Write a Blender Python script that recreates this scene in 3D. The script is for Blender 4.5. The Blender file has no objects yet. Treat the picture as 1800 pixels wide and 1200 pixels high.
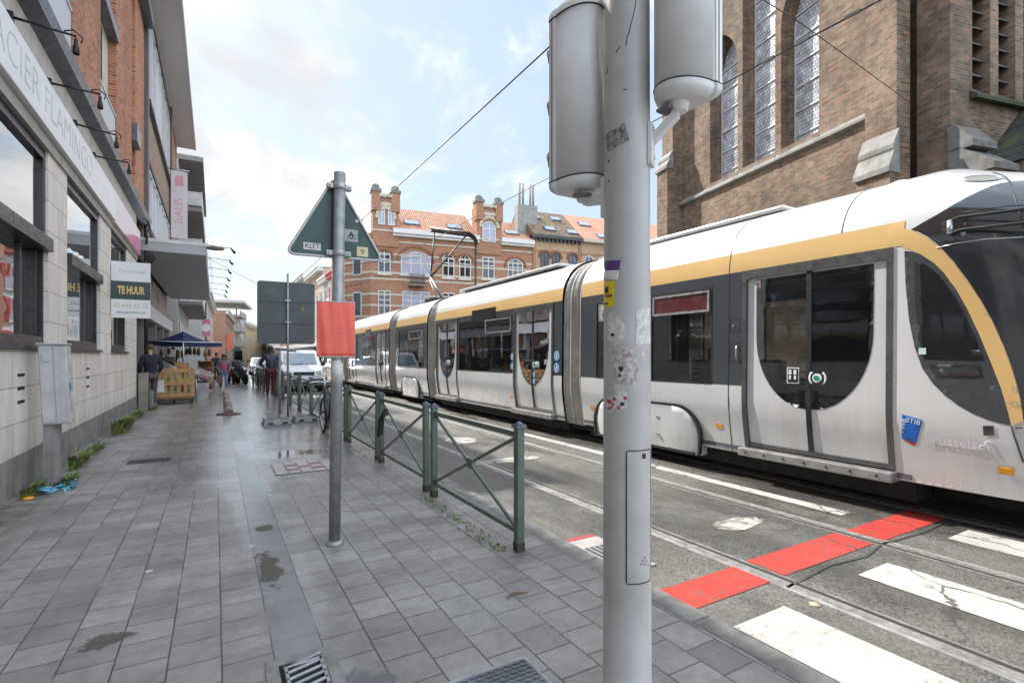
import bpy, bmesh, math, random
from mathutils import Vector, Matrix
from mathutils.geometry import delaunay_2d_cdt
random.seed(7)
R = math.radians
PI = math.pi
sc = bpy.context.scene
COL = sc.collection
# ------------------------------------------------------------------ camera
YAW = math.atan(522 / 900)          # street direction is +Y, the camera looks to the right of it
EYE = 1.5
cam = bpy.data.objects.new("camera", bpy.data.cameras.new("camera"))
COL.objects.link(cam)
cam.location = (0, 0, EYE)
cam.rotation_euler = (R(90), 0, -YAW)
cam.data.sensor_width = 36
cam.data.lens = 18
cam.data.shift_y = 27 / 1800
cam.data.clip_start = 0.05
cam.data.clip_end = 2000
sc.camera = cam
# ------------------------------------------------------------------ exposure
sc.view_settings.view_transform = 'Standard'
sc.view_settings.look = 'None'
sc.view_settings.exposure = 1.48
sc.view_settings.gamma = 1
# ------------------------------------------------------------------ sun and sky
SUN_AZ, SUN_EL = R(-18), R(42)     # ahead and slightly to the left (measured from +Y towards +X)
sdir = Vector((math.sin(SUN_AZ) * math.cos(SUN_EL), math.cos(SUN_AZ) * math.cos(SUN_EL), math.sin(SUN_EL)))
sun = bpy.data.objects.new("sun", bpy.data.lights.new("sun", 'SUN'))
COL.objects.link(sun)
sun.data.energy = 2.9
sun.data.angle = R(0.5)
sun.data.color = (1.0, 0.955, 0.89)
sun.rotation_euler = sdir.to_track_quat('Z', 'Y').to_euler()
sun.location = (0, 0, 40)
W = bpy.data.worlds.new("World")
sc.world = W
W.use_nodes = True
wn, wl = W.node_tree.nodes, W.node_tree.links
wn.clear()
wo = wn.new('ShaderNodeOutputWorld'); bg = wn.new('ShaderNodeBackground')
sky = wn.new('ShaderNodeTexSky'); sky.sky_type = 'NISHITA'; sky.sun_disc = False
sky.sun_elevation = SUN_EL; sky.sun_rotation = SUN_AZ
tc = wn.new('ShaderNodeTexCoord'); sep = wn.new('ShaderNodeSeparateXYZ')
wl.new(tc.outputs['Generated'], sep.inputs[0])
def wmath(op, a, b=None, c=None):
    n = wn.new('ShaderNodeMath'); n.operation = op
    for i, v in enumerate((a, b, c)):
        if v is None: continue
        if isinstance(v, (int, float)): n.inputs[i].default_value = v
        else: wl.new(v, n.inputs[i])
    return n.outputs[0]
zz = wmath('ADD', wmath('MAXIMUM', sep.outputs[2], 0.0), 0.22)
cx = wmath('DIVIDE', sep.outputs[0], zz); cy = wmath('DIVIDE', sep.outputs[1], zz)
cmb = wn.new('ShaderNodeCombineXYZ'); wl.new(cx, cmb.inputs[0]); wl.new(cy, cmb.inputs[1])
cmb.inputs[2].default_value = 3.1
def wnoise(scale, detail, dist=0.0, rough=0.55):
    n = wn.new('ShaderNodeTexNoise'); n.inputs['Scale'].default_value = scale
    n.inputs['Detail'].default_value = detail; n.inputs['Roughness'].default_value = rough
    n.inputs['Distortion'].default_value = dist
    wl.new(cmb.outputs[0], n.inputs['Vector']); return n.outputs['Fac']
def wramp(f, p0, p1):
    n = wn.new('ShaderNodeMapRange'); n.interpolation_type = 'SMOOTHSTEP'
    n.inputs['From Min'].default_value = p0; n.inputs['From Max'].default_value = p1
    wl.new(f, n.inputs['Value']); return n.outputs[0]
cov = wramp(wnoise(0.9, 9, 0.35, 0.6), 0.455, 0.57)         # where there is cloud
shade = wramp(wnoise(1.5, 7, 0.5, 0.55), 0.34, 0.70)         # grey bellies and bright tops
mixc = wn.new('ShaderNodeMix'); mixc.data_type = 'RGBA'
mixc.inputs['A'].default_value = (3.05, 3.14, 3.3, 1); mixc.inputs['B'].default_value = (5.65, 5.75, 5.9, 1)
wl.new(shade, mixc.inputs['Factor'])
veil = wn.new('ShaderNodeMix'); veil.data_type = 'RGBA'      # thin high haze over the blue
veil.inputs['Factor'].default_value = 0.8
veil.inputs['B'].default_value = (2.45, 3.05, 4.0, 1)
wl.new(sky.outputs[0], veil.inputs['A'])
mixs = wn.new('ShaderNodeMix'); mixs.data_type = 'RGBA'
wl.new(cov, mixs.inputs['Factor']); wl.new(veil.outputs['Result'], mixs.inputs['A']); wl.new(mixc.outputs['Result'], mixs.inputs['B'])
# added fill: unseen sky overhead and behind the viewer is brightened to light the street
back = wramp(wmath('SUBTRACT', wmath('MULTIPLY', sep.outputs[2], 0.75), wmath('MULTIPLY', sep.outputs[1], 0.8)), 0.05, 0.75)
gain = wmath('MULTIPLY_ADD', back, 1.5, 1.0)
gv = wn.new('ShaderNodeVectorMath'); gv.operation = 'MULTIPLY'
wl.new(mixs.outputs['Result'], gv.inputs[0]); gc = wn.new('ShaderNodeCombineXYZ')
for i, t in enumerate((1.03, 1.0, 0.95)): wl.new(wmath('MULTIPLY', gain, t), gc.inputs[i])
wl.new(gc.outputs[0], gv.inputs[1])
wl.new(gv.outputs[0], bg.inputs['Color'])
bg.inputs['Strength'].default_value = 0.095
wl.new(bg.outputs[0], wo.inputs[0])

# ------------------------------------------------------------------ picture-to-place helpers (used to measure distances)
SN, CS = math.sin(YAW), math.cos(YAW)
def ray(px, py):
    u = (px - 900) / 900; return Vector((SN + u * CS, CS - u * SN, (627 - py) / 900))
def onX(px, py, X):
    r = ray(px, py); t = X / r.x; return Vector((X, r.y * t, EYE + r.z * t))
def onY(px, py, Y):
    r = ray(px, py); t = Y / r.y; return Vector((r.x * t, Y, EYE + r.z * t))
def onG(px, py, z=0):
    r = ray(px, py); t = (z - EYE) / r.z; return Vector((r.x * t, r.y * t, z))

# ------------------------------------------------------------------ materials
def new_mat(name):
    m = bpy.data.materials.new(name); m.use_nodes = True
    nt = m.node_tree; nt.nodes.clear()
    o = nt.nodes.new('ShaderNodeOutputMaterial'); b = nt.nodes.new('ShaderNodeBsdfPrincipled')
    nt.links.new(b.outputs[0], o.inputs[0])
    return m, nt, b
class NT:
    def __init__(s, nt): s.nt = nt
    def n(s, t, **kw):
        n = s.nt.nodes.new(t)
        for k, v in kw.items(): setattr(n, k, v)
        return n
    def put(s, sock, v):
        if hasattr(v, 'is_output'): s.nt.links.new(v, sock)
        elif isinstance(v, (tuple, list)):
            sock.default_value = tuple(v) + (1,) if len(v) == 3 and sock.type == 'RGBA' else v
        else: sock.default_value = v
    def math(s, op, a, b=0, c=0, clamp=False):
        n = s.n('ShaderNodeMath', operation=op); n.use_clamp = clamp
        for i, v in enumerate((a, b, c)): s.put(n.inputs[i], v)
        return n.outputs[0]
    def mix(s, f, a, b, blend='MIX'):
        n = s.n('ShaderNodeMix', data_type='RGBA', blend_type=blend)
        s.put(n.inputs['Factor'], f); s.put(n.inputs['A'], a); s.put(n.inputs['B'], b)
        return n.outputs['Result']
    def rng(s, v, a, b, c=0.0, d=1.0, smooth=True):
        n = s.n('ShaderNodeMapRange', interpolation_type='SMOOTHSTEP' if smooth else 'LINEAR')
        s.put(n.inputs['Value'], v)
        for k, x in (('From Min', a), ('From Max', b), ('To Min', c), ('To Max', d)): s.put(n.inputs[k], x)
        return n.outputs[0]
    def noise(s, vec, scale, detail=4, rough=0.55, dist=0.0, out='Fac'):
        n = s.n('ShaderNodeTexNoise'); s.put(n.inputs['Vector'], vec)
        n.inputs['Scale'].default_value = scale; n.inputs['Detail'].default_value = detail
        n.inputs['Roughness'].default_value = rough; n.inputs['Distortion'].default_value = dist
        return n.outputs[out]
    def obj(s): return s.n('ShaderNodeTexCoord').outputs['Object']
    def pos(s): return s.n('ShaderNodeNewGeometry').outputs['Position']
    def scale(s, v, k):
        n = s.n('ShaderNodeVectorMath', operation='MULTIPLY'); s.put(n.inputs[0], v); n.inputs[1].default_value = k; return n.outputs[0]
    def xyz(s, v):
        n = s.n('ShaderNodeSeparateXYZ'); s.put(n.inputs[0], v); return n.outputs
    def comb(s, x, y, z=0.0):
        n = s.n('ShaderNodeCombineXYZ'); s.put(n.inputs[0], x); s.put(n.inputs[1], y); s.put(n.inputs[2], z); return n.outputs[0]
    def bump(s, b, h, strength=0.3, dist=0.02):
        n = s.n('ShaderNodeBump'); s.put(n.inputs['Height'], h); s.put(n.inputs['Strength'], strength)
        n.inputs['Distance'].default_value = dist; s.nt.links.new(n.outputs[0], b.inputs['Normal'])
    def boxuv(s):
        """(u along the wall, z) in object space, whichever way the face looks"""
        v = s.obj(); x, y, z = s.xyz(v)
        vt = s.n('ShaderNodeVectorTransform', vector_type='NORMAL', convert_from='WORLD', convert_to='OBJECT')
        s.put(vt.inputs[0], s.n('ShaderNodeNewGeometry').outputs['True Normal'])
        nx, ny, nz = s.xyz(vt.outputs[0])
        ax, ay, az = (s.math('ABSOLUTE', q) for q in (nx, ny, nz))
        f = s.math('GREATER_THAN', ax, ay)
        u = s.math('ADD', s.math('MULTIPLY', y, f), s.math('MULTIPLY', x, s.math('SUBTRACT', 1.0, f)))
        g = s.math('GREATER_THAN', az, 0.8)
        vv = s.math('ADD', s.math('MULTIPLY', s.math('SUBTRACT', 1.0, g), z), s.math('MULTIPLY', g, y))
        u = s.math('ADD', s.math('MULTIPLY', s.math('SUBTRACT', 1.0, g), u), s.math('MULTIPLY', g, x))
        return u, vv
MC = {}
def mat(name, col, rough=0.6, metal=0.0, var=0.12, scale=3.0, bump=0.0, bscale=60.0, streak=0.0, spec=0.5, coat=0.0):
    """plain surface with uneven tone, roughness and (streak) vertical grime"""
    if name in MC: return MC[name]
    m, nt, b = new_mat(name); k = NT(nt); v = k.obj()
    n1 = k.noise(v, scale, 6, 0.62)
    f = k.rng(n1, 0.3, 0.72, 1 - var, 1 + var)
    c = k.mix(1.0, tuple(col), k.comb(f, f, f), 'MULTIPLY')
    if streak:
        n2 = k.noise(k.scale(v, (9, 9, 0.7)), 1.0, 5, 0.6)
        g = k.rng(n2, 0.48, 0.75, 0.0, streak)
        c = k.mix(g, c, tuple(x * 0.42 for x in col))
    k.put(b.inputs['Base Color'], c)
    n3 = k.noise(v, scale * 4, 3)
    k.put(b.inputs['Roughness'], k.rng(n3, 0.25, 0.75, max(0.02, rough - 0.1), min(1, rough + 0.1)))
    b.inputs['Metallic'].default_value = metal
    b.inputs['Specular IOR Level'].default_value = spec
    if coat: b.inputs['Coat Weight'].default_value = coat; b.inputs['Coat Roughness'].default_value = 0.12
    if bump: k.bump(b, k.noise(v, bscale, 4), bump, 0.01)
    MC[name] = m
    return m
def brick_mat(name, c1, c2, mortar, bw=0.22, bh=0.075, mw=0.009, rough=0.88, bump=0.5, tone=0.25, dark=(0.05, 0.04, 0.035), darkf=0.0, light=None, lightf=0.0, bands=None):
    if name in MC: return MC[name]
    m, nt, b = new_mat(name); k = NT(nt)
    u, z = k.boxuv(); v = k.comb(u, z)
    t = k.n('ShaderNodeTexBrick'); k.put(t.inputs['Vector'], v)
    t.inputs['Scale'].default_value = 1.0; t.inputs['Brick Width'].default_value = bw; t.inputs['Row Height'].default_value = bh
    t.inputs['Mortar Size'].default_value = mw; t.inputs['Mortar Smooth'].default_value = 0.2; t.inputs['Bias'].default_value = 0
    k.put(t.inputs['Color1'], tuple(c1)); k.put(t.inputs['Color2'], tuple(c2)); k.put(t.inputs['Mortar'], tuple(mortar))
    n1 = k.noise(k.obj(), 0.35, 6, 0.65); n2 = k.noise(k.obj(), 3.5, 5, 0.6)
    f = k.math('MULTIPLY', k.rng(n1, 0.3, 0.7, 1 - tone, 1 + tone), k.rng(n2, 0.3, 0.7, 1 - tone * .6, 1 + tone * .6))
    c = k.mix(1.0, t.outputs['Color'], k.comb(f, f, f), 'MULTIPLY')
    if light:    # scattered odd bricks of another colour
        wv = k.n('ShaderNodeTexWhiteNoise'); wv.noise_dimensions = '2D'
        k.put(wv.inputs['Vector'], k.comb(k.math('FLOOR', k.math('DIVIDE', u, bw)), k.math('FLOOR', k.math('DIVIDE', z, bh))))
        h = k.math('MULTIPLY', k.math('GREATER_THAN', wv.outputs[0], 1 - lightf), k.math('SUBTRACT', 1.0, t.outputs['Fac']))
        c = k.mix(h, c, tuple(light))
    if darkf:
        n3 = k.noise(k.scale(k.obj(), (1, 1, 0.35)), 0.8, 7, 0.7)
        c = k.mix(k.rng(n3, 0.5, 0.75, 0, darkf), c, tuple(dark))
    if bands:    # pale stone courses laid into the brick
        per, th, bc = bands
        q = k.math('LESS_THAN', k.math('FRACT', k.math('DIVIDE', z, per)), th / per)
        c = k.mix(k.math('MULTIPLY', q, 0.85), c, tuple(bc))
    k.put(b.inputs['Base Color'], c)
    b.inputs['Roughness'].default_value = rough; b.inputs['Specular IOR Level'].default_value = 0.3
    hgt = k.math('ADD', k.math('SUBTRACT', 1.0, t.outputs['Fac']), k.math('MULTIPLY', k.noise(k.obj(), 40, 3), 0.5))
    k.bump(b, hgt, bump, 0.012)
    MC[name] = m
    return m
def glass_mat(name, tint=(0.30, 0.32, 0.33), rough=0.02, dark=0.0, refl=1.5):
    """thin pane: reflects at grazing angles, lets (1-dark) of the rest through"""
    if name in MC: return MC[name]
    m = bpy.data.materials.new(name); m.use_nodes = True; nt = m.node_tree; nt.nodes.clear(); k = NT(nt)
    o = k.n('ShaderNodeOutputMaterial'); tr = k.n('ShaderNodeBsdfTransparent'); gl = k.n('ShaderNodeBsdfGlossy')
    fr = k.n('ShaderNodeFresnel'); fr.inputs['IOR'].default_value = refl
    k.put(tr.inputs['Color'], tuple(tint)); gl.inputs['Roughness'].default_value = rough
    k.put(gl.inputs['Color'], (0.95, 0.97, 1.0))
    wob = k.n('ShaderNodeBump'); k.put(wob.inputs['Height'], k.noise(k.obj(), 1.3, 2)); wob.inputs['Strength'].default_value = 0.05; wob.inputs['Distance'].default_value = 0.05
    nt.links.new(wob.outputs[0], gl.inputs['Normal'])
    mx = k.n('ShaderNodeMixShader'); k.put(mx.inputs[0], k.math('MINIMUM', k.math('MULTIPLY', fr.outputs[0], 1.6), 1.0))
    under = tr.outputs[0]
    if dark:
        df = k.n('ShaderNodeBsdfDiffuse'); k.put(df.inputs['Color'], (0.03, 0.033, 0.036))
        m2 = k.n('ShaderNodeMixShader'); m2.inputs[0].default_value = dark
        nt.links.new(tr.outputs[0], m2.inputs[1]); nt.links.new(df.outputs[0], m2.inputs[2]); under = m2.outputs[0]
    nt.links.new(under, mx.inputs[1]); nt.links.new(gl.outputs[0], mx.inputs[2]); nt.links.new(mx.outputs[0], o.inputs[0])
    MC[name] = m
    return m

# ------------------------------------------------------------------ mesh building
def wloc(o):
    p = Vector((0, 0, 0))
    while o is not None:
        p = p + o.location; o = o.parent
    return p
def label(o, text=None, cat=None, group=None, kind=None):
    if text: o['label'] = text
    if cat: o['category'] = cat
    if group: o['group'] = group
    if kind: o['kind'] = kind
    return o
def thing(name, text, cat, loc=(0, 0, 0), rz=0.0, group=None):
    o = bpy.data.objects.new(name, None); COL.objects.link(o)
    o.location = loc; o.rotation_euler = (0, 0, rz); o.empty_display_size = 0.2
    return label(o, text, cat, group)
def copy_tree(o, parent=None):
    c = o.copy(); COL.objects.link(c); c.parent = parent
    for ch in list(o.children): copy_tree(ch, c)
    return c
class MB:
    """collects faces; coordinates are those of the place (or of a rotated thing's own frame)"""
    def __init__(s): s.v = []; s.f = []; s.m = []; s.mi = 0; s.sm = []; s.smooth = False
    def mark(s, i): s.mi = i; return s
    def vert(s, p): s.v.append(tuple(p)); return len(s.v) - 1
    def face(s, idx): s.f.append(tuple(idx)); s.m.append(s.mi); s.sm.append(s.smooth)
    def poly(s, pts): s.face([s.vert(p) for p in pts]); return s
    def box(s, x0, x1, y0, y1, z0, z1):
        if x0 > x1: x0, x1 = x1, x0
        if y0 > y1: y0, y1 = y1, y0
        if z0 > z1: z0, z1 = z1, z0
        i = [s.vert(p) for p in ((x0, y0, z0), (x1, y0, z0), (x1, y1, z0), (x0, y1, z0), (x0, y0, z1), (x1, y0, z1), (x1, y1, z1), (x0, y1, z1))]
        for q in ((0, 3, 2, 1), (4, 5, 6, 7), (0, 1, 5, 4), (1, 2, 6, 5), (2, 3, 7, 6), (3, 0, 4, 7)): s.face([i[j] for j in q])
        return s
    def obox(s, c, ax, ay, az):
        """box from centre and three half-axis vectors"""
        c, ax, ay, az = Vector(c), Vector(ax), Vector(ay), Vector(az)
        i = [s.vert(c + ax * a + ay * b + az * d) for d in (-1, 1) for a, b in ((-1, -1), (1, -1), (1, 1), (-1, 1))]
        for q in ((0, 3, 2, 1), (4, 5, 6, 7), (0, 1, 5, 4), (1, 2, 6, 5), (2, 3, 7, 6), (3, 0, 4, 7)): s.face([i[j] for j in q])
        return s
    def prism(s, pts, d):
        """closed solid from a planar outline swept by vector d"""
        d = Vector(d); n = len(pts)
        a = [s.vert(p) for p in pts]; b = [s.vert(Vector(p) + d) for p in pts]
        s.face(a[::-1]); s.face(b)
        for i in range(n): s.face((a[i], a[(i + 1) % n], b[(i + 1) % n], b[i]))
        return s
    def tube(s, path, r, n=8, cap=True, smooth=True):
        P = [Vector(p) for p in path]; rs = r if isinstance(r, (list, tuple)) else [r] * len(P)
        old = s.smooth; s.smooth = smooth; rings = []; up = None
        for i, p in enumerate(P):
            t = (P[min(i + 1, len(P) - 1)] - P[max(i - 1, 0)])
            if t.length < 1e-9: t = Vector((0, 0, 1))
            t.normalize()
            if up is None: up = Vector((0, 0, 1)) if abs(t.z) < 0.9 else Vector((1, 0, 0))
            a = t.cross(up)
            if a.length < 1e-6: a = t.cross(Vector((0, 1, 0)))
            a.normalize(); b = t.cross(a); up = -b if b.dot(up) < 0 else b
            b = a.cross(t)
            rings.append([s.vert(p + (a * math.cos(2 * PI * k / n) + b * math.sin(2 * PI * k / n)) * rs[i]) for k in range(n)])
        for i in range(len(P) - 1):
            for k in range(n): s.face((rings[i][k], rings[i][(k + 1) % n], rings[i + 1][(k + 1) % n], rings[i + 1][k]))
        s.smooth = False
        if cap: s.face(rings[0][::-1]); s.face(rings[-1])
        s.smooth = old
        return s
    def lathe(s, prof, c=(0, 0, 0), n=16, axis='z', smooth=True):
        c = Vector(c); old = s.smooth; s.smooth = smooth; rings = []
        for r, h in prof:
            ring = []
            for k in range(n):
                a = 2 * PI * k / n; x, y = r * math.cos(a), r * math.sin(a)
                ring.append(s.vert(c + (Vector((x, y, h)) if axis == 'z' else Vector((x, h, y)) if axis == 'y' else Vector((h, x, y)))))
            rings.append(ring)
        for i in range(len(prof) - 1):
            for k in range(n): s.face((rings[i][k], rings[i][(k + 1) % n], rings[i + 1][(k + 1) % n], rings[i + 1][k]))
        if prof[0][0] > 1e-4: s.smooth = False; s.face(rings[0][::-1])
        if prof[-1][0] > 1e-4: s.smooth = False; s.face(rings[-1])
        s.smooth = old
        return s
    def torus(s, c, R0, r, ax, n=24, m=8):
        ax = Vector(ax).normalized(); a = ax.orthogonal().normalized(); b = ax.cross(a); c = Vector(c)
        old = s.smooth; s.smooth = True
        g = [[s.vert(c + (a * math.cos(2 * PI * i / n) + b * math.sin(2 * PI * i / n)) * (R0 + r * math.cos(2 * PI * j / m)) + ax * r * math.sin(2 * PI * j / m)) for j in range(m)] for i in range(n)]
        for i in range(n):
            for j in range(m): s.face((g[i][j], g[(i + 1) % n][j], g[(i + 1) % n][(j + 1) % m], g[i][(j + 1) % m]))
        s.smooth = old
        return s
    def grid(s, g, smooth=True):
        old = s.smooth; s.smooth = smooth
        ix = [[s.vert(p) for p in row] for row in g]
        for i in range(len(ix) - 1):
            for j in range(len(ix[0]) - 1): s.face((ix[i][j], ix[i + 1][j], ix[i + 1][j + 1], ix[i][j + 1]))
        s.smooth = old
        return s
    def build(s, name, mats, parent=None, loc=None, bevel=0.0, world=True, fix=True):
        o0 = Vector(loc) if loc is not None else (wloc(parent) if (parent is not None and world) else Vector((0, 0, 0)))
        me = bpy.data.meshes.new(name)
        me.from_pydata([Vector(p) - o0 for p in s.v], [], s.f)
        if not isinstance(mats, (list, tuple)): mats = [mats]
        for m in mats: me.materials.append(m)
        me.polygons.foreach_set('material_index', s.m)
        me.polygons.foreach_set('use_smooth', s.sm)
        if fix:
            bm = bmesh.new(); bm.from_mesh(me)
            bmesh.ops.remove_doubles(bm, verts=bm.verts, dist=1e-5)
            bmesh.ops.recalc_face_normals(bm, faces=bm.faces)
            bm.to_mesh(me); bm.free()
        me.update()
        o = bpy.data.objects.new(name, me); COL.objects.link(o)
        if parent is not None: o.parent = parent
        elif loc is not None: o.location = loc
        if bevel:
            b = o.modifiers.new('bevel', 'BEVEL'); b.width = bevel; b.segments = 2; b.limit_method = 'ANGLE'; b.angle_limit = R(40)
            b.harden_normals = False
        return o
def inside(p, poly):
    x, y = p; c = False; n = len(poly); j = n - 1
    for i in range(n):
        xi, yi = poly[i]; xj, yj = poly[j]
        if (yi > y) != (yj > y) and x < (xj - xi) * (y - yi) / (yj - yi) + xi: c = not c
        j = i
    return c
def densify(poly, d):
    out = []
    for i in range(len(poly)):
        a = Vector(poly[i]); b = Vector(poly[(i + 1) % len(poly)]); n = max(1, int((b - a).length / d + .5))
        for q in range(n): out.append(tuple(a + (b - a) * (q / n)))
    return out
def sheet(mb, outline, fn, holes=(), d=0.12, dens=0.06, smooth=True):
    """fills a 2-D outline (less its holes) with a fine mesh and lays it on the surface fn(u, v)"""
    loops = [densify(outline, dens)] + [densify(h, dens) for h in holes]
    V, Ed = [], []
    for L in loops:
        b = len(V); V += [Vector(p) for p in L]; Ed += [(b + i, b + (i + 1) % len(L)) for i in range(len(L))]
    us = [p[0] for p in outline]; vs = [p[1] for p in outline]
    u = min(us) + d * .5
    while u < max(us):
        w = min(vs) + d * .5
        while w < max(vs):
            p = (u, w)
            if inside(p, outline) and not any(inside(p, h) for h in holes): V.append(Vector(p))
            w += d
        u += d
    r = delaunay_2d_cdt(V, Ed, [], 0, 1e-5)
    vv, ff = r[0], r[2]
    idx = {}
    old = mb.smooth; mb.smooth = smooth
    for f in ff:
        c = sum((vv[i] for i in f), Vector((0, 0))) / len(f)
        if not inside(c, outline) or any(inside(c, h) for h in holes): continue
        for i in f:
            if i not in idx: idx[i] = mb.vert(fn(vv[i].x, vv[i].y))
        mb.face([idx[i] for i in f])
    mb.smooth = old
    return mb
def text_mesh(name, body, size, mtl, parent, origin, right, up, ext=0.002, align='CENTER', sx=1.0, shear=0.0, offset=0.0):
    """lettering standing at origin, reading along right"""
    cu = bpy.data.curves.new(name, 'FONT'); cu.body = body; cu.size = size; cu.align_x = align; cu.align_y = 'CENTER'
    cu.extrude = ext; cu.shear = shear; cu.offset = offset; cu.resolution_u = 3
    tmp = bpy.data.objects.new(name, cu); COL.objects.link(tmp)
    me = bpy.data.meshes.new_from_object(tmp.evaluated_get(bpy.context.evaluated_depsgraph_get()))
    bpy.data.objects.remove(tmp); bpy.data.curves.remove(cu)
    right = Vector(right).normalized(); up = Vector(up).normalized(); nrm = right.cross(up)
    o0 = wloc(parent) if parent is not None else Vector((0, 0, 0))
    org = Vector(origin) - o0
    for v in me.vertices: v.co = org + right * (v.co.x * sx) + up * v.co.y + nrm * v.co.z
    me.name = name; me.materials.clear(); me.materials.append(mtl); me.update()
    o = bpy.data.objects.new(name, me); COL.objects.link(o); o.parent = parent
    return o
# ================================================================== the ground
RZ = -0.03            # road level; the pavement is at 0
def asphalt():
    m, nt, b = new_mat("asphalt"); k = NT(nt); v = k.pos(); x, y, z = k.xyz(v)
    big = k.noise(v, 0.7, 6, 0.65); mid = k.noise(v, 5, 5, 0.6)
    vo = k.n('ShaderNodeTexVoronoi'); k.put(vo.inputs['Vector'], v); vo.inputs['Scale'].default_value = 95
    st = k.rng(k.xyz(vo.outputs['Color'])[0], 0.0, 1.0, 0.45, 1.75, False)
    f = k.math('MULTIPLY', k.rng(big, 0.3, 0.7, 0.75, 1.3), k.rng(mid, 0.3, 0.7, 0.85, 1.15)); f = k.math('MULTIPLY', f, st)
    c = k.mix(1.0, (0.092, 0.088, 0.076), k.comb(f, f, f), 'MULTIPLY')
    # older, paler patches between the rails and darker seams of tar
    pt = k.rng(k.noise(k.scale(v, (1.2, .5, 1)), 1.1, 3), 0.52, 0.58, 0, 0.38); c = k.mix(pt, c, (0.12, 0.112, 0.095))
    vc = k.n('ShaderNodeTexVoronoi', feature='DISTANCE_TO_EDGE'); k.put(vc.inputs['Vector'], k.n_add(v, k.noise(v, 3, 4, out='Color'), 0.35)); vc.inputs['Scale'].default_value = 0.55
    crack = k.math('LESS_THAN', vc.outputs['Distance'], 0.006); c = k.mix(k.math('MULTIPLY', crack, 0.45), c, (0.03, 0.028, 0.025))
    wet = k.rng(k.noise(k.scale(v, (1.0, 0.25, 1)), 0.9, 5, 0.6), 0.42, 0.62)
    c = k.mix(k.math('MULTIPLY', wet, 0.35), c, (0.03, 0.03, 0.029))
    k.put(b.inputs['Base Color'], c)
    k.put(b.inputs['Roughness'], k.math('ADD', k.rng(wet, 0, 1, 0.62, 0.26), k.math('MULTIPLY', k.noise(v, 60, 2), 0.12)))
    h = k.math('ADD', k.xyz(vo.outputs['Color'])[1], k.math('MULTIPLY', crack, -2.0))
    k.bump(b, h, 0.35, 0.006)
    return m
def _n_add(s, v, w, amt):
    a = s.n('ShaderNodeVectorMath', operation='MULTIPLY'); s.put(a.inputs[0], w); a.inputs[1].default_value = (amt,) * 3
    b = s.n('ShaderNodeVectorMath', operation='ADD'); s.put(b.inputs[0], v); s.put(b.inputs[1], a.outputs[0]); return b.outputs[0]
NT.n_add = _n_add
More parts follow.
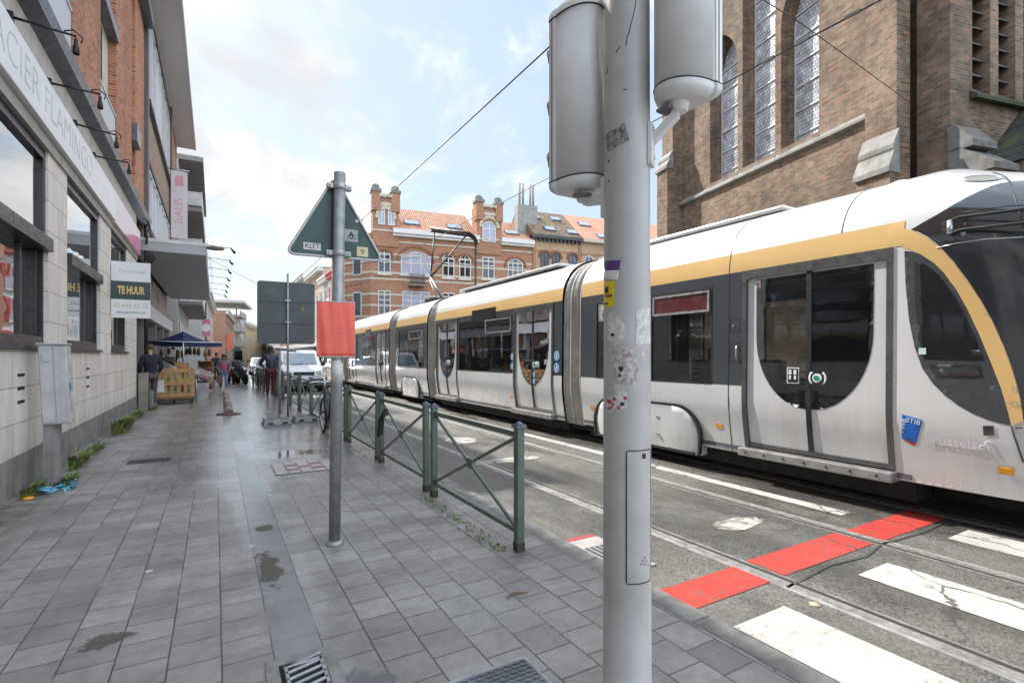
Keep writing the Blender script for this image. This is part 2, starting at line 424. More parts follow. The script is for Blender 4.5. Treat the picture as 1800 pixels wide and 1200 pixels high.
def paver_mat():
    m, nt, b = new_mat("pavers"); k = NT(nt); v = k.pos(); x, y, z = k.xyz(v)
    wob = k.noise(v, 1.2, 2, out='Color'); vw = k.n_add(v, wob, 0.012); xw, yw, _ = k.xyz(vw)
    t = k.n('ShaderNodeTexBrick'); k.put(t.inputs['Vector'], k.comb(yw, k.math('SUBTRACT', xw, 0.035)))
    t.offset = 0.42; t.inputs['Scale'].default_value = 1; t.inputs['Brick Width'].default_value = 0.2275; t.inputs['Row Height'].default_value = 0.2275
    t.inputs['Mortar Size'].default_value = 0.0045; t.inputs['Mortar Smooth'].default_value = 0.25; t.inputs['Bias'].default_value = 0
    k.put(t.inputs['Color1'], (0.212, 0.203, 0.192)); k.put(t.inputs['Color2'], (0.275, 0.264, 0.250)); k.put(t.inputs['Mortar'], (0.07, 0.067, 0.06))
    joint = t.outputs['Fac']
    n1 = k.noise(v, 1.1, 7, 0.66); n2 = k.noise(v, 14, 5, 0.6); grain = k.noise(v, 260, 2, 0.7)
    f = k.math('MULTIPLY', k.rng(n1, 0.28, 0.72, 0.72, 1.22), k.rng(n2, 0.25, 0.75, 0.88, 1.12)); f = k.math('MULTIPLY', f, k.rng(grain, 0.3, 0.7, 0.82, 1.2))
    c = k.mix(1.0, t.outputs['Color'], k.comb(f, f, f), 'MULTIPLY')
    bx0_ = k.math('FLOOR', k.math('DIVIDE', k.math('SUBTRACT', xw, 0.035), 0.2275)); w0_ = k.n('ShaderNodeTexWhiteNoise'); w0_.noise_dimensions = '2D'; k.put(w0_.inputs['Vector'], k.comb(bx0_, k.math('FLOOR', k.math('DIVIDE', yw, 0.2275))))
    sl = k.rng(w0_.outputs[0], 0, 1, 0.84, 1.12, False); c = k.mix(1.0, c, k.comb(sl, sl, sl), 'MULTIPLY')
    # light sand in some joints, moss in others
    jn = k.noise(v, 0.9, 3); c = k.mix(k.math('MULTIPLY', joint, k.rng(jn, 0.52, 0.6, 0, 0.75)), c, (0.27, 0.26, 0.23))
    c = k.mix(k.math('MULTIPLY', joint, k.rng(k.math('SUBTRACT', x, 0.35), 0.0, 1.6, 0.0, 0.75)), c, (0.055, 0.062, 0.025))
    ms = k.math('MULTIPLY', k.rng(x, -1.15, -1.8), k.rng(k.noise(v, 4, 6, 0.7), 0.36, 0.6)); c = k.mix(k.math('MULTIPLY', ms, 0.75), c, (0.075, 0.078, 0.042))
    # smooth gutter row of slabs
    row = k.math('MULTIPLY', k.math('GREATER_THAN', xw, 0.262), k.math('LESS_THAN', xw, 0.49))
    c = k.mix(k.math('MULTIPLY', row, 0.6), c, (0.14, 0.14, 0.142))
    # wetness: a broad damp area, a shining film along the gutter row, a few real puddles, patches of mud
    wn_ = k.noise(k.scale(v, (1.0, 0.42, 1)), 1.4, 6, 0.6)
    far = k.rng(y, 3.5, 10.0, 0.0, 0.24)
    wet = k.rng(k.math('ADD', wn_, far), 0.44, 0.68)
    wet = k.math('MULTIPLY', wet, k.rng(x, -1.25, -0.4, 0.1, 1.0))
    c = k.mix(k.math('MULTIPLY', wet, 0.24), c, (0.125, 0.122, 0.118))
    rowd = k.math('SUBTRACT', 1.0, k.math('MULTIPLY', k.math('ABSOLUTE', k.math('SUBTRACT', x, 0.375)), 3.2))
    fn = k.noise(k.scale(v, (1.6, 0.55, 1)), 1.7, 7, 0.62)
    film = k.rng(k.math('ADD', k.math('ADD', k.math('MULTIPLY', k.math('MAXIMUM', rowd, -0.45), 0.26), fn), k.rng(y, 3.0, 9.5, 0.0, 0.34)), 0.56, 0.74)
    film = k.math('MAXIMUM', film, k.math('MULTIPLY', row, k.rng(fn, 0.36, 0.52, 0.25, 0.95)))
    film = k.math('MULTIPLY', film, k.rng(x, -1.0, -0.3, 0.0, 1.0))
    edge = k.math('MULTIPLY', k.math('SUBTRACT', k.noise(v, 5, 8, 0.72), 0.5), 3.4)
    def patches(lst, soft=0.3):
        acc = 0.0
        for cx_, cy_, hx, hy in lst:
            dx = k.math('DIVIDE', k.math('SUBTRACT', x, cx_), hx); dy = k.math('DIVIDE', k.math('SUBTRACT', y, cy_), hy)
            d = k.math('SUBTRACT', 1.0, k.math('SQRT', k.math('ADD', k.math('MULTIPLY', dx, dx), k.math('MULTIPLY', dy, dy))))
            q = k.rng(k.math('ADD', d, edge), 0.0, soft); acc = q if acc == 0.0 else k.math('MAXIMUM', acc, q)
        return acc
    mud = patches(((.33, 4.05, .075, .40), (.37, 4.95, .11, .10), (-.50, 3.42, .11, .08)), 0.22)
    pud = patches(((.62, 2.36, .17, .14), (.95, 8.6, .6, .35), (.42, 6.6, .14, .55), (.40, 9.6, .16, .9)), 0.5)
    c = k.mix(pud, c, (0.085, 0.083, 0.08)); c = k.mix(k.math('MULTIPLY', mud, 0.85), c, (0.062, 0.052, 0.040))
    # trodden gum
    vo = k.n('ShaderNodeTexVoronoi'); k.put(vo.inputs['Vector'], k.comb(x, y, 0.0)); vo.inputs['Scale'].default_value = 3.4
    rr = k.xyz(vo.outputs['Color']); gum = k.math('MULTIPLY', k.math('LESS_THAN', vo.outputs['Distance'], k.math('ADD', 0.03, k.math('MULTIPLY', rr[1], 0.06))), k.math('GREATER_THAN', rr[0], 0.6))
    gum = k.math('MULTIPLY', gum, k.math('GREATER_THAN', x, -0.9))
    c = k.mix(k.math('MULTIPLY', gum, 0.8), c, (0.58, 0.575, 0.55))
    k.put(b.inputs['Base Color'], c)
    ro = k.math('ADD', k.rng(wet, 0, 1, 0.52, 0.27), k.math('MULTIPLY', k.math('SUBTRACT', k.noise(v, 35, 3), 0.5), 0.2))
    ro = k.math('ADD', k.math('MULTIPLY', ro, k.math('SUBTRACT', 1.0, film)), k.math('MULTIPLY', film, 0.22))
    ro = k.math('ADD', k.math('MULTIPLY', ro, k.math('SUBTRACT', 1.0, pud)), k.math('MULTIPLY', pud, 0.02))
    ro = k.math('ADD', k.math('MULTIPLY', ro, k.math('SUBTRACT', 1.0, mud)), k.math('MULTIPLY', mud, 0.7))
    k.put(b.inputs['Roughness'], ro)
    # every slab lies a little differently
    bx_ = k.math('FLOOR', k.math('DIVIDE', k.math('SUBTRACT', xw, 0.035), 0.2275))
    wv = k.n('ShaderNodeTexWhiteNoise'); wv.noise_dimensions = '2D'; k.put(wv.inputs['Vector'], k.comb(bx_, k.math('FLOOR', k.math('DIVIDE', k.math('ADD', yw, k.math('MULTIPLY', bx_, 0.0955)), 0.2275))))
    tl_ = k.xyz(wv.outputs['Color'])
    tilt = k.math('ADD', k.math('MULTIPLY', k.math('SUBTRACT', tl_[0], 0.5), k.math('MULTIPLY', x, 2.4)), k.math('MULTIPLY', k.math('SUBTRACT', tl_[1], 0.5), k.math('MULTIPLY', y, 1.2)))
    h = k.math('ADD', k.math('MULTIPLY', joint, -1.3), k.math('ADD', k.math('MULTIPLY', k.noise(v, 2.6, 3), 1.0), k.math('ADD', k.math('MULTIPLY', grain, 0.20), k.math('MULTIPLY', k.noise(v, 60, 3), 0.12))))
    st_ = k.math('MULTIPLY', k.math('SUBTRACT', 1.0, pud), k.math('SUBTRACT', 0.65, k.math('MULTIPLY', film, 0.45)))
    st_ = k.math('MULTIPLY', st_, k.rng(y, 4.0, 11.0, 1.0, 0.22))
    k.bump(b, h, st_, 0.009)
    return m
def paint_mat(name, col, wear=0.35, sc_=6.0, lo=0.52):
    m, nt, b = new_mat(name); k = NT(nt); v = k.pos()
    n1 = k.noise(v, sc_, 7, 0.7); n2 = k.noise(v, 120, 2)
    w = k.rng(k.math('ADD', n1, k.math('MULTIPLY', k.math('SUBTRACT', n2, 0.5), 0.25)), lo, lo + 0.2, 0, wear)
    c = k.mix(w, tuple(col), (0.09, 0.085, 0.075))
    f = k.rng(k.noise(v, 1.5, 4), 0.3, 0.7, 0.85, 1.1); c = k.mix(1.0, c, k.comb(f, f, f), 'MULTIPLY')
    vc = k.n('ShaderNodeTexVoronoi', feature='DISTANCE_TO_EDGE'); k.put(vc.inputs['Vector'], k.n_add(v, k.noise(v, 3, 4, out='Color'), 0.35)); vc.inputs['Scale'].default_value = 0.55
    c = k.mix(k.math('MULTIPLY', k.math('LESS_THAN', vc.outputs['Distance'], 0.006), 0.8), c, (0.03, 0.028, 0.025))
    k.put(b.inputs['Base Color'], c); b.inputs['Roughness'].default_value = 0.55
    k.bump(b, n2, 0.25, 0.004)
    return m
ASPH = asphalt()
road = MB().poly([(-600, -400, RZ), (900, -400, RZ), (900, 1200, RZ), (-600, 1200, RZ)]).build("road", ASPH, fix=False)
label(road, kind='structure')
pave = MB()
pave.poly([(-8, -8, 0), (2.33, -8, 0), (2.33, 150, 0), (-8, 150, 0)])
label(pave.build("pavement", paver_mat(), fix=False), kind='structure')
STONE_K = mat("kerb_stone", (0.16, 0.155, 0.145), 0.65, var=0.4, scale=5, bump=0.2, bscale=90)
kb = MB(); yy = -8.0
while yy < 150:
    kb.box(2.334, 2.49, yy, yy + 0.992, RZ - .05, 0.002 + random.uniform(-.002, .002)); yy += 1.0
label(kb.build("kerb", STONE_K, bevel=0.008), kind='structure')
pv2 = MB().box(10.0, 13.5, 20, 160, RZ - .05, 0.10).box(10.9, 60, -20, 20, RZ - 0.05, 0.095)
label(pv2.build("far_pavement", mat("far_paving", (0.2, 0.195, 0.185), 0.6, var=.2, scale=2)), kind='structure')
# tram tracks: grooved rails let into the road
STEEL = mat("rail_steel", (0.52, 0.50, 0.47), 0.36, 0.75, var=0.2, scale=8)
GROOVE = mat("rail_groove", (0.035, 0.03, 0.025), 0.7, 0.2)
MORT = mat("rail_mortar", (0.25, 0.24, 0.22), 0.75, var=0.35, scale=9, bump=0.3)
for xa, xb in ((3.33, 4.765), (6.08, 7.52)):
    t = MB()
    for x, s in ((xa, 1), (xb, -1)):
        t.mark(0).box(x - .035 * s, x + .035 * s, -30, 170, RZ - .05, RZ + .006)
        t.mark(1).box(x + .035 * s, x + .078 * s, -30, 170, RZ - .05, RZ + .001)  # flush dark strip drawn where the groove runs
        t.mark(0).box(x + .078 * s, x + .100 * s, -30, 170, RZ - .05, RZ + .005)
        t.mark(2).box(x - .075 * s, x - .035 * s, -30, 170, RZ - .05, RZ + .0025)
    label(t.build("tram_track", [STEEL, GROOVE, MORT]), kind='structure')
# painted markings
WHITE = paint_mat("road_white", (0.46, 0.445, 0.395), 0.7, 8)
WHITEW = paint_mat("road_white_worn", (0.44, 0.42, 0.36), 0.9, 7, 0.42)
REDP = paint_mat("road_red", (0.46, 0.038, 0.026), 0.75, 10, 0.48)
MZ = RZ + .004
def band(name, rects, m, z=MZ):
    b = MB()
    for r in rects: b.poly([(x, y, z) for x, y in r])
    return label(b.build(name, m, fix=False), kind='structure')
def rect(x0, x1, y0, y1): return ((x0, y0), (x1, y0), (x1, y1), (x0, y1))
band("red_band", [rect(2.50, 3.27, 2.13, 2.42), rect(3.44, 4.66, 2.14, 2.44), rect(4.82, 6.0, 2.13, 2.43)], REDP)
band("zebra_crossing", [rect(2.54, 3.02, -2.6, 1.88), rect(3.90, 4.33, -2.6, 1.89), rect(5.33, 5.76, -2.6, 1.89), rect(6.9, 7.3, -2.6, 1.89), rect(8.4, 8.8, -2.6, 1.89)], WHITE)
band("lane_line", [rect(5.22, 5.39, 2.68, 26), rect(5.22, 5.39, 30, 60)], WHITE)
def blob(cx, cy, rx, ry, n=20, j=0.12):
    return [(cx + rx * math.cos(2 * PI * i / n) * (1 + random.uniform(-j, j)), cy + ry * math.sin(2 * PI * i / n) * (1 + random.uniform(-j, j))) for i in range(n)]
band("worn_marking", [blob(4.15, 3.02, .30, .13), blob(4.2, 4.42, .16, .10), blob(3.75, 6.6, .55, .16), blob(3.9, 8.6, .3, .35)], WHITEW)
# tar seam beside the red band
seam = MB()
pts = [(3.28, 2.02), (3.9, 2.08), (4.3, 2.03), (4.70, 2.10), (5.3, 2.06), (6.0, 2.09)]
for i in range(len(pts) - 1):
    a, b_ = Vector(pts[i]), Vector(pts[i + 1]); seam.poly([(a.x, a.y - .012, MZ + .002), (b_.x, b_.y - .009, MZ + .002), (b_.x, b_.y + .009, MZ + .002), (a.x, a.y + .012, MZ + .002)])
label(seam.build("tar_seam", mat("tar", (0.05, 0.048, 0.044), 0.7, var=.3, scale=20)), kind='structure')
# faded red and white tile panel painted on the pavement
panel = MB()
panel.mark(0).poly([(.66, 7.10, .004), (1.46, 7.10, .004), (1.46, 7.86, .004), (.66, 7.86, .004)])
for i in range(5):
    for j in range(5):
        if i in (0, 4) or j in (0, 4) or (i + j) % 2: panel.mark(1).poly([(.68 + i * .155, 7.12 + j * .145, .007), (.68 + i * .155 + .13, 7.12 + j * .145, .007), (.68 + i * .155 + .13, 7.12 + j * .145 + .12, .007), (.68 + i * .155, 7.12 + j * .145 + .12, .007)])
label(panel.build("painted_tile_patch", [mat("tile_red", (0.20, 0.11, 0.10), 0.4), mat("tile_white", (0.42, 0.40, 0.39), 0.35)]), "faded red and white tiled patch let into the pavement", "paving patch")
# board lying flat by the kerb: red edge, white, black stripes
sg = thing("fallen_board", "flat red, white and black painted board lying on the road by the kerb", "road sign", (2.52, 3.0, RZ))
q = MB(); q.mark(0).box(2.505, 2.80, 2.72, 3.40, RZ + .002, RZ + .012)
q.mark(1).box(2.505, 2.80, 3.40, 3.46, RZ + .002, RZ + .014)
for i in range(4): q.mark(2).box(2.53 + .05 * i, 2.56 + .05 * i, 2.76, 3.22, RZ + .0125, RZ + .015)
q.build("board", [mat("board_white", (0.33, 0.30, 0.28), .6, var=.3), mat("board_red", (.30, .05, .045), .6), mat("board_black", (.06, .06, .06), .6)], sg)

# ------------------------------------------------------------------ covers, grilles
CAST = mat("cast_iron", (0.10, 0.10, 0.105), 0.45, 0.7, var=0.25, scale=12, bump=0.25)
CASTL = mat("worn_iron", (0.33, 0.34, 0.36), 0.35, 0.6, var=0.25, scale=12)
HOLE = mat("drain_dark", (0.008, 0.008, 0.008), 0.9)
CONC = mat("concrete_frame", (0.20, 0.195, 0.185), 0.75, var=0.25, scale=12, bump=0.3)
d = thing("drain_grate", "square cast iron drain grate with slanting slots, set in concrete at the bottom edge", "drain", (.37, 2.52, 0))
f = MB()
x0, x1, y0, y1 = .24, .49, 2.32, 2.74
f.box(x0 - .03, x1 + .03, y1 - .03, y1 + .035, 0, .008).box(x0 - .03, x1 + .03, y0 - .03, y0 + .03, 0, .008).box(x0 - .035, x0 + .025, y0 + .03, y1 - .03, 0, .009).box(x1 - .025, x1 + .035, y0 + .03, y1 - .03, 0, .009)
f.build("frame", CONC, d, bevel=.004)
MB().box(x0 + .025, x1 - .025, y0 + .03, y1 - .03, .0005, .002).build("pit", HOLE, d)
g = MB()
gx0, gx1, gy0, gy1 = x0 + .045, x1 - .03, y0 + .045, y1 - .06
g.box(gx0, gx1, gy1 - .018, gy1, .002, .016).box(gx0, gx1, gy0, gy0 + .018, .002, .016).box(gx0, gx0 + .016, gy0, gy1, .002, .016).box(gx1 - .016, gx1, gy0, gy1, .002, .016)
for i in range(6):
    ya = gy0 + .02 + i * .055
    g.prism([(gx0, ya, .002), (gx1, ya + .05, .002), (gx1, ya + .068, .002), (gx0, ya + .018, .002)], (0, 0, .014))
g.build("grate", CASTL, d, bevel=.003)
h = thing("manhole_cover", "ribbed steel manhole cover with chequer pattern near the traffic signal pole", "manhole cover", (1.14, 2.05, 0))
MB().box(.90, 1.34, 1.70, 2.185, 0, .006).build("frame", CASTL, h)
c = MB().box(.92, 1.325, 1.72, 2.165, .0062, .0085)
for i in range(17):
    for j in range(15): 
        a = 1 if (i + j) % 2 else -1
        c.obox((.937 + i * .0233, 1.74 + j * .029, .0105), (.009, .006 * a, 0), (-.002 * a, .003, 0), (0, 0, .0022))
c.build("chequer_plate", mat("chequer", (0.17, 0.18, 0.2), .4, .6, var=.3), h)
v_ = thing("vent_grille", "long cast iron vent grille in the pavers left of the walkway", "grille", (-.8, 9.0, 0))
MB().box(-1.06, -.56, 8.86, 9.12, 0, .004).build("pit", HOLE, v_)
g = MB().box(-1.07, -.55, 8.85, 8.875, 0, .012).box(-1.07, -.55, 9.105, 9.13, 0, .012).box(-1.07, -1.05, 8.875, 9.105, 0, .012).box(-.57, -.55, 8.875, 9.105, 0, .012)
for i in range(15): g.box(-1.035 + i * .032, -1.022 + i * .032, 8.875, 9.105, .004, .011)
g.box(-1.05, -.57, 8.985, 8.995, .004, .0115)
g.build("bars", CAST, v_)
# ================================================================== the tram
XT, XC, HWD = 5.65, 6.8, 1.15
ZT = 3.42
def prof(z):
    if z < .95: return HWD - .085 * ((.95 - z) / .65) ** 1.3
    if z < 2.5: return HWD - .02 * (z - .95) / 1.55
    t = min(1.0, (z - 2.5) / (ZT - 2.5)); return (HWD - .02) * max(0.0, 1 - t ** 2.4) ** (1 / 2.4)
def lerp_tab(tab, z):
    if z <= tab[0][0]: return tab[0][1]
    for (a, va), (b, vb) in zip(tab, tab[1:]):
        if z <= b:
            t = (z - a) / (b - a); return va + (vb - va) * t
    return tab[-1][1]
_tip = [(.25, -.42), (.7, -.55), (1.1, -.58), (1.5, -.42), (2.0, -.12), (2.5, .32), (2.8, .75), (3.0, 1.15), (3.2, 1.65), (3.42, 2.3)]
def ytip(z):   # smoothed
    return sum(lerp_tab(_tip, z + q) for q in (-.15, -.07, 0, .07, .15)) / 5
YS = 2.36
NP, NQ = 2.4, 2.0
def nosef(Y, z):
    if Y >= YS: return 1.0
    t = (YS - Y) / (YS - ytip(z))
    return max(0.0, 1 - min(1.0, t) ** NP) ** (1 / NQ)
def side(Y, z, off=0.0): return Vector((XC - prof(z) * nosef(Y, z) - off, Y, z))
def farside(Y, z, off=0.0): return Vector((XC + prof(z) * nosef(Y, z) + off, Y, z))
def nose(s, z, off=0.0):
    """s = 0 where the nose begins, 1 on the centre line"""
    t = math.sin(s * PI / 2); Y = YS - (YS - ytip(z)) * t; hw = prof(z) * max(0.0, 1 - t ** NP) ** (1 / NQ)
    p = Vector((XC - hw, Y, z))
    if off:
        e = 1e-3; s2 = min(.999, s)
        a = nose(s2 + e, z) - nose(max(0, s2 - e), z); b = nose(s2, min(3.4, z + e)) - nose(s2, max(.25, z - e))
        n = a.cross(b)
        if n.length > 1e-12:
            n.normalize()
            if n.dot(Vector((-1, -.6, .15))) < 0: n = -n
            p = p + n * off
    return p
def nose_hit(px, py):
    """where the line of sight through a picture point meets the nose: (s, z)"""
    r = ray(px, py); lo, hi = None, None; t = 3.0
    def ins(t):
        p = Vector((0, 0, EYE)) + r * t
        return p.z < ZT and abs(p.x - XC) < prof(p.z) * nosef(p.y, p.z)
    while t < 9 and not ins(t): t += .01
    lo, hi = t - .01, t
    for _ in range(30):
        m = (lo + hi) / 2
        if ins(m): hi = m
        else: lo = m
    p = Vector((0, 0, EYE)) + r * hi
    tt = (YS - p.y) / (YS - ytip(p.z)); return (math.asin(max(0, min(1, tt))) / (PI / 2), p.z)
def paint(name, col, rough=.28, metal=.25, dirt=.22):
    m, nt, b = new_mat(name); k = NT(nt); v = k.obj(); x, y, z = k.xyz(v)
    n1 = k.noise(k.scale(v, (3, 3, .5)), 1.6, 6, .65); low = k.rng(z, 1.0, .3)
    g = k.math('MULTIPLY', k.rng(n1, .42, .75), k.math('ADD', k.math('MULTIPLY', low, dirt * 1.6), dirt * .35))
    c = k.mix(g, tuple(col), (0.20, 0.165, 0.13)); f = k.rng(k.noise(v, .8, 4), .3, .7, .95, 1.05); c = k.mix(1.0, c, k.comb(f, f, f), 'MULTIPLY')
    k.put(b.inputs['Base Color'], c); k.put(b.inputs['Roughness'], k.math('ADD', rough, k.math('MULTIPLY', g, .5)))
    b.inputs['Metallic'].default_value = metal; b.inputs['Coat Weight'].default_value = .35; b.inputs['Coat Roughness'].default_value = .1
    return m
SILV = paint("tram_silver", (0.60, 0.60, 0.59), .26, .08, .13); YEL = paint("tram_ochre", (0.66, 0.43, 0.17), .32, .1, .1)
DARK = paint("tram_anthracite", (0.052, 0.060, 0.070), .25, .1, .12)
RUBB = mat("tram_rubber", (0.018, 0.018, 0.019), .45, var=.2); ALU = mat("tram_aluminium", (.52, .52, .53), .35, .8, var=.15)
GLS = glass_mat("tram_glass", (.46, .47, .47), .015, .14)
GLSD = glass_mat("tram_dark_glass", (.14, .145, .15), .02, .55)
BLACKG = mat("tram_black_panel", (.025, .026, .03), .08, var=.1, coat=1.0)
UNDER = mat("tram_underframe", (.012, .012, .012), .8)
INT = mat("tram_interior_panel", (.42, .42, .40), .6); SEATM = mat("tram_seat", (.06, .05, .045), .7); SEATF = mat("tram_seat_pad", (.28, .14, .06), .8)
FLOORM = mat("tram_floor", (.09, .09, .1), .6); POLEM = mat("grab_pole_paint", (.62, .42, .06), .4)
tram = thing("tram", "silver, ochre and anthracite articulated tram on the second track, cab at the right", "tram", (XC, 8.0, RZ))
Z0, Z1, Z2, Z3 = .29, 1.14, 2.56, 2.80
def zrow(a, b, n): return [a + (b - a) * i / n for i in range(n + 1)]
def shell_part(name, Y0, Y1, za, zb, m, doors=(), holes=(), both=True, off=0.0, d=.16):
    """a zone of the body side between two heights, with openings"""
    b = MB(); ol = [(Y0, za), (Y1, za), (Y1, zb), (Y0, zb)]
    # door openings cut right through the zone split it into runs
    runs = []; y = Y0
    for a, c in sorted(doors):
        if a > y: runs.append((y, a))
        y = c
    if y < Y1: runs.append((y, Y1))
    for a, c in runs:
        b = MB()
        hs = [h for h in holes if h[0] >= a - 1e-6 and h[1] <= c + 1e-6]
        sheet(b, [(a, za), (c, za), (c, zb), (a, zb)], lambda u, w: side(u, w, off), [[(h[0], h[2]), (h[1], h[2]), (h[1], h[3]), (h[0], h[3])] for h in hs], d=d)
        o = b.build(name, m, tram)
    if both:
        for h in [None]:
            b = MB(); sheet(b, ol, lambda u, w: farside(u, w, off), [[(h[0], h[2]), (h[1], h[2]), (h[1], h[3]), (h[0], h[3])] for h in holes], d=d * 2); b.build(name, m, tram)
    return o
def roof_part(Y0, Y1):
    b = MB(); n = 15; rows = []
    zs = [Z3 + (ZT - Z3) * math.sin(i / n * PI / 2) for i in range(n + 1)]
    for Y in (Y0, Y1):
        rows.append([Vector((XC - prof(z), Y, z)) for z in zs] + [Vector((XC + prof(z), Y, z)) for z in zs[-2::-1]])
    b.grid(rows); return b.build("roof", SILV, tram)
def pane(y0, y1, z0, z1, off=-.012, m=None, name="window", far=False):
    b = MB(); fn = farside if far else side
    b.grid([[fn(y0 + (y1 - y0) * i / 4, z0 + (z1 - z0) * j / 4, off) for j in range(5)] for i in range(5)])
    o = b.build(name, m or GLS, tram)
    e = MB(); t = .022          # rubber surround
    for a, c, p, q in ((y0 - t, y1 + t, z1, z1 + t), (y0 - t, y1 + t, z0 - t, z0), (y0 - t, y0, z0, z1), (y1, y1 + t, z0, z1)):
        e.prism([fn(a, p, .003), fn(c, p, .003), fn(c, q, .003), fn(a, q, .003)], Vector((.025 * (-1 if far else 1), 0, 0)))
    e.build("window_seal", RUBB, o); return o
def hopper(y0, y1, z0, z1, tint=None):
    """opening vent light: aluminium frame with its own pane"""
    b = MB(); t = .03
    for a, c, p, q in ((y0, y1, z1 - t, z1), (y0, y1, z0, z0 + t), (y0, y0 + t, z0 + t, z1 - t), (y1 - t, y1, z0 + t, z1 - t)):
        b.prism([side(a, p, .018), side(c, p, .018), side(c, q, .018), side(a, q, .018)], (.03, 0, 0))
    o = b.build("vent_window", ALU, tram)
    g = MB(); g.grid([[side(a, q, .006) for q in (z0 + t, z1 - t)] for a in (y0 + t, y1 - t)]); g.build("vent_pane", tint or GLSD, o); return o
def door(y0, y1):
    """double leaf sliding door: y0 is the end nearer the cab"""
    D = bpy.data.objects.new("door", None); COL.objects.link(D); D.parent = tram; D.location = Vector((XT, (y0 + y1) / 2, Z0)) - wloc(tram)
    ym = (y0 + y1) / 2; zb, zt = .40, 2.50; r = .075
    fr = MB()
    fr.prism([side(y0, zb, .0), side(y1, zb, .0), side(y1, zb + .05, .0), side(y0, zb + .05, .0)], (.06, 0, 0))
    fr.prism([side(y0, zt - .05, .012), side(y1, zt - .05, .012), side(y1, Z2, .012), side(y0, Z2, .012)], (.06, 0, 0))
    for ya in (y0, y1 - .055):
        zz_ = zrow(zb, zt, 14)
        for i in range(14): fr.prism([side(ya, zz_[i], .012), side(ya + .055, zz_[i], .012), side(ya + .055, zz_[i + 1], .012), side(ya, zz_[i + 1], .012)], (.06, 0, 0))
    fr.build("door_frame", mat("tram_door_frame", (.11, .11, .105), .35, .5, var=.15), D)
    L = [(y0 + .06, ym - .022), (ym + .022, y1 - .06)]
    W_ = y1 - y0; a_ = W_ / 2 - .06 - .115; ztop = 2.43
    for k_, (a, c) in enumerate(L):
        # half of the tall rounded glass belongs to each leaf
        def yy_(q): return ym + (q if k_ else -q)
        U = [(yy_(.028), ztop), (yy_(a_), ztop), (yy_(a_ * .995), 1.75)]
        for i in range(1, 13):
            th = i / 12 * PI / 2; U.append((yy_(.028 + (a_ * .995 - .028) * math.cos(th)), 1.75 - .83 * math.sin(th)))
        if k_ == 0: pass
        lf = MB(); sheet(lf, [(a, zb + .05), (c, zb + .05), (c, zt - .05), (a, zt - .05)], lambda u, w: side(u, w, -.018), [U], d=.09, dens=.05)
        o = lf.build("door_leaf", SILV, D)
        g = MB(); sheet(g, U, lambda u, w: side(u, w, -.014), d=.12, dens=.05); g.build("door_glass", GLS, D)
        ed = MB(); e0 = yy_(.0); e1 = yy_(.026); zz_ = zrow(zb + .05, zt - .05, 12)
        for i in range(12): ed.prism([side(e0, zz_[i], .0), side(e1, zz_[i], .0), side(e1, zz_[i + 1], .0), side(e0, zz_[i + 1], .0)], (.03, 0, 0))
        ed.build("door_edge", RUBB, D)
    st = MB(); st.box(XT - .045, XT + .25, y0 - .01, y1 + .03, .285, .385)
    for i in range(6): pass
    st.build("door_step", mat("tram_step", (.30, .295, .285), .45, .5, var=.2), D, bevel=.012)
    bt = MB()
    for i in range(7): bt.lathe([(.012, 0), (.012, .006)], (XT - .052, y0 + .12 + i * (W_ - .2) / 6, .335), 8, 'x')
    bt.build("step_bolt", RUBB, D)
    return D
def button(y, z, col):
    D = MB(); D.mark(0).lathe([(.048, 0), (.048, .012), (.0, .016)], side(y, z, .008) + Vector((-.012, 0, 0)), 20, 'x')
    D.mark(1).lathe([(.030, 0), (.030, .01), (.0, .012)], side(y, z, .022) + Vector((-.010, 0, 0)), 20, 'x')
    for s in (-1, 1):
        pts = []
        for i in range(9):
            a = s * (-.9 + 1.8 * i / 8) ; pts.append(side(y + s * .085 * math.cos(a * .9), z + .085 * math.sin(a * .9), .006))
        D.mark(0).tube(pts, .009, 6)
    return D.build("door_button", [mat("button_white", (.72, .74, .72), .4), mat("button_green", col, .35)], tram)
def bogie_cover(y0, y1, zt_):
    b = MB(); ym = (y0 + y1) / 2; pts = []
    r_ = .42
    ol = [(y0 + .02, .16)]
    for i in range(9):
        th = PI - i / 8 * PI / 2; ol.append((y0 + r_ + r_ * math.cos(th), zt_ - r_ + r_ * math.sin(th)))
    for i in range(9):
        th = PI / 2 - i / 8 * PI / 2; ol.append((y1 - r_ + r_ * math.cos(th), zt_ - r_ + r_ * math.sin(th)))
    ol.append((y1 - .02, .16))
    def sf(u, w): return Vector((XT + .005 + .07 * max(0, (.45 - w)) ** 1.2 * 2 + .05 * (abs(u - ym) / ((y1 - y0) / 2)) ** 6, u, w))
    sheet(b, ol, lambda u, w: sf(u, w) - Vector((.03, 0, 0)), d=.1)
    L = densify(ol, .08)
    for i in range(len(L)):
        p, q = L[i], L[(i + 1) % len(L)]
        b.poly([sf(*p) - Vector((.03, 0, 0)), sf(*q) - Vector((.03, 0, 0)), sf(*q) + Vector((.12, 0, 0)), sf(*p) + Vector((.12, 0, 0))])
    o = b.build("bogie_cover", SILV, tram)
    s = MB()
    for dy in (-.38, .38):
        for dz in (.62, .36): s.lathe([(.03, -.012), (.022, -.014), (.022, 0)], (XT - .02, ym + dy, dz), 12, 'x')
    s.build("cover_bolt", ALU, o)
    k_ = MB(); sh = [(a + (.035 if a > ym else -.035), c + .035) for a, c in L]
    for i in range(len(L) - 1):
        k_.prism([Vector((XT - .004, *L[i])), Vector((XT - .004, *sh[i])), Vector((XT - .004, *sh[i + 1])), Vector((XT - .004, *L[i + 1]))], (.05, 0, 0))
    k_.build("cover_gap", RUBB, o)
    return o
